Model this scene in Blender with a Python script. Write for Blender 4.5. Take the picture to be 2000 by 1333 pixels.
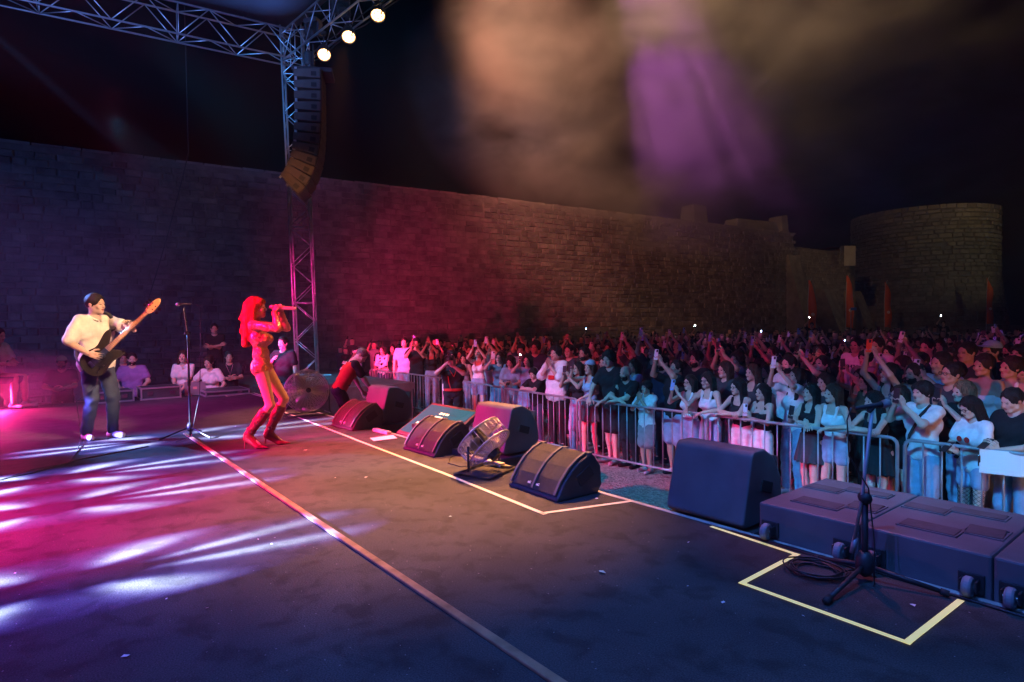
import bpy, bmesh, math, random
import numpy as np
from mathutils import Vector, Matrix

for _o in list(bpy.data.objects):
    bpy.data.objects.remove(_o)
SC = bpy.context.scene
COL = SC.collection
RND = random.Random(11)
PI = math.pi

# ------------------------------------------------------------------ camera
# world axes: x runs along the stage front (towards the near right), y towards the audience, z up; ground z = 0, stage floor z = 1
FPX, HC, HOR, SLOPE = 1180.0, 2.25, 636.0, 0.0135
_p = math.atan((666.5 - HOR) / FPX)
_a = math.atan(SLOPE)
_th = math.atan(936.0 / FPX)
FWD0 = Vector((-math.cos(_th), math.sin(_th), 0))
RGT0 = Vector((math.sin(_th), math.cos(_th), 0))
ZUP = Vector((0, 0, 1))
FWD = FWD0 * math.cos(_p) - ZUP * math.sin(_p)
UP0 = FWD0 * math.sin(_p) + ZUP * math.cos(_p)
RGT = RGT0 * math.cos(_a) - UP0 * math.sin(_a)
UPV = RGT0 * math.sin(_a) + UP0 * math.cos(_a)
cam_data = bpy.data.cameras.new('camera')
cam = bpy.data.objects.new('camera', cam_data)
COL.objects.link(cam)
cam_data.lens = 36.0 * FPX / 2000.0
cam_data.sensor_width = 36.0
cam_data.clip_end = 600
cam_data.clip_start = 0.05
m3 = Matrix((RGT, UPV, -FWD)).transposed()
cam.matrix_world = Matrix.Translation((0, 0, HC)) @ m3.to_4x4()
SC.camera = cam
CAMP = Vector((0, 0, HC))


def ray(px, py):
    return FWD * FPX + RGT * (px - 1000.0) + UPV * (666.5 - py)


def at(px, py, z):
    d = ray(px, py)
    return CAMP + d * ((z - HC) / d.z)


def atd(px, py, depth):
    d = ray(px, py)
    return CAMP + d * (depth / d.dot(FWD0))


def aty(px, py, y):
    d = ray(px, py)
    return CAMP + d * (y / d.y)


# ------------------------------------------------------------------ world, view
W = bpy.data.worlds.new('World')
SC.world = W
W.use_nodes = True
nt = W.node_tree
sky = nt.nodes.new('ShaderNodeTexSky')
sky.sky_type = 'NISHITA'
sky.sun_disc = False
sky.sun_elevation = math.radians(-8)
sky.sun_rotation = math.radians(200)
bg = nt.nodes['Background']
nt.links.new(sky.outputs[0], bg.inputs[0])
bg.inputs[1].default_value = 0.05
SC.view_settings.view_transform = 'Standard'
SC.view_settings.look = 'None'
SC.view_settings.gamma = 1.0
SC.view_settings.exposure = 0.0
SC.cycles.use_denoising = True
SC.cycles.max_bounces = 4
SC.cycles.diffuse_bounces = 2
SC.cycles.glossy_bounces = 2
SC.cycles.transmission_bounces = 2
SC.cycles.volume_bounces = 0
SC.cycles.transparent_max_bounces = 6
SC.cycles.volume_step_rate = 2.0
SC.cycles.volume_max_steps = 96
SC.cycles.sample_clamp_indirect = 8.0
SC.cycles.sample_clamp_direct = 0.0
SC.cycles.caustics_reflective = False
SC.cycles.caustics_refractive = False


def spot(name, loc, aim, color, power, angle, blend=0.5, radius=0.08, gobo=None):
    d = bpy.data.lights.new(name, 'SPOT')
    d.energy = power
    d.color = color
    d.spot_size = math.radians(angle)
    d.spot_blend = blend
    d.shadow_soft_size = radius
    o = bpy.data.objects.new(name, d)
    COL.objects.link(o)
    o.location = loc
    o.rotation_euler = (Vector(aim) - Vector(loc)).to_track_quat('-Z', 'Y').to_euler()
    if gobo:
        d.use_nodes = True
        gobo(d.node_tree)
    return o


def petal_gobo(t):
    """stage gobo glass: eight clear petals round a darker magenta centre"""
    n, l = t.nodes, t.links
    em = n['Emission']
    tc = n.new('ShaderNodeTexCoord')
    sep = n.new('ShaderNodeSeparateXYZ')
    l.new(tc.outputs['Normal'], sep.inputs[0])

    def mth(op, a, b=None, c=None):
        k = n.new('ShaderNodeMath')
        k.operation = op
        for i, v in enumerate((a, b, c)):
            if v is None:
                continue
            if isinstance(v, (int, float)):
                k.inputs[i].default_value = v
            else:
                l.new(v, k.inputs[i])
        return k.outputs[0]
    zabs = mth('ABSOLUTE', sep.outputs[2])
    x = mth('DIVIDE', sep.outputs[0], zabs)
    y = mth('DIVIDE', sep.outputs[1], zabs)
    r = mth('SQRT', mth('ADD', mth('MULTIPLY', x, x), mth('MULTIPLY', y, y)))
    a = mth('ARCTAN2', y, x)
    c = mth('COSINE', mth('MULTIPLY', mth('ADD', a, 0.39), 8.0))
    pet = mth('POWER', mth('MULTIPLY_ADD', c, 0.5, 0.5), 2.2)
    rn = mth('DIVIDE', r, 0.051)
    ring = mth('MULTIPLY', mth('SMOOTH_MIN', mth('MAXIMUM', mth('MULTIPLY', mth('SUBTRACT', rn, 0.30), 3.2), 0.0), 1.0, 0.2),
               mth('MAXIMUM', mth('SUBTRACT', 1.0, mth('POWER', mth('MULTIPLY', rn, 0.80), 3.0)), 0.0))
    st = mth('MULTIPLY', ring, mth('MULTIPLY_ADD', pet, 0.9, 0.12))
    cen = mth('MAXIMUM', mth('SUBTRACT', 1.0, mth('MULTIPLY', rn, 2.2)), 0.0)
    mix = n.new('ShaderNodeMix')
    mix.data_type = 'RGBA'
    l.new(mth('MINIMUM', mth('MULTIPLY', st, 1.6), 1.0), mix.inputs[0])
    mix.inputs[6].default_value = (0.12, 0.05, 1.0, 1)
    mix.inputs[7].default_value = (0.50, 0.60, 1.0, 1)
    l.new(mix.outputs[2], em.inputs[0])
    l.new(mth('ADD', mth('MULTIPLY', st, 1.0), mth('MULTIPLY', cen, 0.02)), em.inputs[1])


def streak_gobo(t):
    """a broken-up gobo so that the beam falls in uneven shafts"""
    n, l = t.nodes, t.links
    em = n['Emission']
    tc = n.new('ShaderNodeTexCoord')
    mp = n.new('ShaderNodeMapping')
    mp.inputs['Scale'].default_value = (17, 17, 17)
    no = n.new('ShaderNodeTexNoise')
    no.inputs['Scale'].default_value = 1.0
    no.inputs['Detail'].default_value = 1.5
    rp = n.new('ShaderNodeValToRGB')
    rp.color_ramp.elements[0].position = 0.28
    rp.color_ramp.elements[1].position = 0.72
    l.new(tc.outputs['Normal'], mp.inputs[0])
    l.new(mp.outputs[0], no.inputs[0])
    l.new(no.outputs[0], rp.inputs[0])
    l.new(rp.outputs[0], em.inputs[1])


AMBER, WARM = (1.0, 0.37, 0.10), (1.0, 0.62, 0.30)
RED, MAG = (1.0, 0.03, 0.05), (1.0, 0.02, 0.22)
BLUE, CYAN, VIOLET = (0.06, 0.16, 1.0), (0.06, 0.36, 1.0), (0.34, 0.12, 1.0)

# front truss (audience side): amber wash on the stage
spot('amber_wash_light', (-12.9, 5.6, 8.6), (-8.6, 3.0, 1.0), AMBER, 4200, 22, 1.0)
spot('amber_wash_light', (-8.5, 6.2, 9.0), (-5.0, 2.7, 1.0), AMBER, 9500, 27, 1.0)
spot('amber_wash_light', (-5.5, 6.2, 9.0), (-4.0, 2.5, 1.0), AMBER, 8500, 26, 1.0)
spot('warm_key_light', (-1.6, 2.6, 6.6), (-8.5, 0.62, 2.05), (1.0, 0.60, 0.34), 6000, 11, 0.6)
spot('amber_key_light', (-2.3, 7.4, 5.6), (-6.5, 1.9, 1.9), (1.0, 0.24, 0.03), 1100, 12, 0.7)
# upstage truss: red and magenta from behind the singer, blue from above the camera
spot('red_back_light', (-5.4, -4.4, 5.2), (-6.65, 1.9, 1.85), (1.0, 0.004, 0.10), 19000, 19, 0.9)
spot('red_back_light', (-9.6, -4.4, 5.2), (-6.65, 1.9, 1.85), (1.0, 0.004, 0.14), 14000, 18, 0.9)
spot('magenta_floor_light', (-5.6, -5.0, 6.5), (-5.2, -0.1, 1.0), (1.0, 0.006, 0.17), 22000, 25, 1.0)
spot('magenta_floor_light', (-11.0, -5.0, 5.5), (-10.2, 1.2, 1.0), (0.8, 0.03, 0.55), 6500, 44, 1.0)
spot('blue_rim_light', (-13.5, -3.0, 5.2), (-8.5, 0.6, 2.0), (0.10, 0.30, 1.0), 6500, 16, 0.6)
spot('blue_wash_light', (-0.5, 0.6, 9.0), (-1.0, 2.6, 1.0), (0.05, 0.21, 0.78), 2500, 56, 1.0)
spot('blue_wash_light', (1.5, -4.0, 7.0), (-1.5, 1.0, 1.0), (0.04, 0.16, 0.85), 900, 50, 1.0)
spot('blue_wash_light', (-3.0, -4.0, 7.0), (-2.6, 2.0, 1.0), (0.11, 0.14, 1.0), 1300, 46, 1.0)
spot('pink_apron_light', (-4.5, 6.4, 8.6), (-1.6, 3.9, 1.2), (1.0, 0.22, 0.45), 1500, 16, 1.0)
for i, lx in enumerate((-14.5, -11.0, -7.6, -4.6, -1.8, 0.8, 3.2)):
    spot('cyan_front_row_light', (lx + 0.6, 0.6, 5.6), (lx, 6.9, 0.15), (0.03, 0.46, 1.0), (3600, 3400, 3000, 3000, 3000, 3000, 3000)[i], 33, 1.0, 0.12)
spot('red_crowd_light', (-6.4, -2.6, 6.0), (-13.0, 8.2, 1.2), (1.0, 0.03, 0.06), 6500, 24, 1.0)
spot('red_crowd_light', (-5.6, -2.6, 6.0), (-9.2, 7.8, 1.3), (1.0, 0.03, 0.06), 3000, 24, 1.0)
spot('pink_crowd_light', (-5.4, -1.6, 5.2), (-4.6, 8.4, 2.5), (1.0, 0.03, 0.14), 2000, 22, 1.0)
spot('pink_crowd_light', (-6.2, -0.6, 5.0), (-1.2, 8.4, 2.5), (1.0, 0.03, 0.20), 2000, 22, 1.0)
spot('pink_crowd_light', (-4.0, -0.6, 5.0), (1.6, 8.2, 2.5), (1.0, 0.03, 0.20), 2000, 22, 1.0)
spot('violet_crowd_wash', (-2.0, -2.0, 8.0), (-4.0, 14.0, 1.5), (0.20, 0.09, 1.0), 700, 60, 1.0)
spot('violet_side_light', (-8.0, -2.6, 5.2), (-13.4, 2.2, 1.7), (0.35, 0.36, 1.0), 1900, 34, 1.0)
spot('red_side_light', (-6.2, 0.5, 4.4), (-13.4, 2.4, 1.9), (1.0, 0.06, 0.10), 1500, 24, 1.0)
spot('blue_wall_light', (-14.5, -7.0, 2.0), (-24.5, 1.0, 4.2), (0.05, 0.22, 1.0), 1900, 78, 1.0)
spot('violet_wall_light', (-13.6, -2.0, 2.5), (-23.3, 7.5, 4.6), (0.30, 0.14, 0.9), 450, 60, 1.0)
spot('crimson_wall_light', (-13.4, 5.6, 1.6), (-21.8, 14.5, 3.6), (1.0, 0.02, 0.15), 5200, 58, 1.0)
spot('amber_wall_light', (-10.5, 7.2, 9.6), (-21.4, 18.0, 7.4), (1.0, 0.30, 0.16), 3000, 36, 1.0)
spot('blue_truss_light', (-12.4, -4.0, 6.2), (-15.9, 5.4, 8.4), (0.06, 0.36, 1.0), 7000, 18, 1.0)
spot('blue_roof_light', (-6.0, -3.0, 5.0), (-15.0, 3.0, 10.5), (0.14, 0.30, 1.0), 9000, 46, 1.0)
spot('amber_array_light', (-8.0, 1.5, 1.6), (-14.7, 5.3, 6.2), (1.0, 0.36, 0.10), 2400, 10, 1.0)
spot('magenta_tower_light', (-12.7, 3.0, 1.2), (-15.7, 5.6, 2.6), (1.0, 0.02, 0.32), 1500, 50, 1.0)
spot('amber_apron_light', (3.6, 4.2, 1.3), (0.0, 7.35, 0.75), (1.0, 0.30, 0.03), 620, 46, 1.0, 0.05)
for gx in (-3.72, -5.36, -6.42, -7.9):
    spot('gobo_light', (gx - 0.1, -7.4, 3.7), (gx, 0.08 if gx > -7 else 1.25, 1.0), (1, 1, 1), 260000, 10, 0.1, 0.010, petal_gobo)
spot('violet_floor_light', (-4.6, -6.0, 6.0), (-4.6, 0.3, 1.0), (0.12, 0.06, 1.0), 4200, 34, 1.0)
# beams out over the audience
spot('amber_sky_light', (-11.5, 6.0, 14.5), (-17.0, 15.5, 11.0), (1.0, 0.46, 0.28), 22000, 42, 1.0)
spot('amber_sky_light', (-8.0, 6.0, 15.0), (-11.5, 17.0, 14.5), (1.0, 0.58, 0.31), 46000, 42, 1.0)
spot('amber_sky_light', (-4.0, 6.0, 15.5), (-5.5, 17.0, 17.0), (1.0, 0.62, 0.28), 46000, 40, 1.0)
spot('violet_sky_light', tuple(atd(1170, -330, 16)), tuple(atd(1350, 240, 18)), (0.80, 0.20, 0.80), 24000, 33, 1.0, 0.05, streak_gobo)
spot('violet_crowd_light', (-7.0, 6.0, 9.0), (-4.8, 23.0, 1.6), (0.16, 0.06, 1.0), 4200, 9, 0.8)
spot('blue_beam_light', tuple(atd(-160, -60, 15)), tuple(atd(380, 410, 33)), (0.14, 0.34, 1.0), 90000, 4, 0.8)
# lamp post outside the frame on the right
spot('street_light', (-2.0, 52.0, 9.0), (-18.6, 60.0, 8.0), (0.85, 0.80, 0.42), 1000, 46, 0.8)
spot('street_light', (8.0, 40.0, 8.5), (-19.6, 43.0, 5.0), (0.9, 0.72, 0.42), 1500, 34, 1.0)


# ------------------------------------------------------------------ materials
def mat(name, col, rough=0.6, metal=0.0, var=0.0, scale=8.0, bump=0.0, bscale=60.0, emit=None, estr=0.0, spec=None, coat=0.0, alpha=1.0):
    m = bpy.data.materials.get(name)
    if m:
        return m
    m = bpy.data.materials.new(name)
    m.use_nodes = True
    n, l = m.node_tree.nodes, m.node_tree.links
    b = n['Principled BSDF']
    b.inputs['Base Color'].default_value = (*col, 1)
    b.inputs['Roughness'].default_value = rough
    b.inputs['Metallic'].default_value = metal
    if spec is not None:
        b.inputs['Specular IOR Level'].default_value = spec
    if coat:
        b.inputs['Coat Weight'].default_value = coat
    if alpha < 1:
        b.inputs['Alpha'].default_value = alpha
    if emit:
        b.inputs['Emission Color'].default_value = (*emit, 1)
        b.inputs['Emission Strength'].default_value = estr
    if var or bump:
        tc = n.new('ShaderNodeTexCoord')
    if var:
        no = n.new('ShaderNodeTexNoise')
        no.inputs['Scale'].default_value = scale
        no.inputs['Detail'].default_value = 5
        l.new(tc.outputs['Object'], no.inputs['Vector'])
        rp = n.new('ShaderNodeValToRGB')
        rp.color_ramp.elements[0].position = 0.3
        rp.color_ramp.elements[1].position = 0.7
        rp.color_ramp.elements[0].color = (*[max(0, c * (1 - var)) for c in col], 1)
        rp.color_ramp.elements[1].color = (*[min(1, c * (1 + var)) for c in col], 1)
        l.new(no.outputs[0], rp.inputs[0])
        l.new(rp.outputs[0], b.inputs['Base Color'])
    if bump:
        n2 = n.new('ShaderNodeTexNoise')
        n2.inputs['Scale'].default_value = bscale
        n2.inputs['Detail'].default_value = 3
        l.new(tc.outputs['Object'], n2.inputs['Vector'])
        bp = n.new('ShaderNodeBump')
        bp.inputs['Strength'].default_value = bump
        bp.inputs['Distance'].default_value = 0.01
        l.new(n2.outputs[0], bp.inputs['Height'])
        l.new(bp.outputs[0], b.inputs['Normal'])
    return m


M_BLACK = mat('black_paint', (0.022, 0.022, 0.025), 0.5, var=0.3, scale=20, bump=0.15, bscale=300)
M_CASE = mat('black_cabinet', (0.045, 0.045, 0.05), 0.55, var=0.35, scale=5, bump=0.25, bscale=220)
M_GRILLE = mat('steel_grille', (0.05, 0.045, 0.045), 0.45, 0.4, var=0.2, scale=30, bump=0.6, bscale=420)
M_RUBBER = mat('rubber', (0.018, 0.018, 0.02), 0.75)
M_ALU = mat('aluminium', (0.55, 0.56, 0.58), 0.42, 0.8, var=0.12, scale=6)
M_STEEL = mat('galvanised_steel', (0.34, 0.36, 0.38), 0.5, 0.55, var=0.25, scale=5)
M_CHROME = mat('chrome', (0.6, 0.6, 0.62), 0.2, 1.0)
M_GREYWHEEL = mat('grey_wheel', (0.20, 0.21, 0.23), 0.6)
M_TAPEY = mat('yellow_tape_added_glow', (0.85, 0.78, 0.30), 0.6, emit=(1.0, 0.86, 0.20), estr=0.42)  # small emission added in place of the tape's fluorescence under blue light
M_TAPEW = mat('cream_tape', (0.86, 0.76, 0.52), 0.6, var=0.1, scale=12)
M_PAPER = mat('white_paper', (0.82, 0.80, 0.76), 0.7)
M_PLY = mat('worn_wood', (0.30, 0.17, 0.09), 0.6, var=0.4, scale=10, bump=0.2)
M_EDGE = mat('edge_profile', (0.55, 0.50, 0.44), 0.5, 0.2, var=0.3, scale=9)
M_CABLE = mat('cable', (0.02, 0.02, 0.022), 0.5)
M_PHONE = mat('phone_body', (0.03, 0.03, 0.035), 0.3)


# ------------------------------------------------------------------ mesh helpers
class MB:
    """collects faces, then links them as one mesh object"""

    def __init__(self):
        self.v, self.f, self.mi = [], [], []

    def add(self, vs, fs, mi=0):
        k = len(self.v)
        self.v += [tuple(p) for p in vs]
        for f in fs:
            self.f.append(tuple(i + k for i in f))
            self.mi.append(mi)
        return self

    def box(self, c, s, rot=None, mi=0, ch=0.0):
        cx, cy, cz = c
        hx, hy, hz = s[0] / 2, s[1] / 2, s[2] / 2
        if ch <= 0:
            pts = [(x, y, z) for z in (-hz, hz) for y in (-hy, hy) for x in (-hx, hx)]
            fs = [(0, 2, 3, 1), (4, 5, 7, 6), (0, 1, 5, 4), (2, 6, 7, 3), (0, 4, 6, 2), (1, 3, 7, 5)]
        else:
            bm = bmesh.new()
            bmesh.ops.create_cube(bm, size=1.0)
            for v in bm.verts:
                v.co = Vector((v.co.x * 2 * hx, v.co.y * 2 * hy, v.co.z * 2 * hz))
            bmesh.ops.bevel(bm, geom=list(bm.edges), offset=ch, segments=2, profile=0.5, affect='EDGES')
            bm.verts.index_update()
            pts = [tuple(v.co) for v in bm.verts]
            fs = [tuple(v.index for v in f.verts) for f in bm.faces]
            bm.free()
        if rot is not None:
            pts = [rot @ Vector(p) for p in pts]
        return self.add([(p[0] + cx, p[1] + cy, p[2] + cz) for p in pts], fs, mi)

    def tube(self, pts, r, n=8, mi=0, caps=True, r2=None):
        pts = [Vector(p) for p in pts]
        rings = []
        up = None
        for i, p in enumerate(pts):
            d = (pts[min(i + 1, len(pts) - 1)] - pts[max(i - 1, 0)]).normalized()
            if up is None:
                up = Vector((0, 0, 1)) if abs(d.z) < 0.9 else Vector((1, 0, 0))
            a = d.cross(up)
            if a.length < 1e-5:
                a = d.orthogonal()
            a.normalize()
            b = a.cross(d)
            up = b
            rr = r if r2 is None else r + (r2 - r) * i / (len(pts) - 1)
            rings.append([p + (a * math.cos(2 * PI * k / n) + b * math.sin(2 * PI * k / n)) * rr for k in range(n)])
        vs = [q for ring in rings for q in ring]
        fs = []
        for i in range(len(pts) - 1):
            for k in range(n):
                k2 = (k + 1) % n
                fs.append((i * n + k, i * n + k2, (i + 1) * n + k2, (i + 1) * n + k))
        if caps:
            fs.append(tuple(range(n))[::-1])
            fs.append(tuple((len(pts) - 1) * n + k for k in range(n)))
        return self.add(vs, fs, mi)

    def lathe(self, prof, n=24, mi=0, mtx=None):
        """prof: (radius, z) pairs, revolved round local z"""
        vs, fs = [], []
        for r, z in prof:
            for k in range(n):
                p = Vector((r * math.cos(2 * PI * k / n), r * math.sin(2 * PI * k / n), z))
                vs.append(mtx @ p if mtx else p)
        for i in range(len(prof) - 1):
            for k in range(n):
                k2 = (k + 1) % n
                fs.append((i * n + k, i * n + k2, (i + 1) * n + k2, (i + 1) * n + k))
        if prof[0][0] > 1e-4:
            fs.append(tuple(range(n))[::-1])
        if prof[-1][0] > 1e-4:
            fs.append(tuple((len(prof) - 1) * n + k for k in range(n)))
        return self.add(vs, fs, mi)

    def prism(self, poly, x0, x1, mi=0, mtx=None):
        """poly in (y, z), extruded along x"""
        n = len(poly)
        vs = [(x0, y, z) for y, z in poly] + [(x1, y, z) for y, z in poly]
        if mtx:
            vs = [mtx @ Vector(p) for p in vs]
        fs = [tuple(range(n))[::-1], tuple(range(n, 2 * n))]
        for i in range(n):
            j = (i + 1) % n
            fs.append((i, j, n + j, n + i))
        return self.add(vs, fs, mi)

    def mesh(self, name, mats, smooth=False):
        me = bpy.data.meshes.new(name)
        me.from_pydata(self.v, [], self.f)
        for m in (mats if isinstance(mats, (list, tuple)) else [mats]):
            me.materials.append(m)
        me.polygons.foreach_set('material_index', self.mi)
        if smooth:
            me.polygons.foreach_set('use_smooth', [True] * len(self.f))
        me.update()
        return me

    def build(self, name, mats, parent=None, loc=None, rz=0.0, smooth=False, bevel=0.0):
        o = bpy.data.objects.new(name, self.mesh(name, mats, smooth))
        COL.objects.link(o)
        if parent:
            o.parent = parent
        if loc is not None:
            o.location = loc
        if rz:
            o.rotation_euler = (0, 0, rz)
        if bevel:
            b = o.modifiers.new('bevel', 'BEVEL')
            b.width = bevel
            b.segments = 2
            b.limit_method = 'ANGLE'
        return o


def link_mesh(name, me, parent=None, loc=None, rz=0.0):
    o = bpy.data.objects.new(name, me)
    COL.objects.link(o)
    if parent:
        o.parent = parent
    if loc is not None:
        o.location = loc
    if rz:
        o.rotation_euler = (0, 0, rz)
    return o


def tag(o, label=None, cat=None, group=None, kind=None):
    if label:
        o['label'] = label
    if cat:
        o['category'] = cat
    if group:
        o['group'] = group
    if kind:
        o['kind'] = kind
    return o


def thing(name, label, cat, loc=(0, 0, 0), rz=0.0, group=None):
    o = bpy.data.objects.new(name, None)
    COL.objects.link(o)
    o.location = loc
    o.rotation_euler = (0, 0, rz)
    return tag(o, label, cat, group)


def copy_thing(root, loc, rz, label, group=None):
    r = root.copy()
    COL.objects.link(r)
    r.location = loc
    r.rotation_euler = (0, 0, rz)
    r['label'] = label
    if group:
        r['group'] = group
    for ch in list(root.children):
        c = ch.copy()
        COL.objects.link(c)
        c.parent = r
        for g in list(ch.children):
            d = g.copy()
            COL.objects.link(d)
            d.parent = c
    return r


# ------------------------------------------------------------------ ground and stage
def ground_mat():
    m = bpy.data.materials.new('gravel_ground')
    m.use_nodes = True
    n, l = m.node_tree.nodes, m.node_tree.links
    b = n['Principled BSDF']
    tc = n.new('ShaderNodeTexCoord')
    vo = n.new('ShaderNodeTexVoronoi')
    vo.inputs['Scale'].default_value = 28
    l.new(tc.outputs['Object'], vo.inputs['Vector'])
    rp = n.new('ShaderNodeValToRGB')
    rp.color_ramp.elements[0].color = (0.10, 0.085, 0.07, 1)
    rp.color_ramp.elements[1].color = (0.34, 0.30, 0.26, 1)
    l.new(vo.outputs['Color'], rp.inputs[0])
    l.new(rp.outputs[0], b.inputs['Base Color'])
    b.inputs['Roughness'].default_value = 0.9
    bp = n.new('ShaderNodeBump')
    bp.inputs['Strength'].default_value = 0.9
    bp.inputs['Distance'].default_value = 0.02
    l.new(vo.outputs['Distance'], bp.inputs['Height'])
    l.new(bp.outputs[0], b.inputs['Normal'])
    return m


def floor_mat():
    m = bpy.data.materials.new('stage_carpet')
    m.use_nodes = True
    n, l = m.node_tree.nodes, m.node_tree.links
    b = n['Principled BSDF']
    tc = n.new('ShaderNodeTexCoord')

    def noise(sc, det, dist=0.0):
        k = n.new('ShaderNodeTexNoise')
        k.inputs['Scale'].default_value = sc
        k.inputs['Detail'].default_value = det
        k.inputs['Distortion'].default_value = dist
        l.new(tc.outputs['Object'], k.inputs['Vector'])
        return k.outputs[0]

    def ramp(src, p0, p1, c0, c1):
        r = n.new('ShaderNodeValToRGB')
        r.color_ramp.elements[0].position = p0
        r.color_ramp.elements[1].position = p1
        r.color_ramp.elements[0].color = (*c0, 1)
        r.color_ramp.elements[1].color = (*c1, 1)
        l.new(src, r.inputs[0])
        return r.outputs[0]

    def mul(a, bb):
        k = n.new('ShaderNodeMix')
        k.data_type = 'RGBA'
        k.blend_type = 'MULTIPLY'
        k.inputs[0].default_value = 1.0
        l.new(a, k.inputs[6])
        l.new(bb, k.inputs[7])
        return k.outputs[2]
    scuff = ramp(noise(1.1, 6, 0.6), 0.32, 0.72, (0.034, 0.034, 0.036), (0.078, 0.074, 0.069))
    smudge = ramp(noise(7.0, 5, 0.4), 0.36, 0.50, (0.60, 0.60, 0.60), (1, 1, 1))
    fibre = ramp(noise(160, 3), 0.30, 0.75, (0.40, 0.40, 0.40), (1.6, 1.6, 1.6))
    c = mul(mul(scuff, smudge), fibre)
    dust = ramp(noise(55, 2, 0.2), 0.735, 0.76, (0, 0, 0), (1, 1, 1))
    mx = n.new('ShaderNodeMix')
    mx.data_type = 'RGBA'
    l.new(dust, mx.inputs[0])
    l.new(c, mx.inputs[6])
    mx.inputs[7].default_value = (0.30, 0.28, 0.25, 1)
    l.new(mx.outputs[2], b.inputs['Base Color'])
    b.inputs['Roughness'].default_value = 0.72
    b.inputs['Specular IOR Level'].default_value = 0.3
    bp = n.new('ShaderNodeBump')
    bp.inputs['Strength'].default_value = 0.5
    bp.inputs['Distance'].default_value = 0.006
    l.new(noise(140, 4), bp.inputs['Height'])
    bp2 = n.new('ShaderNodeBump')
    bp2.inputs['Strength'].default_value = 0.25
    bp2.inputs['Distance'].default_value = 0.02
    l.new(noise(2.2, 4), bp2.inputs['Height'])
    l.new(bp.outputs[0], bp2.inputs['Normal'])
    l.new(bp2.outputs[0], b.inputs['Normal'])
    return m


g = MB()
g.add([(-160, -120, 0), (160, -120, 0), (160, 260, 0), (-160, 260, 0)], [(0, 1, 2, 3)])
tag(g.build('ground', ground_mat()), kind='structure')
SX0, SX1, SY0, SY1 = -13.1, 6.0, -8.0, 3.26
g = MB()
g.box(((SX0 + SX1) / 2, (SY0 + SY1) / 2, 0.90), (SX1 - SX0, SY1 - SY0, 0.20))
tag(g.build('stage_floor', floor_mat()), kind='structure')
g = MB()
for x in np.arange(SX0 + 0.4, SX1, 2.0):
    for y in (SY1 - 0.2, SY1 - 2.2, SY1 - 4.2, SY1 - 8.0):
        g.box((x, y, 0.4), (0.08, 0.08, 0.80))
tag(g.build('stage_understructure', M_BLACK), kind='structure')
# the wing platform carrying the roof tower, left of the stage front
g = MB()
g.box((-14.6, 5.2, 0.93), (5.2, 3.0, 0.14))
g.box((-14.6, 3.74, 0.43), (5.16, 0.04, 0.86))
g.box((-12.02, 5.2, 0.43), (0.04, 2.9, 0.86))
tag(g.build('tower_platform', mat('platform_ply', (0.11, 0.08, 0.075), 0.7, var=0.3, scale=6)), 'dark boxed platform under the roof tower beside the stage corner', 'platform')

# aluminium lip along the stage front
g = MB()
g.box(((SX0 + SX1) / 2, SY1 + 0.018, 0.985), (SX1 - SX0, 0.035, 0.036))
tag(g.build('stage_edge_profile', M_EDGE), 'pale worn metal profile running along the stage front edge', 'edge profile')
g = MB()
g.box((-0.9 - 3.55, 1.40, 1.008), (7.4 + 7.1 - 7.2, 0.042, 0.014), ch=0.004)
strip = g.build('floor_strip', M_PLY, loc=(0, 0, 0))
tag(strip, 'long brown wooden joint strip crossing the stage floor', 'strip')


def tape(pts, w, m, label):
    b = MB()
    for (ax, ay), (bx, by) in zip(pts[:-1], pts[1:]):
        d = Vector((bx - ax, by - ay, 0))
        n_ = Vector((-d.y, d.x, 0)).normalized() * w / 2
        e = d.normalized() * w / 2
        A, B = Vector((ax, ay, 0)) - e, Vector((bx, by, 0)) + e
        b.add([A - n_, B - n_, B + n_, A + n_], [(0, 1, 2, 3)])
        for i in range(4):
            b.v[-1 - i] = (b.v[-1 - i][0], b.v[-1 - i][1], 1.004 + 0.001 * (len(b.f) % 3))
    return tag(b.build('floor_tape', m), label, 'tape', 'tape lines on the stage floor')


def fp(*pix):
    return [tuple(at(x, y, 1.0)[:2]) for x, y in pix]


tape(fp((423, 765), (444, 775), (496, 768), (520, 776), (545, 802), (690, 858), (860, 923), (1062, 1005)), 0.035, M_TAPEW, 'long cream tape line running past the wedges to the corner')
tape(fp((1060, 1004), (1228, 981)), 0.035, M_TAPEW, 'short cream tape line from the corner to the stage edge')
tape(fp((1392, 1031), (1556, 1085), (1450, 1141), (1772, 1257), (1875, 1176)), 0.028, M_TAPEY, 'zigzag yellow tape outline with added glow round the near microphone stand')
tape(fp((540, 801), (572, 797)), 0.03, M_TAPEW, 'stub of cream tape beside the leftmost wedge')
b = MB()
q = fp((722, 857), (768, 851), (776, 858), (730, 864))
b.add([(x, y, 1.006 + 0.002 * i) for i, (x, y) in enumerate(q)], [(0, 1, 2, 3)])
tag(b.build('set_list', M_PAPER), 'white set list sheet lying on the stage floor', 'paper')
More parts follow.
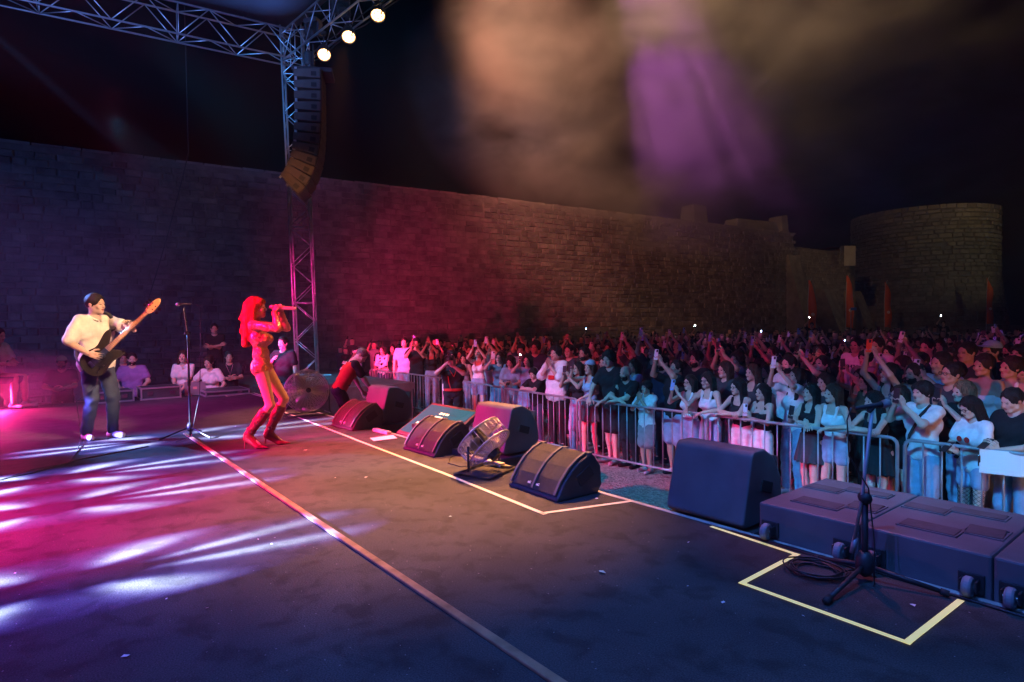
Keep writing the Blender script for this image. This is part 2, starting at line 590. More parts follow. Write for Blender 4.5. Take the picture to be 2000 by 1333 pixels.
# paper scraps
scr = [(880, 1011, 2), (1174, 1119, 4), (597, 881, 3), (302, 795, 3), (383, 816, 2), (460, 834, 2), (715, 934, 2), (655, 935, 1), (1345, 1062, 1), (1343, 1148, 1), (1412, 1180, 2), (1785, 1185, 2),
       (325, 1173, 1), (405, 1191, 1), (245, 1285, 2), (530, 1065, 1), (92, 945, 2), (30, 1122, 1), (1095, 1000, 1), (1165, 975, 2), (505, 1056, 1), (1569, 1207, 1)]
SORD = ['first', 'second', 'third', 'fourth', 'fifth', 'sixth', 'seventh', 'eighth', 'ninth', 'tenth', 'eleventh', 'twelfth', 'thirteenth', 'fourteenth', 'fifteenth', 'sixteenth', 'seventeenth', 'eighteenth', 'nineteenth', 'twentieth', 'next to last', 'last']
_so = sorted(range(len(scr)), key=lambda k: scr[k][0])
SRANK = {k: n_ for n_, k in enumerate(_so)}
for i, (x, y, s) in enumerate(scr):
    p = at(x, y, 1.0)
    b = MB()
    r = 0.0055 * s
    k = RND.random() * 6
    pts = [(math.cos(k + a) * r * RND.uniform(0.7, 1.6), math.sin(k + a) * r * RND.uniform(0.7, 1.6), 0.004 + RND.random() * 0.006) for a in (0, 1.4, 3.0, 4.5)]
    b.add(pts, [(0, 1, 2, 3)])
    tag(b.build('paper_scrap', mat('scrap_teal', (0.35, 0.62, 0.60), 0.7) if i in (0, 1, 3) else M_PAPER, loc=(p.x, p.y, 1.001)),
        'tiny %s confetti scrap, %s from left among the floor scraps' % ('teal' if i in (0, 1, 3) else 'pale', SORD[SRANK[i]]), 'scrap', 'confetti scraps on the stage floor')


# ------------------------------------------------------------------ masonry
def stone_mat(name, c0, c1):
    m = bpy.data.materials.new(name)
    m.use_nodes = True
    n, l = m.node_tree.nodes, m.node_tree.links
    b = n['Principled BSDF']
    ge = n.new('ShaderNodeNewGeometry')
    oi = n.new('ShaderNodeObjectInfo')
    no = n.new('ShaderNodeTexNoise')
    no.inputs['Scale'].default_value = 2.2
    no.inputs['Detail'].default_value = 8
    l.new(ge.outputs['Position'], no.inputs['Vector'])
    ad = n.new('ShaderNodeMath')
    ad.operation = 'ADD'
    mu = n.new('ShaderNodeMath')
    mu.operation = 'MULTIPLY_ADD'
    l.new(ge.outputs['Random Per Island'], mu.inputs[0])
    mu.inputs[1].default_value = 0.34
    mu.inputs[2].default_value = -0.17
    mu2 = n.new('ShaderNodeMath')
    mu2.operation = 'MULTIPLY_ADD'
    l.new(oi.outputs['Random'], mu2.inputs[0])
    mu2.inputs[1].default_value = 0.3
    mu2.inputs[2].default_value = -0.15
    l.new(mu.outputs[0], ad.inputs[0])
    l.new(mu2.outputs[0], ad.inputs[1])
    ad2 = n.new('ShaderNodeMath')
    ad2.operation = 'ADD'
    l.new(ad.outputs[0], ad2.inputs[0])
    l.new(no.outputs[0], ad2.inputs[1])
    rp = n.new('ShaderNodeValToRGB')
    rp.color_ramp.elements[0].position = 0.2
    rp.color_ramp.elements[1].position = 0.85
    rp.color_ramp.elements[0].color = (*c0, 1)
    rp.color_ramp.elements[1].color = (*c1, 1)
    l.new(ad2.outputs[0], rp.inputs[0])
    l.new(rp.outputs[0], b.inputs['Base Color'])
    b.inputs['Roughness'].default_value = 0.92
    n2 = n.new('ShaderNodeTexNoise')
    n2.inputs['Scale'].default_value = 9
    n2.inputs['Detail'].default_value = 6
    l.new(ge.outputs['Position'], n2.inputs['Vector'])
    bp = n.new('ShaderNodeBump')
    bp.inputs['Strength'].default_value = 0.7
    bp.inputs['Distance'].default_value = 0.06
    l.new(n2.outputs[0], bp.inputs['Height'])
    l.new(bp.outputs[0], b.inputs['Normal'])
    return m


M_STONE = stone_mat('sandstone', (0.075, 0.062, 0.055), (0.21, 0.185, 0.155))
M_MORTAR = mat('lime_mortar', (0.12, 0.105, 0.09), 0.95, var=0.3, scale=3, bump=0.5, bscale=20)
WP = Vector((-23.26, 7.69, 0))
WD = Vector((0.1068, 0.9943, 0)).normalized()
WN = Vector((WD.y, -WD.x, 0))
STONE_ME = []
for k in range(6):
    r = random.Random(k)
    j = lambda s=0.05: r.uniform(-s, s)
    o4 = [(-0.5 + j(.03), 0, -0.5 + j(.06)), (0.5 + j(.03), 0, -0.5 + j(.06)), (0.5 + j(.03), 0, 0.5 + j(.06)), (-0.5 + j(.03), 0, 0.5 + j(.06))]
    i4 = [(p[0] * (0.86 + j(.06)), 1.0 + j(.35), p[2] * (0.78 + j(.08))) for p in o4]
    b = MB()
    b.add(o4 + i4, [(4, 5, 6, 7), (0, 1, 5, 4), (1, 2, 6, 5), (2, 3, 7, 6), (3, 0, 4, 7)])
    STONE_ME.append(b.mesh('stone', M_STONE))


def wall_top(t):
    return 8.05


def frame_xf(t, z, w, h, d, P=WP, D=WD, N=WN):
    """stone-space (x along the wall, y out of it, z up) to the world"""
    return Matrix(((D.x * w, N.x * d, 0, P.x + D.x * t), (D.y * w, N.y * d, 0, P.y + D.y * t), (0, 0, h, z), (0, 0, 0, 1)))


def courses(t0, t1, z0, topf, rr):
    z = z0
    out = []
    while z < 9.5:
        h = rr.uniform(0.17, 0.28)
        t = t0 + rr.uniform(-0.3, 0)
        while t < t1:
            w = rr.uniform(0.26, 0.66) * (1.25 if rr.random() < 0.15 else 1.0)
            if z + h < topf(t + w / 2) + rr.uniform(-0.05, 0.02):
                out.append((t + w / 2, z + h / 2, w - rr.uniform(0.018, 0.04), h - rr.uniform(0.018, 0.035), rr.uniform(0.015, 0.06), rr.randrange(6)))
            t += w
        z += h
    return out


wall = thing('stone_wall', 'long high rampart of coursed sandstone blocks behind the crowd', 'wall')
b = MB()
for t in np.arange(-16, 32, 1.0):
    for k in (0,):
        A, B = WP + WD * t, WP + WD * (t + 1.0)
        za, zb = wall_top(t), wall_top(t + 1)
        off = -WN * 2.2
        b.add([A, B, B + ZUP * zb, A + ZUP * za, A + off + ZUP * za, B + off + ZUP * zb, A + off, B + off],
              [(0, 1, 2, 3), (3, 2, 5, 4), (4, 5, 7, 6)])
b.build('wall_core', M_MORTAR, wall)
rr = random.Random(5)
ST = courses(-16, 32, 0.0, wall_top, rr)
# lost stones leave dark gaps
ST = [s for s in ST if rr.random() > 0.03]


def seen(s):
    p = WP + WD * s[0] + ZUP * s[1]
    v = p - CAMP
    dep = v.dot(FWD)
    if dep < 1:
        return 0
    px = 1000 + FPX * v.dot(RGT) / dep
    if px < 5 or px > 1500 or s[1] < 2.4:
        return 0
    return s[2] * s[3] / dep ** 2


ST.sort(key=seen, reverse=True)
for s in ST[:295]:
    o = link_mesh('stone', STONE_ME[s[5]], wall)
    o.matrix_local = frame_xf(*s[:5])
b = MB()
for s in ST[295:]:
    M = frame_xf(*s[:5])
    me = STONE_ME[s[5]]
    b.add([M @ v.co for v in me.vertices], [tuple(p.vertices) for p in me.polygons])
tag(b.build('stonework', M_STONE, wall), kind='stuff')
# capping stones along the top
b = MB()
t = -16.0
while t < 32:
    w = rr.uniform(0.4, 0.9)
    A = WP + WD * (t + w / 2) - WN * 0.9
    hh = rr.uniform(0.07, 0.10)
    b.box((A.x, A.y, 8.06 + hh / 2), (1.7 + rr.uniform(-.1, .1), w - 0.03, hh), Matrix.Rotation(math.atan2(WN.y, WN.x), 3, 'Z'))
    t += w
tag(b.build('coping', M_STONE, wall), kind='stuff')

# the lower stretch beyond, with a raking buttress and ruined upper works
far = thing('far_wall', 'dim lower rampart stretch with raking buttresses near the round tower', 'wall')
FT0, FT1 = 32.0, 39.8
far_top = lambda t: 7.35 - 0.02 * (t - 32) + (0.5 if t > 38.6 else 0)
b = MB()
P2 = WP - WN * 0.5
for t in np.arange(FT0, FT1, 0.95):
    A, B = P2 + WD * t, P2 + WD * (t + 0.95)
    off = -WN * 2
    b.add([A, B, B + ZUP * far_top(t), A + ZUP * far_top(t), A + off + ZUP * far_top(t), B + off + ZUP * far_top(t), B + off], [(0, 1, 2, 3), (3, 2, 5, 4), (1, 6, 5, 2)])
b.build('wall_core', M_MORTAR, far)
b = MB()
for s in courses(FT0, FT1, 0, far_top, rr):
    M = frame_xf(*s[:5], P=P2)
    me = STONE_ME[s[5]]
    b.add([M @ v.co for v in me.vertices], [tuple(p.vertices) for p in me.polygons])
tag(b.build('stonework', M_STONE, far), kind='stuff')
for tb in (31.9, 36.0, 39.6):
    b = MB()
    A = WP + WD * tb
    Mx = Matrix.Translation(A) @ Matrix(((WD.x, WN.x, 0), (WD.y, WN.y, 0), (0, 0, 1))).to_4x4()
    b.prism([(-0.6, 0), (1.9, 0), (0.15, 6.6 if tb < 33 else 4.4), (-0.6, 6.8 if tb < 33 else 4.5)], -0.6, 0.6, mtx=Mx)
    b.build('buttress', M_STONE, far)
ruin = thing('ruined_parapet', 'ruined stone parapet blocks standing on top of the far rampart', 'ruin')
for tb, w, h, z0 in ((24.0, 1.3, 1.3, 7.95), (29.5, 4.6, 0.95, 7.95), (32.4, 0.8, 1.5, 7.95)):
    b = MB()
    A = WP + WD * tb - WN * 1.3
    b.box((0, 0, h / 2), (1.2, w, h), ch=0.06)
    for v in range(len(b.v)):
        x, y, z = b.v[v]
        if z > h * 0.6:
            b.v[v] = (x * 0.8, y * 0.88, z + math.sin(y * 5 + tb) * 0.12)
    b.build('parapet_block', M_STONE, ruin, loc=(A.x, A.y, z0), rz=math.atan2(WN.y, WN.x))

# round corner tower
TC = atd(1800, 600, 54)
TR = 5.4
rt = thing('round_tower', 'dim round stone corner tower at the far right of the rampart', 'tower', (TC.x, TC.y, 0))
TH = 11.4
b = MB()
b.lathe([(TR + 0.9, 0), (TR + 0.1, 5.6), (TR + 0.22, 5.7), (TR + 0.02, 5.95), (TR - 0.1, TH), (TR - 0.9, TH), (TR - 0.9, TH - 0.5), (0.01, TH - 0.5)], 64)
b.build('tower_core', M_MORTAR, rt)
b = MB()
z = 0.1
while z < TH - 0.1:
    h = rr.uniform(0.26, 0.42)
    rad = TR + 0.1 + 0.8 * max(0, (5.6 - z) / 5.6)
    a = rr.random()
    aend = a + 2 * PI
    while a < aend:
        w = rr.uniform(0.4, 0.95)
        da = w / rad
        am = a + da / 2
        N_ = Vector((math.cos(am), math.sin(am), 0))
        if N_.dot((CAMP - TC).normalized()) > -0.2 and rr.random() > 0.03:
            D_ = Vector((-N_.y, N_.x, 0))
            M = frame_xf(0, z + h / 2, w - 0.04, h - 0.04, rr.uniform(0.03, 0.09), P=N_ * (rad - 0.02), D=D_, N=N_)
            me = STONE_ME[rr.randrange(6)]
            b.add([M @ v.co for v in me.vertices], [tuple(p.vertices)[::-1] for p in me.polygons])
        a += da
    z += h
tag(b.build('stonework', M_STONE, rt), kind='stuff')
# notice board on the wall end
p = atd(1660, 500, 42.6)
b = MB()
b.box((0, 0, 0), (0.9, 0.03, 1.4), ch=0.008)
o = b.build('wall_banner', mat('pale_banner', (0.34, 0.30, 0.26), 0.8, var=0.15, scale=2), loc=p, rz=math.radians(62))
tag(o, 'pale rectangular banner hung on the end of the far rampart', 'banner')

# feather flags
M_FLAG = mat('orange_flag', (0.55, 0.08, 0.01), 0.7, var=0.1, scale=2)
for i, (x, yt, yb, lab) in enumerate(((1578, 545, 622, 'orange feather flag on a pole before the far rampart, leftmost'), (1652, 535, 612, 'orange feather flag below the pale banner'),
                                      (1727, 548, 620, 'faint dark orange feather flag left of the round tower'), (1926, 540, 600, 'orange feather flag at the foot of the round tower'))):
    dep = (37, 40, 44, 46)[i]
    A, T = atd(x, 655, dep), atd(x + 4, yt, dep)
    f = thing('feather_flag', lab, 'flag', (A.x, A.y, 0), math.radians(52), 'orange feather flags')
    H = T.z
    b = MB()
    b.tube([(0, 0, 0), (0, 0, H * 0.7), (0.06, 0, H * 0.93), (0.22, 0, H)], 0.018, 6)
    b.box((0, 0, 0.02), (0.4, 0.4, 0.04))
    b.build('pole', M_STEEL, f)
    b = MB()
    n_ = 12
    vs = []
    for k in range(n_ + 1):
        z = H * (0.34 + 0.64 * k / n_)
        wv = 0.48 * math.sin(min(1, (1.02 - k / n_) * 2.2 + 0.08) * PI / 2)
        wob = 0.05 * math.sin(k * 0.9 + i)
        vs += [(0.03, wob * 0.2, z), (0.03 + wv * 0.5, wob, z), (0.03 + wv, wob * 1.6, z - 0.06)]
    fs = []
    for k in range(n_):
        for c in range(2):
            a = 3 * k + c
            fs.append((a, a + 1, a + 4, a + 3))
    b.add(vs, fs)
    o = b.build('sail', M_FLAG, f, smooth=True)
    sm = o.modifiers.new('thickness', 'SOLIDIFY')
    sm.thickness = 0.006
    b = MB()
    b.lathe([(0.001, 0.012), (0.11, 0.012), (0.11, 0), (0.06, 0), (0.06, 0.012)], 16, mtx=Matrix.Translation((0.27, -0.06, H * 0.55)) @ Matrix.Rotation(PI / 2, 4, 'X'))
    b.build('round_emblem', mat('flag_emblem', (0.75, 0.6, 0.5), 0.7), f)


# ------------------------------------------------------------------ trusses
def truss_mesh(L, w, h, step, rc=0.025, rb=0.012, up=False):
    """box truss along +x, corner at origin centre; chords + lacing"""
    b = MB()
    for y in (-w / 2, w / 2):
        for z in (-h / 2, h / 2):
            b.tube([(0, y, z), (L, y, z)], rc, 8)
    n_ = int(L / step)
    for i in range(n_):
        x0, x1 = i * L / n_, (i + 1) * L / n_
        for y in (-w / 2, w / 2):
            a, c = ((-h / 2, h / 2) if i % 2 == 0 else (h / 2, -h / 2))
            b.tube([(x0, y, a), (x1, y, c)], rb, 6)
            if up:
                b.tube([(x0, y, c), (x1, y, a)], rb, 6)
        for z in (-h / 2, h / 2):
            a, c = ((-w / 2, w / 2) if i % 2 == 0 else (w / 2, -w / 2))
            b.tube([(x0, a, z), (x1, c, z)], rb, 6)
        if i % 4 == 0:
            for y in (-w / 2, w / 2):
                b.tube([(x0, y, -h / 2), (x0, y, h / 2)], rb, 6)
            for z in (-h / 2, h / 2):
                b.tube([(x0, -w / 2, z), (x0, w / 2, z)], rb, 6)
    return b


base, top = atd(601, 737, 15.74), atd(572, 105, 15.74)
corner = Vector((top.x, top.y, 9.45))


def along(b, A, B, roll=0.0):
    d = (B - A).normalized()
    q = d.to_track_quat('X', 'Z')
    return Matrix.Translation(A) @ q.to_matrix().to_4x4() @ Matrix.Rotation(roll, 4, 'X')


tw = thing('roof_tower', 'tall lattice truss tower carrying the stage roof at the corner', 'truss tower', tuple(base))
b = truss_mesh((corner - base).length + 0.7, 0.50, 0.50, 0.46, 0.024, 0.011)
o = b.build('tower_truss', M_ALU, tw, smooth=True)
o.matrix_local = Matrix.Translation(-base) @ along(b, base, corner + (corner - base).normalized() * 0.7, math.radians(12))
b = MB()
b.box((0, 0, 0.012), (0.8, 0.8, 0.024))
b.tube([(-.45, -.45, 0.05), (.45, .45, 0.05)], 0.03, 8)
b.tube([(-.45, .45, 0.05), (.45, -.45, 0.05)], 0.03, 8)
b.build('base_plate', M_STEEL, tw)
sd = -(RGT0 * 0.845 + FWD0 * 0.534)
fd = RGT0 * 0.69 - FWD0 * 0.724
side = thing('roof_truss', 'side roof truss running from the tower to the upper left', 'truss', tuple(corner))
b = truss_mesh(13.0, 0.5, 0.72, 0.62, 0.023, 0.012)
o = b.build('truss_frame', M_ALU, side, smooth=True)
o.matrix_local = Matrix.Translation(-corner) @ along(b, corner, corner + sd * 13.0)
front = thing('roof_truss', 'front roof truss with stage lamps rising to the upper right', 'truss', tuple(corner))
b = truss_mesh(15.0, 0.5, 0.72, 0.62, 0.023, 0.012)
o = b.build('truss_frame', M_ALU, front, smooth=True)
o.matrix_local = Matrix.Translation(-corner) @ along(b, corner, corner + fd * 15.0)
# fabric roof between the trusses
b = MB()
N_ = 14
cz = corner.z + 0.45
vs = []
for i in range(N_ + 1):
    for j in range(N_ + 1):
        u, v = i / N_, j / N_
        P = corner + sd * 13.0 * u + fd * 15.0 * v
        vs.append((P.x, P.y, cz + 2.2 * math.sin(PI * min(1, u * 0.9 + 0.02)) * min(1, v * 1.6) + 0.06 * math.sin(u * 20) * math.sin(v * 17)))
fs = [(i * (N_ + 1) + j, (i + 1) * (N_ + 1) + j, (i + 1) * (N_ + 1) + j + 1, i * (N_ + 1) + j + 1) for i in range(N_) for j in range(N_)]
b.add(vs, fs)
o = b.build('roof_canopy', mat('canopy_fabric', (0.20, 0.21, 0.26), 0.8, var=0.1, scale=1.2), smooth=True)
sm = o.modifiers.new('thickness', 'SOLIDIFY')
sm.thickness = 0.01
tag(o, 'pale fabric stage roof stretched above the lattice trusses', 'canopy')
# hanging black cable in front of the wall
b = MB()
A, B = atd(368, 300, 20), atd(285, 600, 20)
b.tube([A + (B - A) * (i / 12) + Vector((0, 0, -0.18 * math.sin(PI * i / 12))) for i in range(13)], 0.016, 6)
b.tube([A, A + ZUP * 9], 0.016, 6)
tag(b.build('hanging_cable', M_CABLE, smooth=True), 'thin black cable hanging slantwise in front of the left rampart', 'cable')


# ------------------------------------------------------------------ stage lamps on the front truss
M_LENS = mat('lit_lens', (1, 0.9, 0.7), 0.4, emit=(1.0, 0.70, 0.34), estr=7)
M_LENSRIM = mat('lens_gap', (0.9, 0.6, 0.3), 0.4, emit=(1.0, 0.50, 0.18), estr=1.6)


def par_lamp(P, aim, label, lit=True):
    t = thing('stage_lamp', label, 'stage lamp', tuple(P), 0, 'round stage lamps on the front truss')
    d = (Vector(aim) - Vector(P)).normalized()
    R = d.to_track_quat('Z', 'Y').to_matrix().to_4x4()
    b = MB()
    b.lathe([(0.05, -0.30), (0.13, -0.27), (0.155, -0.12), (0.165, 0.0), (0.165, 0.03), (0.150, 0.03), (0.150, -0.01), (0.001, -0.01)], 24)
    o = b.build('housing', M_BLACK, t, smooth=False)
    o.matrix_local = R
    b = MB()
    b.lathe([(0.001, -0.004), (0.148, -0.004)], 24)
    o = b.build('lens_plate', M_LENSRIM if lit else M_BLACK, t)
    o.matrix_local = R
    b = MB()
    pts = [(0, 0)] + [(0.055 * math.cos(a), 0.055 * math.sin(a)) for a in np.arange(6) * PI / 3] + [(0.112 * math.cos(a), 0.112 * math.sin(a)) for a in np.arange(12) * PI / 6]
    for x, y in pts:
        b.lathe([(0.022, 0.0), (0.022, 0.006), (0.012, 0.012), (0.0005, 0.013)], 8, mtx=Matrix.Translation((x, y, 0)))
    o = b.build('led_cluster', M_LENS if lit else M_BLACK, t)
    o.matrix_local = R
    b = MB()
    b.tube([(-0.19, 0, -0.05), (-0.19, 0, 0.26), (0.19, 0, 0.26), (0.19, 0, -0.05)], 0.014, 6)
    b.tube([(0, 0, 0.26), (0, 0, 0.48)], 0.02, 6)
    b.box((0, 0, 0.5), (0.08, 0.1, 0.1))
    b.build('yoke', M_BLACK, t)
    return t


LP = [atd(633, 107, 14.6), atd(681, 72, 14.0), atd(738, 30, 13.2)]
for i, P in enumerate(LP):
    par_lamp(P, (-6.5 - i * 0.3, 3.0, 0.0), ('glowing warm round lamp nearest the tower on the front truss', 'glowing warm round lamp in the middle of the three on the truss', 'glowing warm round lamp farthest right on the front truss')[i])
for i, (x, y, dd) in enumerate(((612, 62, 14.8), (665, 20, 14.0))):
    t = thing('moving_head', ('dark moving head lamp hung inside the truss near the tower', 'dark moving head lamp hung inside the truss further right')[i], 'stage lamp', tuple(atd(x, y, dd)), 0.6 + i, 'dark moving heads on the truss')
    b = MB()
    b.box((0, 0, 0.22), (0.34, 0.3, 0.12), ch=0.02)
    b.build('base', M_BLACK, t)
    for sx in (-0.17, 0.17):
        b = MB()
        b.box((sx, 0, 0.02), (0.06, 0.16, 0.34), ch=0.015)
        b.build('yoke_arm', M_BLACK, t)
    b = MB()
    b.lathe([(0.09, -0.2), (0.13, -0.12), (0.13, 0.08), (0.11, 0.2), (0.10, 0.2), (0.10, 0.17), (0.001, 0.17)], 20, mtx=Matrix.Rotation(2.2, 4, 'X'))
    b.build('head', M_BLACK, t)

# ------------------------------------------------------------------ line array
la = thing('line_array', 'hanging curved column of black line array loudspeakers in front of tower', 'loudspeaker', tuple(atd(630, 152, 14.4)), 0)
M_LA = mat('array_cabinet', (0.085, 0.07, 0.06), 0.6, var=0.2, scale=6, bump=0.15, bscale=150)
topP = Vector(la.location)
face = Vector((0.45, 0.86, 0)).normalized()        # towards the audience
rot0 = math.atan2(face.y, face.x)
NB = 12
pos = Vector((0, 0, -0.1))
ang = 0.0
b = MB()
b.box((-0.2, 0, 0.06), (0.9, 0.7, 0.10), ch=0.02)
b.tube([(-0.2, 0, 0.1), (-0.2, 0, 0.75)], 0.02, 6)
o = b.build('fly_frame', M_BLACK, la)
o.rotation_euler = (0, 0, rot0)
for i in range(NB):
    h = 0.25
    ang += math.radians((0, 0.3, 0.5, 0.8, 1.2, 2, 3, 4.5, 6, 7.5, 9, 10)[i])
    Rm = Matrix.Rotation(rot0, 4, 'Z') @ Matrix.Rotation(ang, 4, 'Y')
    bb = MB()
    bb.prism([(-0.52, -h / 2 + 0.016), (0.52, -h / 2 + 0.016), (0.52, h / 2 - 0.016), (-0.52, h / 2 - 0.016)], -0.58, 0.0)
    for q in range(len(bb.v)):                      # trapezoid: narrower at the back
        x, y, z = bb.v[q]
        if x < -0.4:
            bb.v[q] = (x, y * 0.9, z * 0.72)
    c = bb.build('array_cabinet', M_LA, la, bevel=0.008)
    c.matrix_local = Matrix.Translation(pos) @ Rm
    gb = MB()
    gb.box((0.012, 0, 0), (0.02, 0.98, h - 0.03), ch=0.005)
    gb.build('grille', M_GRILLE, c)
    for sy in (-1, 1):
        gb = MB()
        gb.box((-0.14, sy * 0.512, -0.02), (0.12, 0.012, 0.10), ch=0.004)
        gb.build('side_handle', M_RUBBER, c)
        gb = MB()
        gb.box((-0.54, sy * 0.42, 0), (0.05, 0.03, h + 0.02))
        gb.build('rigging_plate', M_ALU, c)
    dn = (Rm @ Vector((0, 0, -1, 0))).to_3d() if False else (Rm.to_3x3() @ Vector((0, 0, -1)))
    pos = pos + dn * h

# cable looms tied along the front truss and a chain hoist at the corner
for k, (oz, sag) in enumerate(((-0.40, 0.10), (-0.34, 0.16))):
    b = MB()
    pts = []
    for i in range(61):
        P = corner + fd * (0.3 + 14.0 * i / 60) + ZUP * (oz - sag * abs(math.sin(i * PI / 10)) * (0.6 + 0.4 * math.sin(i * 0.7 + k))) + Vector((0, 0.27 - 0.2 * k, 0))
        pts.append(P)
    b.tube(pts, 0.014, 5)
    tag(b.build('cable_loom', M_CABLE, smooth=True), ('black cable loom looping along the front truss underside', 'second black cable loom sagging along the front truss')[k], 'cable')
ho = thing('chain_hoist', 'dark chain hoist hanging at the truss corner', 'hoist', tuple(corner + fd * 0.9 + ZUP * -0.55))
b = MB()
b.lathe([(0.09, -0.16), (0.12, -0.12), (0.12, 0.12), (0.09, 0.16)], 14)
b.build('motor_body', M_BLACK, ho)
b = MB()
b.tube([(0.05, 0, 0.15), (0.05, 0, 0.5)], 0.012, 6)
b.tube([(-0.04, 0, -0.15), (-0.05, 0, -0.6), (0.0, 0, -0.75), (0.05, 0, -0.6), (0.05, 0, -0.15)], 0.010, 5)
b.build('chain', M_STEEL, ho)


# ------------------------------------------------------------------ bodies: implicit surfaces meshed with surface nets
def V3(*a):
    return np.array(a, dtype=float)


class Sdf:
    def __init__(self):
        self.ops = []

    def cap(self, a, b, ra, rb=None, k=0.03, R=None, s=(1, 1, 1), mode='u'):
        self.ops.append(('c', np.asarray(a, float), np.asarray(b, float), ra, ra if rb is None else rb, k, R, s, mode))
        return self

    def ell(self, c, r, k=0.03, R=None, mode='u'):
        m = max(r)
        self.ops.append(('c', np.asarray(c, float), np.asarray(c, float), m, m, k, R, tuple(x / m for x in r), mode))
        return self

    def plane(self, p, n, k=0.0):
        self.ops.append(('p', np.asarray(p, float), np.asarray(n, float) / np.linalg.norm(n), k))
        return self

    def noise(self, f):
        self.ops.append(('n', f))
        return self

    def mesh(self, h):
        lo, hi = V3(9, 9, 9), V3(-9, -9, -9)
        for o in self.ops:
            if o[0] == 'c' and o[8] == 'u':
                r = max(o[3], o[4]) * max(1.0, max(o[7]))
                lo = np.minimum(lo, np.minimum(o[1], o[2]) - r)
                hi = np.maximum(hi, np.maximum(o[1], o[2]) + r)
        lo -= 3 * h
        hi += 3 * h
        n = np.ceil((hi - lo) / h).astype(int) + 1
        F = np.full(n, 0.2, dtype=np.float32)
        ax = [(lo[i] + h * np.arange(n[i])).astype(np.float32) for i in range(3)]
        for o in self.ops:
            if o[0] == 'c':
                _, a, b, ra, rb, k, R, s, mode = o
                mg = max(ra, rb) * max(1.0, max(s)) + 0.05 + k
                i0 = np.maximum(np.floor((np.minimum(a, b) - mg - lo) / h).astype(int), 0)
                i1 = np.minimum(np.ceil((np.maximum(a, b) + mg - lo) / h).astype(int) + 1, n)
                if (i1 <= i0).any():
                    continue
                sl = tuple(slice(i0[i], i1[i]) for i in range(3))
                X, Y, Z = np.meshgrid(ax[0][sl[0]], ax[1][sl[1]], ax[2][sl[2]], indexing='ij')
                p = [X - np.float32(a[0]), Y - np.float32(a[1]), Z - np.float32(a[2])]
                d = b - a
                if R is not None:
                    p = [p[0] * np.float32(R[0][i]) + p[1] * np.float32(R[1][i]) + p[2] * np.float32(R[2][i]) for i in range(3)]
                    d = np.asarray(R).T @ d
                p = [p[i] / np.float32(s[i]) for i in range(3)]
                d = d / np.asarray(s)
                dd = float(d @ d)
                if dd > 1e-12:
                    t = np.clip((p[0] * d[0] + p[1] * d[1] + p[2] * d[2]) / dd, 0, 1)
                    q = np.sqrt((p[0] - t * d[0]) ** 2 + (p[1] - t * d[1]) ** 2 + (p[2] - t * d[2]) ** 2) - (ra + (rb - ra) * t)
                else:
                    q = np.sqrt(p[0] ** 2 + p[1] ** 2 + p[2] ** 2) - ra
                if min(s) < 1:
                    q = q * (0.5 + 0.5 * min(s))
                G = F[sl]
                if mode == 'u':
                    e = np.clip(0.5 + 0.5 * (G - q) / k, 0, 1)
                    F[sl] = G * (1 - e) + q * e - k * e * (1 - e)
                else:
                    q = -q
                    e = np.clip(0.5 - 0.5 * (G - q) / k, 0, 1)
                    F[sl] = G * (1 - e) + q * e + k * e * (1 - e)
            elif o[0] == 'p':
                X, Y, Z = np.meshgrid(*ax, indexing='ij', sparse=True)
                q = (X - o[1][0]) * o[2][0] + (Y - o[1][1]) * o[2][1] + (Z - o[1][2]) * o[2][2]
                F = np.maximum(F, q.astype(np.float32))
            else:
                X, Y, Z = np.meshgrid(*ax, indexing='ij', sparse=True)
                F = F + o[1](X, Y, Z).astype(np.float32)
        return surface_net(F, lo, h)


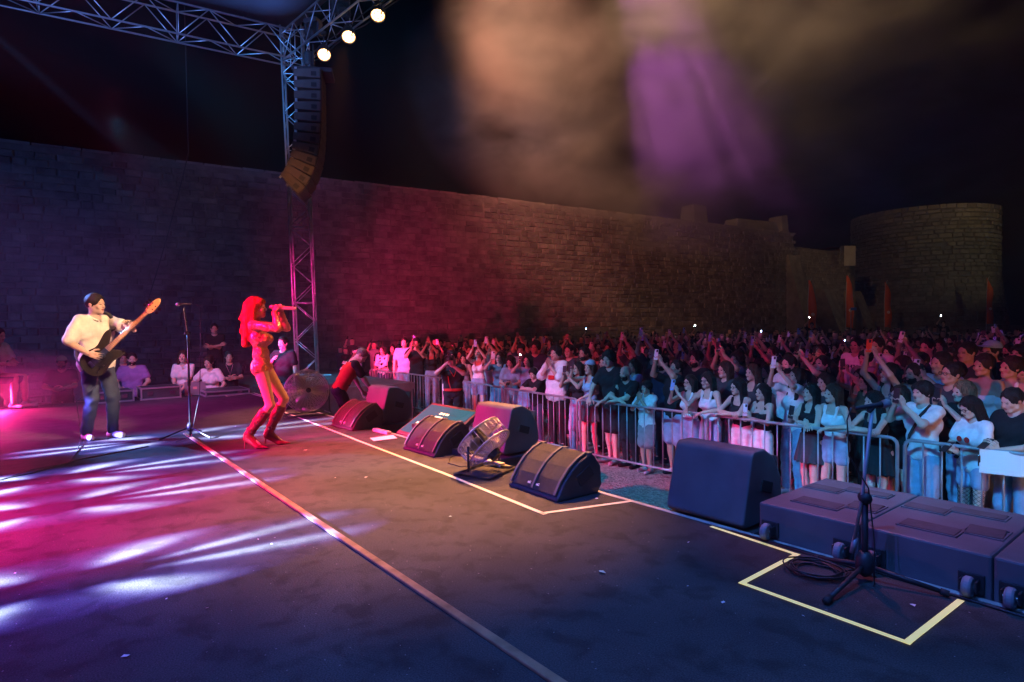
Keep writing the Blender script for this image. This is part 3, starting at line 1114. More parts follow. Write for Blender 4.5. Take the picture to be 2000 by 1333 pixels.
def surface_net(F, lo, h):
    n = np.array(F.shape)
    ins = F < 0
    c = np.zeros(n - 1, dtype=np.int8)
    for dx in (0, 1):
        for dy in (0, 1):
            for dz in (0, 1):
                c += ins[dx:n[0] - 1 + dx, dy:n[1] - 1 + dy, dz:n[2] - 1 + dz]
    act = (c > 0) & (c < 8)
    I = np.argwhere(act)
    if len(I) == 0:
        return np.zeros((0, 3)), np.zeros((0, 4), int)
    idx = -np.ones(n - 1, dtype=np.int64)
    idx[tuple(I.T)] = np.arange(len(I))
    acc = np.zeros((len(I), 3))
    cnt = np.zeros(len(I))
    cs = [(0, 0, 0), (1, 0, 0), (0, 1, 0), (1, 1, 0), (0, 0, 1), (1, 0, 1), (0, 1, 1), (1, 1, 1)]
    val = [F[I[:, 0] + q[0], I[:, 1] + q[1], I[:, 2] + q[2]] for q in cs]
    for a in range(8):
        for b in range(a + 1, 8):
            if sum(abs(cs[a][i] - cs[b][i]) for i in range(3)) != 1:
                continue
            va, vb = val[a], val[b]
            m = (va < 0) != (vb < 0)
            t = np.where(m, va / np.where(m, va - vb, 1), 0)
            P = np.array(cs[a])[None] + t[:, None] * (np.array(cs[b]) - np.array(cs[a]))[None]
            acc[m] += P[m]
            cnt[m] += 1
    V = lo + h * (I + acc / np.maximum(cnt, 1)[:, None])
    Q = []
    for ax in range(3):
        u, w = (ax + 1) % 3, (ax + 2) % 3
        s0 = [slice(None)] * 3
        s1 = [slice(None)] * 3
        s0[ax] = slice(0, n[ax] - 1)
        s1[ax] = slice(1, n[ax])
        A, B = ins[tuple(s0)], ins[tuple(s1)]
        E = np.argwhere(A != B)
        E = E[(E[:, u] > 0) & (E[:, w] > 0) & (E[:, u] < n[u] - 1) & (E[:, w] < n[w] - 1)]
        if len(E) == 0:
            continue
        flip = A[tuple(E.T)]
        def cell(du, dw):
            C = E.copy()
            C[:, u] += du
            C[:, w] += dw
            return idx[tuple(C.T)]
        q = np.stack([cell(-1, -1), cell(0, -1), cell(0, 0), cell(-1, 0)], 1)
        q[~flip] = q[~flip][:, ::-1]
        Q.append(q)
    return V, np.concatenate(Q)


def np_mesh(name, parts, mats):
    """parts: list of (V, F quads, material index or array)"""
    vs, fs, mi, k = [], [], [], 0
    for V, F_, m in parts:
        vs.append(V)
        fs.append(F_ + k)
        mi.append(np.full(len(F_), m) if np.isscalar(m) else m)
        k += len(V)
    V, F_, mi = np.concatenate(vs), np.concatenate(fs), np.concatenate(mi)
    me = bpy.data.meshes.new(name)
    me.vertices.add(len(V))
    me.vertices.foreach_set('co', V.astype(np.float32).ravel())
    me.loops.add(len(F_) * 4)
    me.loops.foreach_set('vertex_index', F_.astype(np.int32).ravel())
    me.polygons.add(len(F_))
    me.polygons.foreach_set('loop_start', np.arange(0, len(F_) * 4, 4, dtype=np.int32))
    me.polygons.foreach_set('material_index', mi.astype(np.int32))
    me.polygons.foreach_set('use_smooth', np.ones(len(F_), bool))
    for m in mats:
        me.materials.append(m)
    me.update(calc_edges=True)
    return me


def xf(V, M):
    return V @ M[:3, :3].T + M[:3, 3]


def rotx(a):
    c, s = math.cos(a), math.sin(a)
    return np.array([[1, 0, 0], [0, c, -s], [0, s, c]])


def rotz(a):
    c, s = math.cos(a), math.sin(a)
    return np.array([[c, -s, 0], [s, c, 0], [0, 0, 1]])


def roty(a):
    c, s = math.cos(a), math.sin(a)
    return np.array([[c, 0, s], [0, 1, 0], [-s, 0, c]])


def head_mesh(fem, h=0.0075):
    S = Sdf()
    w = 0.95 if fem else 1.0
    S.ell((0, -0.008, 0.135), (0.074 * w, 0.094, 0.088), 0.02)
    S.ell((0, 0.026, 0.082), (0.057 * w, 0.068, 0.080 if not fem else 0.076), 0.03)
    S.cap((-0.014, 0.066, 0.018), (0.014, 0.066, 0.018), 0.022 if not fem else 0.017, k=0.03)
    S.cap((-0.045 * w, 0.02, 0.035), (0, 0.06, 0.015), 0.018, k=0.03)
    S.cap((0.045 * w, 0.02, 0.035), (0, 0.06, 0.015), 0.018, k=0.03)
    S.cap((-0.03, 0.082, 0.122), (0.03, 0.082, 0.122), 0.010, k=0.015)
    for s in (-1, 1):
        S.ell((s * 0.031, 0.104, 0.103), (0.017, 0.017, 0.012), 0.012, mode='s')
        S.ell((s * 0.031, 0.078, 0.103), (0.0135, 0.0135, 0.0115), 0.004)
        S.ell((s * 0.042, 0.068, 0.072), (0.02, 0.018, 0.018), 0.02)
        S.ell((s * 0.075 * w, -0.008, 0.098), (0.010, 0.019, 0.030), 0.008)
    S.cap((0, 0.090, 0.108), (0, 0.110, 0.074), 0.007, 0.011, k=0.012)
    S.cap((-0.011, 0.100, 0.070), (0.011, 0.100, 0.070), 0.008, k=0.008)
    S.ell((0, 0.090, 0.049), (0.021, 0.012, 0.006), 0.006)
    S.ell((0, 0.087, 0.038), (0.018, 0.013, 0.007), 0.006)
    S.cap((0, -0.018, -0.075), (0, -0.012, 0.06), 0.054 if not fem else 0.044, 0.05 if not fem else 0.042, k=0.03)
    V, Fq = S.mesh(h)
    c = V[Fq].mean(1)
    mi = np.zeros(len(Fq), int)
    for s in (-1, 1):
        e = ((c[:, 0] - s * 0.031) / 0.0125) ** 2 + ((c[:, 2] - 0.103) / 0.0065) ** 2
        mi[(e < 1) & (c[:, 1] > 0.06)] = 1
    e = (c[:, 0] / 0.021) ** 2 + ((c[:, 2] - 0.044) / 0.0105) ** 2
    mi[(e < 1) & (c[:, 1] > 0.07)] = 2
    return V, Fq, mi


def hair_mesh(style, h=0.009, seed=0):
    S = Sdf()
    rr = random.Random(seed)
    if style in ('short', 'quiff', 'buzz', 'curly', 'balding', 'fringe'):
        g = {'short': 0.010, 'quiff': 0.016, 'buzz': 0.006, 'curly': 0.026, 'balding': 0.005, 'fringe': 0.02}[style]
        S.ell((0, -0.012, 0.140), (0.076 + g, 0.096 + g, 0.090 + g), 0.02)
        if style == 'quiff':
            S.cap((-0.035, 0.055, 0.215), (0.035, 0.055, 0.215), 0.030, k=0.03)
        if style == 'fringe':
            S.cap((-0.04, 0.078, 0.165), (0.04, 0.078, 0.165), 0.026, k=0.03)
        top = {'fringe': 0.088, 'balding': 0.16, 'curly': 0.105}.get(style, 0.122)
        S.ell((0, 0.125, 0.065), (0.078, 0.085, top), 0.012, mode='s')
        if style == 'balding':
            S.ell((0, 0.05, 0.235), (0.06, 0.09, 0.06), 0.02, mode='s')
        S.ell((0, 0.075, 0.02), (0.12, 0.085, 0.085), 0.012, mode='s')
        S.plane((0, 0, 0.052), (0, 0, -1))
        if style == 'curly':
            S.noise(lambda X, Y, Z: 0.009 * np.sin(X * 130 + 1) * np.sin(Y * 120 + 2) * np.sin(Z * 125))
        else:
            S.noise(lambda X, Y, Z: 0.0028 * np.sin(np.arctan2(X, Y + 0.01) * 34 + Z * 30) + 0 * Z)
    elif style == 'beard':
        S.ell((0, 0.03, 0.035), (0.066, 0.072, 0.062), 0.02)
        S.ell((0, 0.095, 0.10), (0.075, 0.09, 0.050), 0.01, mode='s')
        S.ell((0, 0.105, 0.044), (0.024, 0.03, 0.010), 0.006, mode='s')
        S.ell((0, -0.06, 0.06), (0.12, 0.075, 0.12), 0.01, mode='s')
        S.plane((0, 0, 0.068), (0, 0, 1))
        S.cap((-0.022, 0.099, 0.060), (0.022, 0.099, 0.060), 0.006, k=0.006)
    else:                                            # long, wavy, pony, bun, bob, blown
        S.ell((0, -0.014, 0.140), (0.088, 0.108, 0.104), 0.02)
        ln = {'long': 0.34, 'wavy': 0.28, 'bob': 0.12, 'blown': 0.34, 'pony': 0.0, 'bun': 0.0}[style]
        if ln:
            for s in (-1, 1):
                S.cap((s * 0.068, -0.005, 0.13), (s * 0.085, -0.005 if style != 'blown' else -0.07, 0.08 - ln), 0.036, 0.026, 0.03)
                S.cap((s * 0.06, -0.06, 0.13), (s * 0.07, -0.085 if style != 'blown' else -0.15, 0.05 - ln), 0.045, 0.03, 0.03)
            S.cap((0, -0.075, 0.12), (0, -0.105 if style != 'blown' else -0.17, 0.05 - ln), 0.06, 0.04, 0.04)
            if style == 'blown':
                S.cap((0, -0.11, 0.06), (0.02, -0.20, 0.0), 0.040, 0.010, 0.05)
                S.cap((0.0, -0.10, -0.02), (0.01, -0.20, -0.14), 0.045, 0.012, 0.05)
                S.cap((-0.05, 0.075, 0.175), (0.05, 0.075, 0.175), 0.026, k=0.03)
        if style == 'pony':
            S.cap((0, -0.10, 0.17), (0, -0.16, 0.0), 0.036, 0.016, 0.02)
        if style == 'bun':
            S.ell((0, -0.105, 0.185), (0.042, 0.042, 0.042), 0.015)
        S.ell((0, 0.125, 0.055), (0.064, 0.085, 0.122 if style != 'blown' else 0.092), 0.012, mode='s')
        if style in ('pony', 'bun'):
            S.ell((0, 0.06, -0.02), (0.12, 0.1, 0.10), 0.012, mode='s')
            S.plane((0, 0, 0.03), (0, 0, -1)) if style == 'bun' else None
        else:
            S.cap((0, 0.01, 0.05), (0, 0.02, -0.2), 0.048, 0.07, 0.01, mode='s')
        wv = 0.0042 if style in ('wavy', 'blown') else 0.0026
        S.noise(lambda X, Y, Z: wv * np.sin(np.arctan2(X, Y + 0.02) * 38 + (np.sin(Z * 40) * 1.5 if style == 'wavy' else Z * 6)))
    S.noise(lambda X, Y, Z: 0.0032 * np.sin(X * 97 + Z * 43) * np.sin(Y * 83 - Z * 37 + 0.7))
    return S.mesh(h)


def hand_sdf(curl, thumb_in=0.5, h=0.0065):
    """right hand: wrist at the origin, fingers along +z, palm faces +y, thumb on -x"""
    S = Sdf()
    S.cap((0, 0, -0.02), (0, 0, 0.03), 0.025, 0.028, 0.01, s=(1, 0.8, 1))
    S.cap((-0.018, 0.0, 0.035), (-0.022, 0.0, 0.082), 0.018, 0.016, 0.015, s=(1, 0.75, 1))
    S.cap((0.014, 0.0, 0.035), (0.020, 0.0, 0.078), 0.019, 0.015, 0.015, s=(1, 0.75, 1))
    for i, (x, L, r) in enumerate(((-0.030, 0.074, 0.0086), (-0.010, 0.083, 0.0090), (0.011, 0.077, 0.0086), (0.030, 0.060, 0.0076))):
        p = V3(x, 0.0, 0.084 - abs(i - 1) * 0.004)
        a = 0.0
        d0 = (x / 0.03) * 0.10
        for q, fr in enumerate((0.45, 0.31, 0.24)):
            a += curl[q] * (1 + 0.12 * (i - 1))
            d = V3(math.sin(d0) * math.cos(a), math.sin(a), math.cos(a) * math.cos(d0))
            e = p + d * L * fr
            S.cap(p, e, r * (1 - 0.08 * q), r * (1 - 0.08 * (q + 1)), 0.004)
            p = e
    p = V3(-0.026, 0.006, 0.026)
    for q, (L, dr) in enumerate(((0.040, (-0.75, 0.30, 0.55)), (0.032, (-0.45 + 0.5 * thumb_in, 0.35 + 0.4 * thumb_in, 0.75)), (0.026, (-0.2 + 0.6 * thumb_in, 0.3 + 0.3 * thumb_in, 0.8)))):
        d = V3(*dr)
        d /= np.linalg.norm(d)
        e = p + d * L
        S.cap(p, e, 0.0125 - 0.0015 * q, 0.011 - 0.0015 * q, 0.008)
        p = e
    return S.mesh(h)


HANDS = {'hold': hand_sdf((0.55, 0.75, 0.5), 0.7), 'rest': hand_sdf((0.28, 0.35, 0.25), 0.2), 'fist': hand_sdf((1.25, 1.35, 0.9), 1.0), 'flat': hand_sdf((0.08, 0.12, 0.1), 0.1)}
HANDS_LO = {'hold': hand_sdf((0.55, 0.75, 0.5), 0.7, 0.009), 'rest': hand_sdf((0.28, 0.35, 0.25), 0.2, 0.009)}
HEADS = {True: head_mesh(True), False: head_mesh(False)}
HEADS_LO = {True: head_mesh(True, 0.0115), False: head_mesh(False, 0.0115)}


def unit(v):
    v = np.asarray(v, float)
    return v / max(np.linalg.norm(v), 1e-9)


def ik(a, t, l1, l2, pole):
    a, t = np.asarray(a, float), np.asarray(t, float)
    d = t - a
    L = np.linalg.norm(d)
    if L > (l1 + l2) * 0.995:
        t = a + d / L * (l1 + l2) * 0.995
        d = t - a
        L = np.linalg.norm(d)
    u = d / L
    x = (l1 * l1 - l2 * l2 + L * L) / (2 * L)
    hgt = math.sqrt(max(l1 * l1 - x * x, 0))
    p = np.asarray(pole, float)
    p = unit(p - u * (p @ u))
    return a + u * x + p * hgt, t


def place_hand(kind, right, wrist, fdir, normal, scale=1.0, lo=False):
    V, Fq = (HANDS_LO if lo and kind in HANDS_LO else HANDS)[kind]
    z = unit(fdir)
    y = unit(np.asarray(normal, float) - z * (np.asarray(normal, float) @ z))
    x = np.cross(y, z)
    Vl = V.copy() * scale
    if not right:
        Vl[:, 0] *= -1
        Fq = Fq[:, ::-1]
    return Vl @ np.stack([x, y, z], 1).T + wrist, Fq


def figure(fem=False, lean=0.0, twist=0.0, pelvis=(0, 0, 0.93), rh=None, lh=None, rpole=(1, -0.6, -0.7), lpole=(-1, -0.6, -0.7),
           rhand=('rest', None, None), lhand=('rest', None, None), rfoot=(0.10, 0, 0), lfoot=(-0.10, 0, 0), rtoe=(0.15, 1, 0), ltoe=(-0.15, 1, 0),
           kpole=(0, 1, 0), head=(0, 0, 0), top='tee', bottom='jeans', shoes=True, hair='short', beard=False, hb=0.018, lo=False, fat=1.0, heel=0.0, boots=False, hseed=0, joints=None):
    """returns {part: (V, F[, mi])} in body space: +y forward, +x the body's right, metres for a 1.75 m person"""
    P = np.asarray(pelvis, float)
    Rt = rotz(twist) @ rotx(-lean)
    tp = lambda x, y, z: P + Rt @ V3(x, y, z - 0.93)
    shw = 0.150 if fem else 0.178
    sh = {1: tp(shw, -0.012, 1.405), -1: tp(-shw, -0.012, 1.405)}
    if joints:
        for k_ in joints:
            sh[k_] = np.asarray(joints[k_], float)
    hp = {1: P + V3(0.09, 0, -0.02), -1: P + V3(-0.09, 0, -0.02)}
    ua, fa, th_, ca = 0.285, 0.25, 0.425, 0.415
    hand_t = {1: rh if rh is not None else tuple(sh[1] + V3(0.08, 0.03, -0.53)), -1: lh if lh is not None else tuple(sh[-1] + V3(-0.08, 0.03, -0.53))}
    el, wr, kn, an = {}, {}, {}, {}
    for s, pole in ((1, rpole), (-1, lpole)):
        el[s], wr[s] = ik(sh[s], hand_t[s], ua, fa, pole)
    for s, ft in ((1, rfoot), (-1, lfoot)):
        kn[s], an[s] = ik(hp[s], V3(ft[0], ft[1], ft[2] + 0.075 + heel), th_, ca, kpole)
    out = {}
    aw = (0.043, 0.034, 0.036, 0.023) if fem else (0.050, 0.041, 0.041, 0.027)
    lw = (0.077, 0.052, 0.050, 0.033) if fem else (0.079, 0.056, 0.052, 0.037)

    def torso(S, g=0.0, k=0.07):
        if fem:
            S.cap(tp(-.070, -.012, .92), tp(.070, -.012, .92), .104 * fat + g, k=k, R=Rt, s=(1, .88, 1))
            S.cap(tp(-.045, 0, 1.08), tp(.045, 0, 1.08), .082 * fat + g, k=k, R=Rt, s=(1, .86, 1))
            S.cap(tp(-.060, 0, 1.25), tp(.060, 0, 1.25), .092 * fat + g, k=k, R=Rt, s=(1, .86, 1))
            for s in (-1, 1):
                S.ell(tp(s * .066, .075, 1.235), (.056 + g,) * 3, 0.04)
            S.cap(sh[-1] + (sh[1] - sh[-1]) * 0.12, sh[1] - (sh[1] - sh[-1]) * 0.12, .044 + g, k=k, R=Rt)
        else:
            S.cap(tp(-.065, 0, .92), tp(.065, 0, .92), .104 * fat + g, k=k, R=Rt, s=(1, .86, 1))
            S.cap(tp(-.060, .01 * fat, 1.08), tp(.060, .01 * fat, 1.08), .098 * fat + g, k=k, R=Rt, s=(1, .88, 1))
            S.cap(tp(-.085, 0, 1.26), tp(.085, 0, 1.26), .110 * fat + g, k=k, R=Rt, s=(1, .88, 1))
            S.cap(sh[-1] + (sh[1] - sh[-1]) * 0.1, sh[1] - (sh[1] - sh[-1]) * 0.1, .056 + g, k=k, R=Rt)

    def arms(S, g=0.0, frac=2.0, flare=0.0):
        for s in (-1, 1):
            f1 = min(frac, 1.0)
            e = sh[s] + (el[s] - sh[s]) * f1
            S.cap(sh[s], e, aw[0] * fat ** .5 + g, aw[0] + (aw[1] - aw[0]) * f1 + g + flare, 0.03)
            if frac > 1:
                f2 = min(frac - 1, 1.0)
                S.cap(el[s], el[s] + (wr[s] - el[s]) * f2, aw[2] + g, aw[2] + (aw[3] - aw[2]) * f2 + g, 0.02)

    def legs(S, g=0.0, frac=2.0, flare=0.0, k=0.016):
        for s in (-1, 1):
            f1 = min(frac, 1.0)
            S.cap(hp[s], hp[s] + (kn[s] - hp[s]) * f1, lw[0] * fat ** .5 + g, lw[0] + (lw[1] - lw[0]) * f1 + g + flare, k)
            if frac > 1:
                f2 = min(frac - 1, 1.0)
                S.cap(kn[s], kn[s] + (an[s] - kn[s]) * f2, lw[2] + g, lw[2] + (lw[3] - lw[2]) * f2 + g + flare, k)
                mid = kn[s] + (an[s] - kn[s]) * 0.3
                bk = unit(np.cross(np.cross(an[s] - kn[s], V3(0, 1, 0) if kpole[1] >= 0 else V3(0, -1, 0)), an[s] - kn[s]))
                S.cap(mid, mid + (an[s] - kn[s]) * 0.15, 0.050 + g, 0.044 + g, 0.03)
    # --- skin
    S = Sdf()
    torso(S)
    S.cap(tp(0, -.02, 1.40), tp(0, -.005, 1.52), 0.056 if not fem else 0.046, 0.05 if not fem else 0.043, 0.05)
    arms(S)
    legs(S)
    toe = {1: unit(V3(*rtoe)), -1: unit(V3(*ltoe))}
    for s in (-1, 1):
        S.cap(an[s] + V3(0, 0, -0.02), an[s] + V3(0, 0, -0.035 - heel) + toe[s] * 0.13, 0.034, 0.024, 0.03)
    V, Fq = S.mesh(hb)
    parts = [(V, Fq, 0)]
    # head
    hx, hy, hz = head
    Rh = Rt @ rotz(hx) @ rotx(hy) @ roty(hz)
    hp0 = tp(0, 0.005, 1.495)
    Hm = np.eye(4)
    Hm[:3, :3] = Rh
    Hm[:3, 3] = hp0
    HV, HF, HM = (HEADS_LO if lo else HEADS)[fem]
    parts.append((xf(HV, Hm), HF, HM))
    for s, spec in ((1, rhand), (-1, lhand)):
        kind, fd, nm = (list(spec) + [None, None])[:3]
        if fd is None:
            fd = wr[s] - el[s]
        if nm is None:
            nm = (-s, 0, 0)
        hv, hf = place_hand(kind, s == 1, wr[s], fd, nm, 0.92 if fem else 1.0, lo)
        parts.append((hv, hf, 0))
    out['body'] = parts
    # --- top
    if top and top != 'none':
        S = Sdf()
        gg = {'tee': 0.014, 'shirt': 0.017, 'loose': 0.026, 'tank': 0.006, 'crop': 0.010, 'tube': 0.007, 'long': 0.014, 'dress': 0.008}[top]
        torso(S, gg, 0.06)
        if top in ('tee', 'crop'):
            arms(S, 0.014, 0.62, 0.012)
        elif top in ('shirt', 'loose'):
            arms(S, 0.014, 0.86, 0.026)
        elif top in ('long', 'dress'):
            arms(S, 0.010, 1.92)
        if top in ('loose', 'shirt'):
            S.cap(tp(-.075, 0, .90), tp(.075, 0, .90), .122 * fat, k=0.06, R=Rt, s=(1, .9, 1))
        if top in ('tank', 'tube'):
            S.plane(tp(0, 0, 1.325 if top == 'tank' else 1.285), Rt @ V3(0, 0, 1))
            if top == 'tank':
                for s in (-1, 1):
                    a = tp(s * .078, .088 if fem else .09, 1.30)
                    m1 = tp(s * .088, 0.03, 1.432 if fem else 1.445)
                    c = tp(s * .082, -.085, 1.30)
                    S.cap(a, m1, 0.019, k=0.008)
                    S.cap(m1, c, 0.019, k=0.008)
        else:
            S.ell(tp(0, .035, 1.50), (.078, .085, .078) if top != 'dress' else (.07, .07, .05), 0.01, mode='s')
            S.cap(tp(0, -.01, 1.53), tp(0, -.01, 1.70), .066, k=0.01, mode='s')
        hem = {'tee': 0.85, 'shirt': 0.80, 'loose': 0.78, 'tank': 0.99, 'crop': 1.06, 'tube': 1.0, 'long': 0.88, 'dress': 0.80}[top]
        S.plane(tp(0, 0, hem), Rt @ V3(0, 0, -1))
        S.noise(lambda X, Y, Z: 0.0032 * np.sin(X * 38 + Z * 22) * np.sin(Z * 31 - Y * 27 + 1.3) + 0.0022 * np.sin(Z * 75 + X * 46 + Y * 31))
        out['top'] = S.mesh(hb)
    if bottom and bottom != 'none':
        S = Sdf()
        rp_ = .100 * fat
        if bottom == 'skirt':
            S.cap(P + V3(0, -0.005, .08), P + V3(0, 0.0, -.26), .125 * fat, .190, 0.03, s=(1.22, .98, 1))
            S.plane(P + V3(0, 0, -.27), (0, 0, -1))
            S.noise(lambda X, Y, Z: 0.008 * np.sin(np.arctan2(X, Y) * 14) * np.clip((P[2] + .05 - Z) * 4, 0, 1))
        else:
            S.cap(P + V3(-.062, -.010, -.01), P + V3(.062, -.010, -.01), .108 * fat, k=0.03, s=(1, .9, 1))
            S.cap(P + V3(-.052, -.002, .06), P + V3(.052, -.002, .06), (.098 if fem else .102) * fat, k=0.03, s=(1, .88, 1))
            if bottom == 'shorts':
                legs(S, 0.010, 0.42, 0.012, 0.035)
            elif bottom == 'long_shorts':
                legs(S, 0.022, 0.86, 0.022)
            elif bottom == 'wide':
                legs(S, 0.018, 1.97, 0.022)
            else:
                legs(S, 0.012, 1.95, 0.010)
            S.noise(lambda X, Y, Z: 0.003 * np.sin(Z * 34 + X * 25) * np.sin(Y * 40 + Z * 17) + 0.0022 * np.sin(Z * 62 + X * 40 - Y * 28))
        S.plane(P + V3(0, 0, .115 if top in ('crop', 'tube', 'tank', 'none') else 0.0), (0, 0, 1))
        out['bottom'] = S.mesh(hb)
    if shoes:
        S = Sdf()
        for s in (-1, 1):
            a0 = an[s] + V3(0, 0, -0.04 - heel)
            S.cap(a0 - toe[s] * 0.045, a0 + toe[s] * 0.15 + V3(0, 0, -0.004), 0.042, 0.036, 0.02, s=(1, 1, 1))
            S.cap(an[s] + V3(0, 0, 0.0), a0 - toe[s] * 0.02, 0.046, 0.044, 0.02)
        S.plane((0, 0, min(rfoot[2], lfoot[2]) + 0.002), (0, 0, -1))
        out['shoes'] = S.mesh(min(hb, 0.014))
    hv = []
    if hair and hair != 'bald':
        v, f = HAIRS[hair] if hair in HAIRS else hair_mesh(hair)
        hv.append((xf(v, Hm), f, 0))
    if beard:
        v, f = HAIRS['beard']
        hv.append((xf(v, Hm), f, 0))
    S = Sdf()
    for s in (-1, 1):
        S.cap((s * 0.016, 0.0935, 0.119), (s * 0.046, 0.082, 0.121), 0.0045, k=0.003)
    v, f = S.mesh(0.006)
    hv.append((xf(v, Hm), f, 0))
    out['hair'] = hv
    out['_'] = dict(head=Hm, wr=wr, el=el, sh=sh, kn=kn, an=an, hp=hp, Rt=Rt, P=P, toe=toe)
    return out


HAIRS = {k: hair_mesh(k, 0.0095) for k in ('short', 'quiff', 'buzz', 'curly', 'balding', 'fringe', 'beard', 'long', 'wavy', 'pony', 'bun', 'bob')}


def skin_mat(tone):
    cols = {0: (0.62, 0.42, 0.33), 1: (0.52, 0.33, 0.24), 2: (0.40, 0.24, 0.17)}
    return mat('skin_%d' % tone, cols[tone], 0.55, var=0.06, scale=30, spec=0.35)


M_EYE = mat('eye', (0.03, 0.025, 0.02), 0.2)
M_LIP = mat('lips', (0.42, 0.13, 0.12), 0.45)
HAIRC = {'black': (0.012, 0.010, 0.010), 'brown': (0.045, 0.025, 0.016), 'dark': (0.022, 0.015, 0.012), 'fair': (0.20, 0.12, 0.06), 'red': (0.33, 0.085, 0.025), 'grey': (0.15, 0.14, 0.13)}


def hair_mat(c):
    m = bpy.data.materials.get('hair_' + c)
    if m:
        return m
    m = bpy.data.materials.new('hair_' + c)
    m.use_nodes = True
    n, l = m.node_tree.nodes, m.node_tree.links
    b = n['Principled BSDF']
    tc = n.new('ShaderNodeTexCoord')
    mp = n.new('ShaderNodeMapping')
    mp.inputs['Scale'].default_value = (150, 150, 9)
    no = n.new('ShaderNodeTexNoise')
    no.inputs['Scale'].default_value = 1.0
    no.inputs['Detail'].default_value = 3
    l.new(tc.outputs['Object'], mp.inputs[0])
    l.new(mp.outputs[0], no.inputs[0])
    rp = n.new('ShaderNodeValToRGB')
    k = HAIRC[c]
    rp.color_ramp.elements[0].position = 0.35
    rp.color_ramp.elements[1].position = 0.68
    rp.color_ramp.elements[0].color = (*[q * 0.35 for q in k], 1)
    rp.color_ramp.elements[1].color = (*[min(1, q * 1.7) for q in k], 1)
    l.new(no.outputs[0], rp.inputs[0])
    l.new(rp.outputs[0], b.inputs['Base Color'])
    b.inputs['Roughness'].default_value = 0.55
    b.inputs['Specular IOR Level'].default_value = 0.3
    bp = n.new('ShaderNodeBump')
    bp.inputs['Strength'].default_value = 0.9
    bp.inputs['Distance'].default_value = 0.012
    l.new(no.outputs[0], bp.inputs['Height'])
    l.new(bp.outputs[0], b.inputs['Normal'])
    return m


CLOTH = {'white': (0.78, 0.78, 0.78), 'black': (0.02, 0.02, 0.024), 'ltblue': (0.30, 0.50, 0.66), 'navy': (0.04, 0.05, 0.10), 'grey': (0.28, 0.28, 0.30), 'denim': (0.30, 0.40, 0.55), 'dkdenim': (0.045, 0.06, 0.115),
         'red': (0.62, 0.03, 0.03), 'cream': (0.72, 0.68, 0.60), 'purple': (0.30, 0.16, 0.45), 'teal': (0.10, 0.36, 0.42), 'pink': (0.70, 0.35, 0.42), 'charcoal': (0.06, 0.06, 0.07), 'brown': (0.22, 0.12, 0.08), 'olive': (0.12, 0.13, 0.08)}


def cloth_mat(c):
    return mat('cloth_' + c, CLOTH[c], 0.85, var=0.12, scale=14, bump=0.35, bscale=45, spec=0.2)


def person(label, loc, face, height, fig, tone=0, hairc='dark', topc='white', botc='denim', shoec='white', group=None, merge=False):
    """an Empty at the feet that parents body, clothes and hair; face = world angle of the facing direction"""
    sc_ = height / 1.75
    root = thing('person', label, 'person', loc, face - PI / 2, group)
    root.scale = (sc_, sc_, sc_)
    mats = [skin_mat(tone), M_EYE, M_LIP]
    link_mesh('body', np_mesh('body', fig['body'], mats), root)
    for k, c, nm in (('top', topc, 'top'), ('bottom', botc, 'trousers'), ('shoes', shoec, 'shoes')):
        if k in fig:
            link_mesh(nm, np_mesh(nm, [(fig[k][0], fig[k][1], 0)], [cloth_mat(c)]), root)
    link_mesh('hair', np_mesh('hair', fig['hair'], [hair_mat(hairc)]), root)
    return root


# ------------------------------------------------------------------ stage wedges
def wedge_proto(label):
    t = thing('stage_wedge', label, 'stage monitor', (0, 0, 0), 0, 'wedge monitors along the stage front')
    w = 0.29
    face = [(0.02, 0.035), (0.075, 0.125), (0.15, 0.205), (0.235, 0.262), (0.315, 0.295)]
    prof = [(0.0, 0.0), (0.0, 0.022)] + face + [(0.36, 0.295), (0.43, 0.20), (0.44, 0.06), (0.40, 0.0)]
    b = MB()
    b.prism(prof, -w, w)
    b.build('cabinet', M_CASE, t, bevel=0.01)
    b = MB()                                          # curved grille, proud of the sloping face
    off = []
    for i, (y, z) in enumerate(face):
        a, c = face[max(i - 1, 0)], face[min(i + 1, 4)]
        d = Vector((c[0] - a[0], c[1] - a[1])).normalized()
        off.append((y - d.y * 0.012, z + d.x * 0.012))
    b.prism(off + face[::-1], -w + 0.03, w - 0.03)
    b.build('grille', M_GRILLE, t)
    for x in (-w + 0.03, 0.0, w - 0.03):
        b = MB()
        o2 = [(y - 0.010, z + 0.008) for y, z in off]
        b.prism(o2 + off[::-1], x - 0.011, x + 0.011)
        b.build('trim_bar', mat('trim_bar', (0.16, 0.15, 0.15), 0.5, 0.2), t)
    for x in (-w, 0, w):
        b = MB()
        b.box((x * 0.9, 0.33, 0.302), (0.05, 0.045, 0.018), ch=0.005)
        b.build('corner_clip', mat('trim_bar', (0.16, 0.15, 0.15)), t)
    for x in (-0.055, 0.045):                        # the maker's mark: two small pale glyph blocks
        b = MB()
        for k, (dx, dz, sx, sz) in enumerate(((0, 0, .034, .007), (-0.006, .012, .018, .007), (0.010, .020, .012, .006))):
            q = 0.3 + (dz * 6)
            y = off[0][0] + (off[1][0] - off[0][0]) * q - 0.003
            z = off[0][1] + (off[1][1] - off[0][1]) * q + 0.002
            b.box((x + dx, y, z), (sx, 0.004, sz), Matrix.Rotation(-0.55, 3, 'X'))
        tag(b.build('logo', M_PAPER, t), kind='stuff')
    for s in (-1, 1):
        b = MB()
        b.box((s * (w + 0.001), 0.27, 0.15), (0.012, 0.15, 0.09), Matrix.Rotation(0.5, 3, 'X'), ch=0.004)
        b.build('side_handle', M_RUBBER, t)
    return t


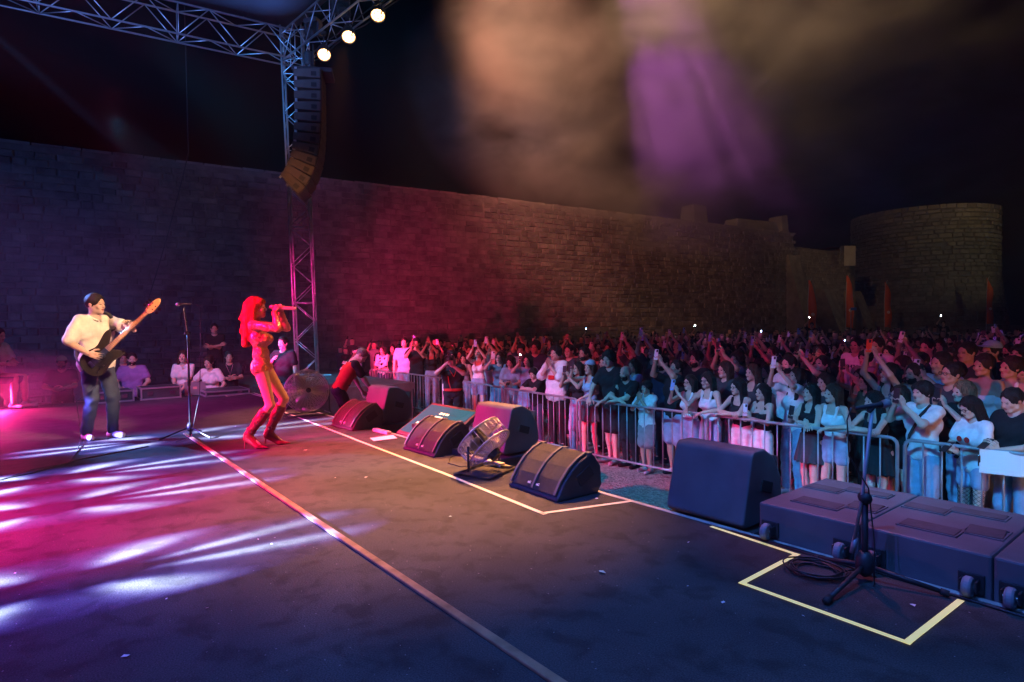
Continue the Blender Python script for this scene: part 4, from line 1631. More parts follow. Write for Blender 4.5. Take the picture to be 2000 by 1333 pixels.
w4 = wedge_proto('nearest wedge monitor with mesh grille beside the taped corner')
w4.location = (-3.40, 2.86, 1.001)
w4.rotation_euler = (0, 0, -0.04)
copy_thing(w4, (-5.24, 2.95, 1.001), 0.03, 'wedge monitor in front of the lyric screen')
copy_thing(w4, (-7.19, 2.97, 1.001), 0.05, 'wedge monitor in front of the man in the red vest')
copy_thing(w4, (-9.72, 2.98, 1.001), 0.12, 'wedge monitor half hidden behind the round floor fan')


# front fills, seen from behind
def fill_proto(label):
    t = thing('front_fill', label, 'loudspeaker', (0, 0, 0), 0, 'front fill speakers on the stage lip')
    prof = [(0.0, 0.03), (0.03, 0.0), (0.40, 0.0), (0.47, 0.10), (0.45, 0.26), (0.36, 0.40), (0.26, 0.455), (0.14, 0.455), (0.11, 0.43)]
    b = MB()
    b.prism(prof, -0.28, 0.28)
    b.build('cabinet', mat('fill_cabinet', (0.10, 0.10, 0.115), 0.5, var=0.2, scale=4, bump=0.2, bscale=240), t, bevel=0.012)
    for s in (-1, 1):
        b = MB()
        b.box((s * 0.281, 0.27, 0.22), (0.012, 0.13, 0.07), Matrix.Rotation(-0.3, 3, 'X'), ch=0.004)
        b.build('side_handle', M_RUBBER, t)
    b = MB()
    b.box((0, 0.46, 0.21), (0.50, 0.02, 0.34), ch=0.005)
    b.build('grille', M_GRILLE, t)
    return t


f3 = fill_proto('largest nearest front fill speaker between wedge and flat subwoofers')
f3.location = (-2.24, 3.30, 1.001)
copy_thing(f3, (-4.86, 3.50, 1.001), 0.04, 'front fill speaker behind the tilted caged fan')
copy_thing(f3, (-7.45, 3.50, 1.001), 0.02, 'front fill speaker beside the man in red vest')
for x, lab in ((-2.24, 'nearest front fill'), (-4.86, 'middle front fill'), (-7.45, 'farthest front fill')):
    b = MB()
    b.box((x, 3.67 if x > -4 else 3.75, 0.49), (0.62, 0.66, 0.98), ch=0.015)
    tag(b.build('speaker_plinth', M_CASE), 'black plinth box carrying the %s speaker' % lab, 'plinth', 'plinths under the front fills')

# ------------------------------------------------------------------ lyric screen
scr_t = thing('lyric_screen', 'tilted flat screen with lines of pale lyrics on teal', 'screen', (-5.98, 3.36, 1.0), 0.0)
b = MB()
tilt = Matrix.Rotation(math.radians(31), 3, 'X')
sw, sh_ = 1.02, 0.60
b.box(tilt @ Vector((0, sh_ / 2, -0.03)), (sw, sh_, 0.05), tilt, ch=0.008)
b.build('bezel', mat('screen_bezel', (0.10, 0.08, 0.075), 0.5), scr_t)
b = MB()
b.box(tilt @ Vector((0, sh_ / 2, -0.001)), (sw - 0.09, sh_ - 0.09, 0.012), tilt)
b.build('panel', mat('screen_panel', (0.02, 0.05, 0.07), 0.25, emit=(0.02, 0.13, 0.19), estr=1.1), scr_t)
b = MB()
for row, (y, x0, words) in enumerate(((0.43, -0.10, (0.055, 0.04, 0.07)), (0.36, -0.12, (0.16,)), (0.29, -0.17, (0.10, 0.09, 0.08)), (0.22, -0.33, (0.08, 0.06, 0.10, 0.12, 0.08)))):
    x = x0
    rq = random.Random(row)
    for wl in words:
        n_ = max(2, int(wl / 0.018))
        for c in range(n_):
            gx = x + (c + 0.5) * wl / n_
            for seg in range(3):
                dx, dy = rq.uniform(-0.004, 0.004), rq.uniform(-0.014, 0.014)
                vert = rq.random() < 0.55
                b.box(tilt @ Vector((gx + dx, y + (0 if vert else dy), 0.0065)), (0.004 if vert else 0.012, 0.034 if vert else 0.007, 0.003), tilt)
        x += wl + 0.016
tag(b.build('lyric_lines', mat('screen_text', (0.9, 0.85, 0.6), 0.5, emit=(1.0, 0.86, 0.50), estr=2.0), scr_t), kind='stuff')
b = MB()
b.box((0, 0.30, 0.06), (0.6, 0.40, 0.10))
b.box((0, 0.42, 0.16), (0.5, 0.10, 0.14))
b.build('support', M_BLACK, scr_t)
b = MB()
b.box((-5.98, 3.70, 0.485), (1.0, 0.80, 0.97), ch=0.01)
tag(b.build('screen_plinth', M_CASE), 'black box platform carrying the tilted lyric screen', 'plinth')


# ------------------------------------------------------------------ fans
def guard(b, R, z, dome, rings, spokes, r=0.0022):
    for k in range(1, rings + 1):
        q = R * k / rings
        zz = z + dome * (1 - (k / rings) ** 2)
        b.tube([(q * math.cos(a), q * math.sin(a), zz) for a in np.linspace(0, 2 * PI, 33)], r, 4, caps=False)
    for k in range(spokes):
        a = 2 * PI * k / spokes
        b.tube([(R * f * math.cos(a), R * f * math.sin(a), z + dome * (1 - f * f)) for f in (0.12, 0.4, 0.7, 1.0)], r, 4, caps=False)


def fan(label, loc, rz, R, tilt_, depth, drum):
    t = thing('floor_fan', label, 'fan', loc, rz, 'floor fans at the stage front')
    M_F = mat('fan_metal', (0.50, 0.47, 0.45), 0.4, 0.4)
    Rm = Matrix.Translation((0, 0, R + 0.05)) @ Matrix.Rotation(tilt_, 4, 'X')
    b = MB()
    guard(b, R, depth / 2, 0.05, 22 if not drum else 11, 30, 0.003)
    o = b.build('front_guard', M_F, t, smooth=True)
    o.matrix_local = Rm
    b = MB()
    guard(b, R, -depth / 2, -0.05, 14, 24, 0.003)
    o = b.build('rear_guard', M_F, t, smooth=True)
    o.matrix_local = Rm
    b = MB()
    if drum:
        b.lathe([(R, -depth / 2), (R + 0.008, -depth / 2), (R + 0.008, depth / 2), (R, depth / 2), (R, -depth / 2)], 40)
    else:
        for zz in (-depth / 2, depth / 2):
            b.tube([(R * math.cos(a), R * math.sin(a), zz) for a in np.linspace(0, 2 * PI, 41)], 0.007, 6, caps=False)
        for k in range(24):
            a = 2 * PI * k / 24
            b.tube([(R * math.cos(a), R * math.sin(a), -depth / 2), (R * math.cos(a), R * math.sin(a), depth / 2)], 0.003, 4)
    o = b.build('rim', mat('clear_shroud', (0.35, 0.32, 0.36), 0.15, 0.2, alpha=0.45) if drum else M_F, t, smooth=True)
    o.matrix_local = Rm
    for k in range(3):
        b = MB()
        a0 = 2 * PI * k / 3
        vs = []
        for i in range(7):
            f = 0.14 + 0.80 * i / 6
            wd = 0.30 + 0.55 * math.sin(PI * min(1, i / 5.0))
            for s in (-1, 0, 1):
                a = a0 + s * wd * 0.62
                vs.append((R * f * math.cos(a), R * f * math.sin(a), s * 0.022 + 0.012))
        fs = [(3 * i + c, 3 * i + c + 1, 3 * i + c + 4, 3 * i + c + 3) for i in range(6) for c in range(2)]
        b.add(vs, fs)
        o = b.build('blade', mat('fan_blade', (0.34, 0.30, 0.28), 0.4, 0.3), t, smooth=True)
        o.matrix_local = Rm
        m_ = o.modifiers.new('thickness', 'SOLIDIFY')
        m_.thickness = 0.003
    b = MB()
    b.lathe([(0.001, depth / 2 + 0.058), (0.035, depth / 2 + 0.056), (0.042, depth / 2 + 0.03), (0.05, 0), (0.065, -depth / 2), (0.05, -depth / 2 - 0.10), (0.001, -depth / 2 - 0.10)], 20)
    o = b.build('motor', M_BLACK, t)
    o.matrix_local = Rm
    b = MB()
    c = R + 0.05
    for s in (-1, 1):
        b.tube([(s * (R + 0.02), 0, c), (s * (R + 0.02), 0.0, 0.06), (s * (R + 0.0), -0.16, 0.016), (s * (R + 0.0), 0.18, 0.016)], 0.011, 6)
    b.tube([(-R, -0.16, 0.016), (R, -0.16, 0.016)], 0.011, 6)
    b.tube([(-R, 0.18, 0.016), (R, 0.18, 0.016)], 0.011, 6)
    b.build('stand', M_BLACK, t, smooth=True)
    return t


c_dir = (CAMP - Vector((-8.9, 3.24, 1.2)))
fan('round wire guarded floor fan standing beside the leftmost wedge', (-8.62, 3.06, 1.0), math.atan2(c_dir.y, c_dir.x) + PI / 2 + 0.25, 0.30, math.radians(80), 0.12, False)
fan('tilted wire caged fan seen from the side beside the nearest wedge', (-4.16, 2.98, 1.0), math.radians(-69), 0.215, math.radians(48), 0.15, False)


# ------------------------------------------------------------------ flat subwoofers beyond the stage edge
def sub_proto(label):
    t = thing('subwoofer', label, 'subwoofer', (0, 0, 0), 0, 'subwoofers lying in a row at the stage edge')
    M_SUB = mat('sub_cabinet', (0.105, 0.10, 0.115), 0.55, var=0.25, scale=3, bump=0.2, bscale=200)
    b = MB()
    b.box((0, 0.42, 0.60), (0.545, 0.84, 1.20), ch=0.012)
    b.build('cabinet', M_SUB, t)
    for i, (x, y, w, d) in enumerate(((-0.15, 0.56, 0.19, 0.11), (-0.03, 0.22, 0.24, 0.13), (0.06, 0.66, 0.24, 0.10), (0.17, 0.34, 0.15, 0.16))):
        b = MB()
        b.box((x, y, 1.204), (w, d, 0.012), Matrix.Rotation(0.06 * (i - 1), 3, 'Z'), ch=0.005)
        b.build('skid_pad', mat('skid_pad', (0.075, 0.06, 0.065), 0.8, var=0.3, scale=12, bump=0.4), t)
        b = MB()
        for sx in (-1, 1):
            b.box((x + sx * (w / 2 + 0.006), y, 1.203), (0.008, d + 0.02, 0.008))
        for sy in (-1, 1):
            b.box((x, y + sy * (d / 2 + 0.006), 1.203), (w + 0.004, 0.008, 0.008))
        b.build('pad_rim', M_SUB, t)
    for x in (-0.20, 0.20):
        b = MB()
        Mx = Matrix.Translation((x, -0.055, 1.055)) @ Matrix.Rotation(PI / 2, 4, 'Y')
        b.lathe([(0.018, -0.018), (0.040, -0.018), (0.047, -0.010), (0.047, 0.010), (0.040, 0.018), (0.018, 0.018)], 24, mtx=Mx)
        cst = b.build('caster', M_GREYWHEEL, t)
        b = MB()
        b.box((x + 0.03, -0.035, 1.06), (0.008, 0.065, 0.05), ch=0.002)
        b.box((x - 0.03, -0.035, 1.06), (0.008, 0.065, 0.05), ch=0.002)
        b.box((x, -0.008, 1.06), (0.10, 0.014, 0.09), ch=0.003)
        b.build('fork', M_BLACK, cst)
        b = MB()
        b.lathe([(0.012, -0.032), (0.012, 0.032)], 12, mtx=Mx)
        b.build('axle', M_CHROME, cst)
    return t


s1 = sub_proto('flat subwoofer with pink-lit top nearest the front fill speaker')
s1.location = (-1.585, 3.30, 0.0)
copy_thing(s1, (-1.035, 3.30, 0.0), 0.0, 'middle flat subwoofer directly behind the near microphone stand')
copy_thing(s1, (-0.485, 3.30, 0.0), 0.0, 'flat subwoofer cut off by the right picture edge')


# ------------------------------------------------------------------ microphone stands
def mic(t, P, d, name='microphone'):
    d = Vector(d).normalized()
    q = d.to_track_quat('Z', 'Y').to_matrix().to_4x4()
    b = MB()
    b.lathe([(0.010, -0.13), (0.011, -0.12), (0.017, 0.02), (0.020, 0.03)], 16)
    o = b.build(name, M_BLACK, t, smooth=True)
    o.matrix_local = Matrix.Translation(P) @ q @ Matrix.Scale(0.78, 4)
    b = MB()
    b.lathe([(0.020, 0.03), (0.026, 0.045), (0.027, 0.062), (0.020, 0.080), (0.001, 0.086)], 18)
    b.build('mic_grille', mat('mic_mesh', (0.35, 0.34, 0.36), 0.4, 0.8, bump=0.5, bscale=600), o, smooth=True)
    return o


ml = thing('microphone_stand', 'black microphone stand left of the singer with raised mic', 'microphone stand', (-7.83, 1.41, 1.0), 0)
for a in (0.5, 2.6, 4.7):
    b = MB()
    b.tube([(0, 0, 0.12), (0.30 * math.cos(a), 0.30 * math.sin(a), 0.015)], 0.009, 6)
    b.tube([(0.27 * math.cos(a), 0.27 * math.sin(a), 0.025), (0.32 * math.cos(a), 0.32 * math.sin(a), 0.012)], 0.012, 6)
    b.build('leg', M_BLACK, ml)
b = MB()
b.lathe([(0.03, 0.07), (0.035, 0.09), (0.035, 0.14), (0.02, 0.17)], 14)
b.tube([(0, 0, 0.0), (0, 0, 1.22)], 0.012, 8)
b.tube([(0, 0, 0.60), (0, 0, 0.68)], 0.018, 8)
b.build('pole', M_BLACK, ml, smooth=True)
b = MB()
b.tube([(0.02, 0.03, 1.02), (0, 0, 1.20), (-0.02, -0.03, 1.50)], 0.009, 6)
b.lathe([(0.02, -0.03), (0.02, 0.03)], 12, mtx=Matrix.Translation((0, 0, 1.21)) @ Matrix.Rotation(PI / 2, 4, 'X'))
b.build('boom', M_BLACK, ml)
mic(ml, (-0.02, -0.05, 1.545), -RGT0 + Vector((0, 0, -0.02)))
b = MB()
b.tube([Vector((0, 0, 1.54)) + RGT0 * 0.12, Vector((0, 0, 1.50)) + RGT0 * 0.16, Vector((0, 0, 1.1)) + RGT0 * 0.15, Vector((0, 0, 0.5)) + RGT0 * 0.12, Vector((0.05, 0, 0.02)), Vector((0.3, -0.2, 0.008))], 0.004, 5)
b.build('cable', M_CABLE, ml, smooth=True)

mr = thing('microphone_stand', 'near microphone stand with tripod base by the flat subwoofers', 'microphone stand', (-1.21, 3.11, 1.0), 0)
for dx, dy in ((0.0, -0.41), (0.32, 0.08), (-0.26, 0.06)):
    b = MB()
    b.tube([(0, 0, 0.075), (dx * 0.93, dy * 0.93, 0.022)], 0.011, 8)
    b.build('leg', M_BLACK, mr, smooth=True)
    b = MB()
    b.tube([(dx * 0.90, dy * 0.90, 0.024), (dx, dy, 0.018)], 0.016, 8)
    b.build('rubber_foot', M_RUBBER, mr, smooth=True)
b = MB()
b.lathe([(0.028, 0.03), (0.04, 0.05), (0.04, 0.11), (0.022, 0.14)], 16)
b.tube([(0, 0, 0.02), (0, 0, 0.40)], 0.0145, 10)
b.build('pole', M_BLACK, mr, smooth=True)
hub = Vector((0, 0, 0.40))
tip = Vector(tuple(aty(1704, 800, 3.1))) - Vector((-1.21, 3.11, 1.0))
low = Vector(tuple(aty(1664, 1080, 3.1))) - Vector((-1.21, 3.11, 1.0))
b = MB()
b.lathe([(0.026, -0.028), (0.030, 0), (0.026, 0.028)], 14, mtx=Matrix.Translation(hub) @ Matrix.Rotation(PI / 2, 4, 'X') @ Matrix.Rotation(0.6, 4, 'Y'))
b.build('clutch', M_BLACK, mr, smooth=True)
b = MB()
b.tube([low, hub + Vector((-0.005, -0.02, 0)), tip], 0.0085, 8)
b.tube([low, low + (hub - low) * 0.28], 0.013, 8)
b.build('boom', M_STEEL, mr, smooth=True)
m_ = mic(mr, tip + Vector((0, 0, 0.02)) + RGT0 * 0.02, RGT0 + Vector((0, 0, 0.14)))
b = MB()
b.tube([tip + Vector((0, 0, -0.01)) - RGT0 * 0.02, tip + Vector((0, 0, 0.02)) + RGT0 * 0.01], 0.012, 8)
b.build('mic_clip', M_RUBBER, mr)
b = MB()
pts = [tip + Vector((0, 0, 0.01)) - RGT0 * 0.10, tip - RGT0 * 0.12 + Vector((0, 0, -0.05)), tip - RGT0 * 0.11 + Vector((0, 0, -0.22)), hub + RGT0 * 0.03 + Vector((0, -0.03, 0.05)), hub + RGT0 * 0.06 + Vector((0, -0.03, -0.22)), Vector((0.06, -0.05, 0.01))]
b.tube(pts, 0.0035, 5)
b.build('cable', M_CABLE, mr, smooth=True)
# cable coil and loose cables
b = MB()
pts = []
for k in range(6 * 22):
    a = 2 * PI * k / 22
    r = 0.105 + 0.018 * math.sin(k * 0.37) + 0.006 * (k // 22)
    pts.append((-1.40 + r * math.cos(a), 3.02 + r * 0.9 * math.sin(a), 1.006 + 0.0048 * (k / 22) + 0.003 * math.sin(k * 1.3)))
pts += [(-1.30, 3.16, 1.008), (-1.27, 3.20, 1.006), (-1.45, 3.225, 1.006), (-1.75, 3.22, 1.006)]
b.tube(pts, 0.0042, 5)
tag(b.build('cable_coil', M_CABLE, smooth=True), 'coiled black cable on the floor beside the near microphone stand', 'cable')
b = MB()
pp = [at(x, y, 1.005) for x, y in ((0, 936), (60, 925), (150, 899), (290, 872))]
b.tube(pp, 0.006, 5)
tag(b.build('floor_cable', M_CABLE, smooth=True), 'black cable crossing the floor behind the bassist', 'cable')
b = MB()
b.tube([(-2.0, 3.235, 1.006), (-1.6, 3.245, 1.006), (-1.2, 3.235, 1.006), (-0.8, 3.22, 1.006), (-0.3, 3.19, 1.006), (0.3, 3.2, 1.006)], 0.006, 6)
tag(b.build('edge_cable', M_CABLE, smooth=True), 'dark cable laid along the stage edge below the subwoofers', 'cable')
b = MB()
b.tube([at(x, y, 1.005) for x, y in ((905, 882), (880, 893), (875, 905), (900, 912), (945, 908), (975, 905))], 0.004, 5)
tag(b.build('fan_cable', M_CABLE, smooth=True), 'thin cable looping on the floor around the caged fan', 'cable')
for (x, y, w, lab) in ((895, 886, 0.24, 'black power strip with pale top beside the caged fan'), (640, 797, 0.3, 'pale batten lying under the round floor fan'), (975, 902, 0.42, 'pale metal batten beneath the middle front fill'), (778, 842, 0.34, 'pale wooden batten at the foot of the lyric screen')):
    p = at(x, y, 1.0)
    b = MB()
    b.box((0, 0, 0.02 if w > 0.25 else 0.03), (w, 0.06, 0.035 if w > 0.25 else 0.055), ch=0.004)
    tag(b.build('batten', M_EDGE if w > 0.25 else M_BLACK, loc=(p.x, min(p.y, 3.2), 1.001), rz=0.05), lab, 'batten')

# ------------------------------------------------------------------ backline edge: cases, laptop, monitor desk
def flight_case(p, size, rz, label):
    t = thing('flight_case', label, 'flight case', p, rz, 'flight cases at the far stage end')
    b = MB()
    b.box((0, 0, size[2] / 2), size, ch=0.006)
    b.build('shell', M_CASE, t)
    b = MB()
    for sx in (-1, 1):
        for sy in (-1, 1):
            b.box((sx * size[0] / 2, sy * size[1] / 2, size[2] / 2), (0.025, 0.025, size[2] + 0.004))
    for sx in (-1, 1):
        for z in (0.0125, size[2] - 0.0125):
            b.box((sx * size[0] / 2, 0, z), (0.028, size[1] - 0.03, 0.026))
    for sy in (-1, 1):
        for z in (0.0125, size[2] - 0.0125):
            b.box((0, sy * size[1] / 2, z), (size[0] - 0.03, 0.028, 0.026))
    tag(b.build('edging', M_ALU, t), kind='stuff')
    for y in (-size[1] * 0.28, size[1] * 0.28):
        b = MB()
        b.box((size[0] / 2 + 0.006, y, size[2] * 0.5), (0.012, 0.09, 0.07), ch=0.003)
        b.build('latch', M_CHROME, t)
    return t


flight_case((-12.78, 1.05, 1.001), (0.5, 0.62, 0.20), 0.05, 'low black flight case below the man in the purple shirt')
flight_case((-12.78, 1.80, 1.001), (0.5, 0.62, 0.22), 0.0, 'low black flight case beside the seated woman in white')
flight_case((-12.6, 2.86, 1.001), (0.7, 0.75, 0.10), 0.0, 'flat black mixing desk case behind the singer')
lt = thing('laptop', 'open silver laptop with lit logo in front of the seated woman', 'laptop', (-12.75, 2.40, 1.001), -0.25)
b = MB()
b.box((-0.12, 0, 0.012), (0.24, 0.36, 0.018), ch=0.004)
b.build('keyboard_base', M_ALU, lt)
b = MB()
b.box((0.03, 0, 0.14), (0.010, 0.36, 0.25), Matrix.Rotation(0.25, 3, 'Y'), ch=0.003)
b.build('lid', mat('laptop_lid', (0.42, 0.40, 0.42), 0.4, 0.5), lt)
b = MB()
b.box((0.037, 0, 0.145), (0.006, 0.07, 0.05), Matrix.Rotation(0.25, 3, 'Y'), ch=0.002)
b.build('logo', mat('laptop_logo', (0.9, 0.5, 0.4), 0.5), lt)
fl = thing('floor_lamp', 'pink glowing stage lamp on the floor at the left edge', 'stage lamp', tuple(at(-14, 800, 1.0)), 0)
b = MB()
R = Vector((0.9, 0.55, 0.25)).to_track_quat('Z', 'Y').to_matrix().to_4x4()
b.lathe([(0.05, -0.16), (0.10, -0.13), (0.11, 0.05), (0.095, 0.05), (0.095, 0.02), (0.001, 0.02)], 18)
o = b.build('housing', M_BLACK, fl)
o.matrix_local = Matrix.Translation((0, 0, 0.16)) @ R
b = MB()
b.lathe([(0.001, 0.026), (0.093, 0.026)], 18)
o = b.build('lens', mat('pink_lens', (1, 0.2, 0.4), 0.4, emit=(1.0, 0.06, 0.30), estr=60), fl)
o.matrix_local = Matrix.Translation((0, 0, 0.16)) @ R
b = MB()
b.tube([(0, -0.14, 0.16), (0, -0.14, 0.015), (0, 0.14, 0.015), (0, 0.14, 0.16)], 0.012, 6)
b.build('yoke', M_BLACK, fl)
spot('pink_floor_light', tuple(Vector(fl.location) + Vector((0.12, 0.06, 0.2))), tuple(Vector(fl.location) + Vector((3, 1.6, 0.35))), (1.0, 0.02, 0.22), 450, 120, 0.8, 0.06)

# ------------------------------------------------------------------ crowd barrier
def barrier_proto(L, label):
    t = thing('crowd_barrier', label, 'barrier', (0, 0, 0), 0, 'crowd barrier sections in front of the stage')
    H, z0 = 1.02, 0.16
    b = MB()
    c = 0.07
    rail = [(0, 0, z0 - 0.0), (0, 0, H - c)] + [(c - c * math.cos(a), 0, H - c + c * math.sin(a)) for a in (0.5, 1.0, 1.4)] + [(c, 0, H), (L - c, 0, H)]
    rail += [(L - c + c * math.sin(a), 0, H - c + c * math.cos(a)) for a in (0.2, 0.6, 1.1)] + [(L, 0, H - c), (L, 0, z0)]
    b.tube(rail, 0.019, 8)
    b.tube([(0, 0, z0), (L, 0, z0)], 0.017, 8)
    b.build('frame', M_STEEL, t, smooth=True)
    bar = MB()
    bar.tube([(0, 0, z0), (0, 0, H)], 0.0085, 6)
    bm_ = bar.mesh('bar', M_STEEL, True)
    n_ = int(L / 0.155)
    for k in range(1, n_):
        link_mesh('bar', bm_, t, (k * L / n_, 0, 0))
    for x in (0.3, L - 0.3):
        b = MB()
        b.tube([(x, 0, z0), (x, -0.06, 0.03), (x, -0.32, 0.012)], 0.015, 6)
        b.tube([(x, 0, z0), (x, 0.06, 0.03), (x, 0.32, 0.012)], 0.015, 6)
        b.build('foot', M_STEEL, t, smooth=True)
    return t


BARR = [(0.05, 6.98, 'right picture edge'), (-2.35, 7.02, 'near the clipboard'), (-4.7, 7.05, 'behind the nearest front fill'), (-7.05, 7.0, 'behind the boy in white'), (-9.4, 7.25, 'by the phone torch'), (-11.75, 7.6, 'with the white placard'), (-14.1, 7.7, 'behind the photographer'), (-16.4, 7.7, 'near the tower')]
bl = ['steel crowd barrier section cut off at the right picture edge', 'steel barrier section before the man with the crossbody strap', 'steel barrier section before the woman leaning in white tank top', 'steel barrier section before the boy in white', 'steel barrier section before the girls with the phone torch',
      'steel barrier section carrying the white placard', 'steel barrier section behind the photographer in black', 'farthest steel barrier section close to the roof tower']
bp0 = None
for i in range(8):
    x, y, _ = BARR[i]
    x1 = BARR[i - 1][0] if i else 2.4
    y1 = BARR[i - 1][1] if i else 6.95
    ang_ = math.atan2(y1 - y, x1 - x)
    if bp0 is None:
        bp0 = barrier_proto(2.28, bl[0])
        bp0.location = (x, y, 0)
        bp0.rotation_euler = (0, 0, ang_)
    else:
        copy_thing(bp0, (x, y, 0), ang_, bl[i])
# placard hung on the barrier: rows of illegible dark strokes on white
pl = thing('placard', 'white placard with dark lettering hung on the crowd barrier', 'placard', (-11.35, 7.22, 0.16), 0.12)
b = MB()
b.box((0, 0, 0.40), (0.52, 0.012, 0.80))
b.build('board', M_PAPER, pl)
b = MB()
rq = random.Random(3)
for row in range(4):
    for c in range(11):
        if rq.random() < 0.2:
            continue
        x, z = -0.19 + row * 0.125, 0.12 + c * 0.055
        for s_ in range(2):
            b.box((x + rq.uniform(-.02, .02), -0.0075, z + rq.uniform(-.012, .012)), (rq.choice((0.05, 0.012)), 0.003, rq.choice((0.008, 0.03))))
tag(b.build('lettering', M_BLACK, pl), kind='stuff')
b = MB()
p = at(1230, 905, 0.0)
for k in range(5):
    b.box((p.x + RND.uniform(-.3, .3), 6.0 + RND.uniform(-.2, .3), 0.08), (0.4, 0.3, 0.12), Matrix.Rotation(k, 3, 'Z') @ Matrix.Rotation(0.2, 3, 'X'), ch=0.04)
tag(b.build('bag_heap', M_RUBBER), 'dark bags dropped on the gravel at the barrier foot', 'bags')


# ------------------------------------------------------------------ performers
def ang_of(v):
    return math.atan2(v.y, v.x)


HAIRS['blown'] = hair_mesh('blown', 0.008)


def sequin_mat():
    m = bpy.data.materials.new('sequin_fabric')
    m.use_nodes = True
    n, l = m.node_tree.nodes, m.node_tree.links
    b = n['Principled BSDF']
    b.inputs['Base Color'].default_value = (0.60, 0.24, 0.19, 1)
    b.inputs['Metallic'].default_value = 0.45
    b.inputs['Roughness'].default_value = 0.32
    tc = n.new('ShaderNodeTexCoord')
    vo = n.new('ShaderNodeTexVoronoi')
    vo.inputs['Scale'].default_value = 75
    l.new(tc.outputs['Object'], vo.inputs['Vector'])
    mx = n.new('ShaderNodeMix')
    mx.data_type = 'VECTOR'
    mx.inputs[0].default_value = 0.35
    ge = n.new('ShaderNodeNewGeometry')
    sb = n.new('ShaderNodeVectorMath')
    sb.operation = 'SUBTRACT'
    sb.inputs[1].default_value = (0.5, 0.5, 0.5)
    l.new(vo.outputs['Color'], sb.inputs[0])
    ad = n.new('ShaderNodeVectorMath')
    ad.operation = 'ADD'
    l.new(ge.outputs['Normal'], ad.inputs[0])
    sc2 = n.new('ShaderNodeVectorMath')
    sc2.operation = 'SCALE'
    sc2.inputs['Scale'].default_value = 0.9
    l.new(sb.outputs[0], sc2.inputs[0])
    l.new(sc2.outputs[0], ad.inputs[1])
    nm = n.new('ShaderNodeVectorMath')
    nm.operation = 'NORMALIZE'
    l.new(ad.outputs[0], nm.inputs[0])
    l.new(nm.outputs[0], b.inputs['Normal'])
    return m


# singer
sp = at(515, 873, 1.0)
S_SC = 0.922
fig = figure(True, lean=-0.09, pelvis=(0, 0.01, 0.925), rh=(0.045, 0.165, 1.545), lh=(-0.03, 0.215, 1.55), rpole=(0.55, 0.9, -0.7), lpole=(-0.6, 0.9, -0.6),
             rhand=('fist', (-0.25, 0.35, 0.8), (-1, 0.3, 0.1)), lhand=('fist', (0.25, 0.3, 0.8), (1, 0.2, 0.1)),
             rfoot=(0.085, -0.14, 0), lfoot=(-0.085, 0.04, 0), rtoe=(0.25, 1, 0), ltoe=(-0.05, 1, 0), head=(0, 0.02, 0), top='dress', bottom='none', shoes=False, hair='blown', heel=0.085, hb=0.0095)
J = fig['_']
singer = thing('person', 'red-haired singer in sequinned mini dress and buckled boots singing into microphone', 'person', tuple(sp), ang_of(RGT0 + FWD0 * 0.12) - PI / 2)
singer.scale = (S_SC,) * 3
link_mesh('body', np_mesh('body', fig['body'], [skin_mat(0), M_EYE, M_LIP]), singer)
link_mesh('dress', np_mesh('dress', [(fig['top'][0], fig['top'][1], 0)], [sequin_mat()]), singer)
link_mesh('hair', np_mesh('hair', fig['hair'], [hair_mat('red')]), singer)
M_BOOT = mat('oxblood_leather', (0.16, 0.022, 0.04), 0.28, var=0.2, scale=12, coat=0.3)
for s in (-1, 1):
    S = Sdf()
    k_, a_ = J['kn'][s], J['an'][s]
    top_ = k_ + (a_ - k_) * 0.20
    S.cap(top_, top_ + (a_ - k_) * 0.3, 0.066, 0.060, 0.02)
    S.cap(top_ + (a_ - k_) * 0.25, a_, 0.060, 0.043, 0.02)
    t_ = J['toe'][s]
    ball = V3(a_[0], a_[1], 0.028) + t_ * 0.115
    heel_ = a_ + V3(0, 0, -0.045) - t_ * 0.028
    S.cap(heel_, ball, 0.036, 0.030, 0.03)
    S.cap(a_, ball, 0.040, 0.028, 0.03)
    S.cap(ball, ball + t_ * 0.12 + V3(0, 0, -0.012), 0.027, 0.007, 0.02)
    S.plane((0, 0, 0.003), (0, 0, -1))
    S.plane(top_, k_ - a_)
    v, f = S.mesh(0.0085)
    bo = link_mesh('boot', np_mesh('boot', [(v, f, 0)], [M_BOOT]), singer)
    b = MB()
    b.tube([heel_ + V3(0, 0, -0.015) - t_ * 0.008, V3(heel_[0], heel_[1], 0.0) - t_ * 0.022], 0.013, 8, r2=0.005)
    b.build('stiletto_heel', M_BOOT, bo)
    for q in (0.30, 0.58, 0.86):
        c = k_ + (a_ - k_) * q
        r_ = 0.072 - 0.022 * q
        ax_ = Vector(a_ - k_).normalized().to_track_quat('Z', 'Y').to_matrix().to_4x4()
        b = MB()
        b.lathe([(r_, -0.011), (r_ + 0.004, -0.011), (r_ + 0.004, 0.011), (r_, 0.011), (r_, -0.011)], 20, mtx=Matrix.Translation(c) @ ax_)
        st_ = b.build('strap', M_BOOT, bo)
        b = MB()
        cc = Vector(c) + Vector((r_ + 0.006, 0.0, 0))
        b.tube([cc + Vector((0, y * 0.018, z * 0.018)) for y, z in ((-1, -1), (1, -1), (1, 1), (-1, 1), (-1, -1))], 0.003, 5)
        b.build('buckle', M_CHROME, st_)
hand_w = singer.matrix_basis @ Vector((0.0, 0.19, 1.56))
mt = thing('microphone', 'pale handheld microphone held at the singer mouth', 'microphone', tuple(Matrix.LocRotScale(singer.location, singer.rotation_euler, singer.scale) @ Vector((0.005, 0.165, 1.60))))
dmic = (RGT0 + FWD0 * 0.12 + Vector((0, 0, -0.09))).normalized()
qm = dmic.to_track_quat('Z', 'Y').to_matrix().to_4x4()
b = MB()
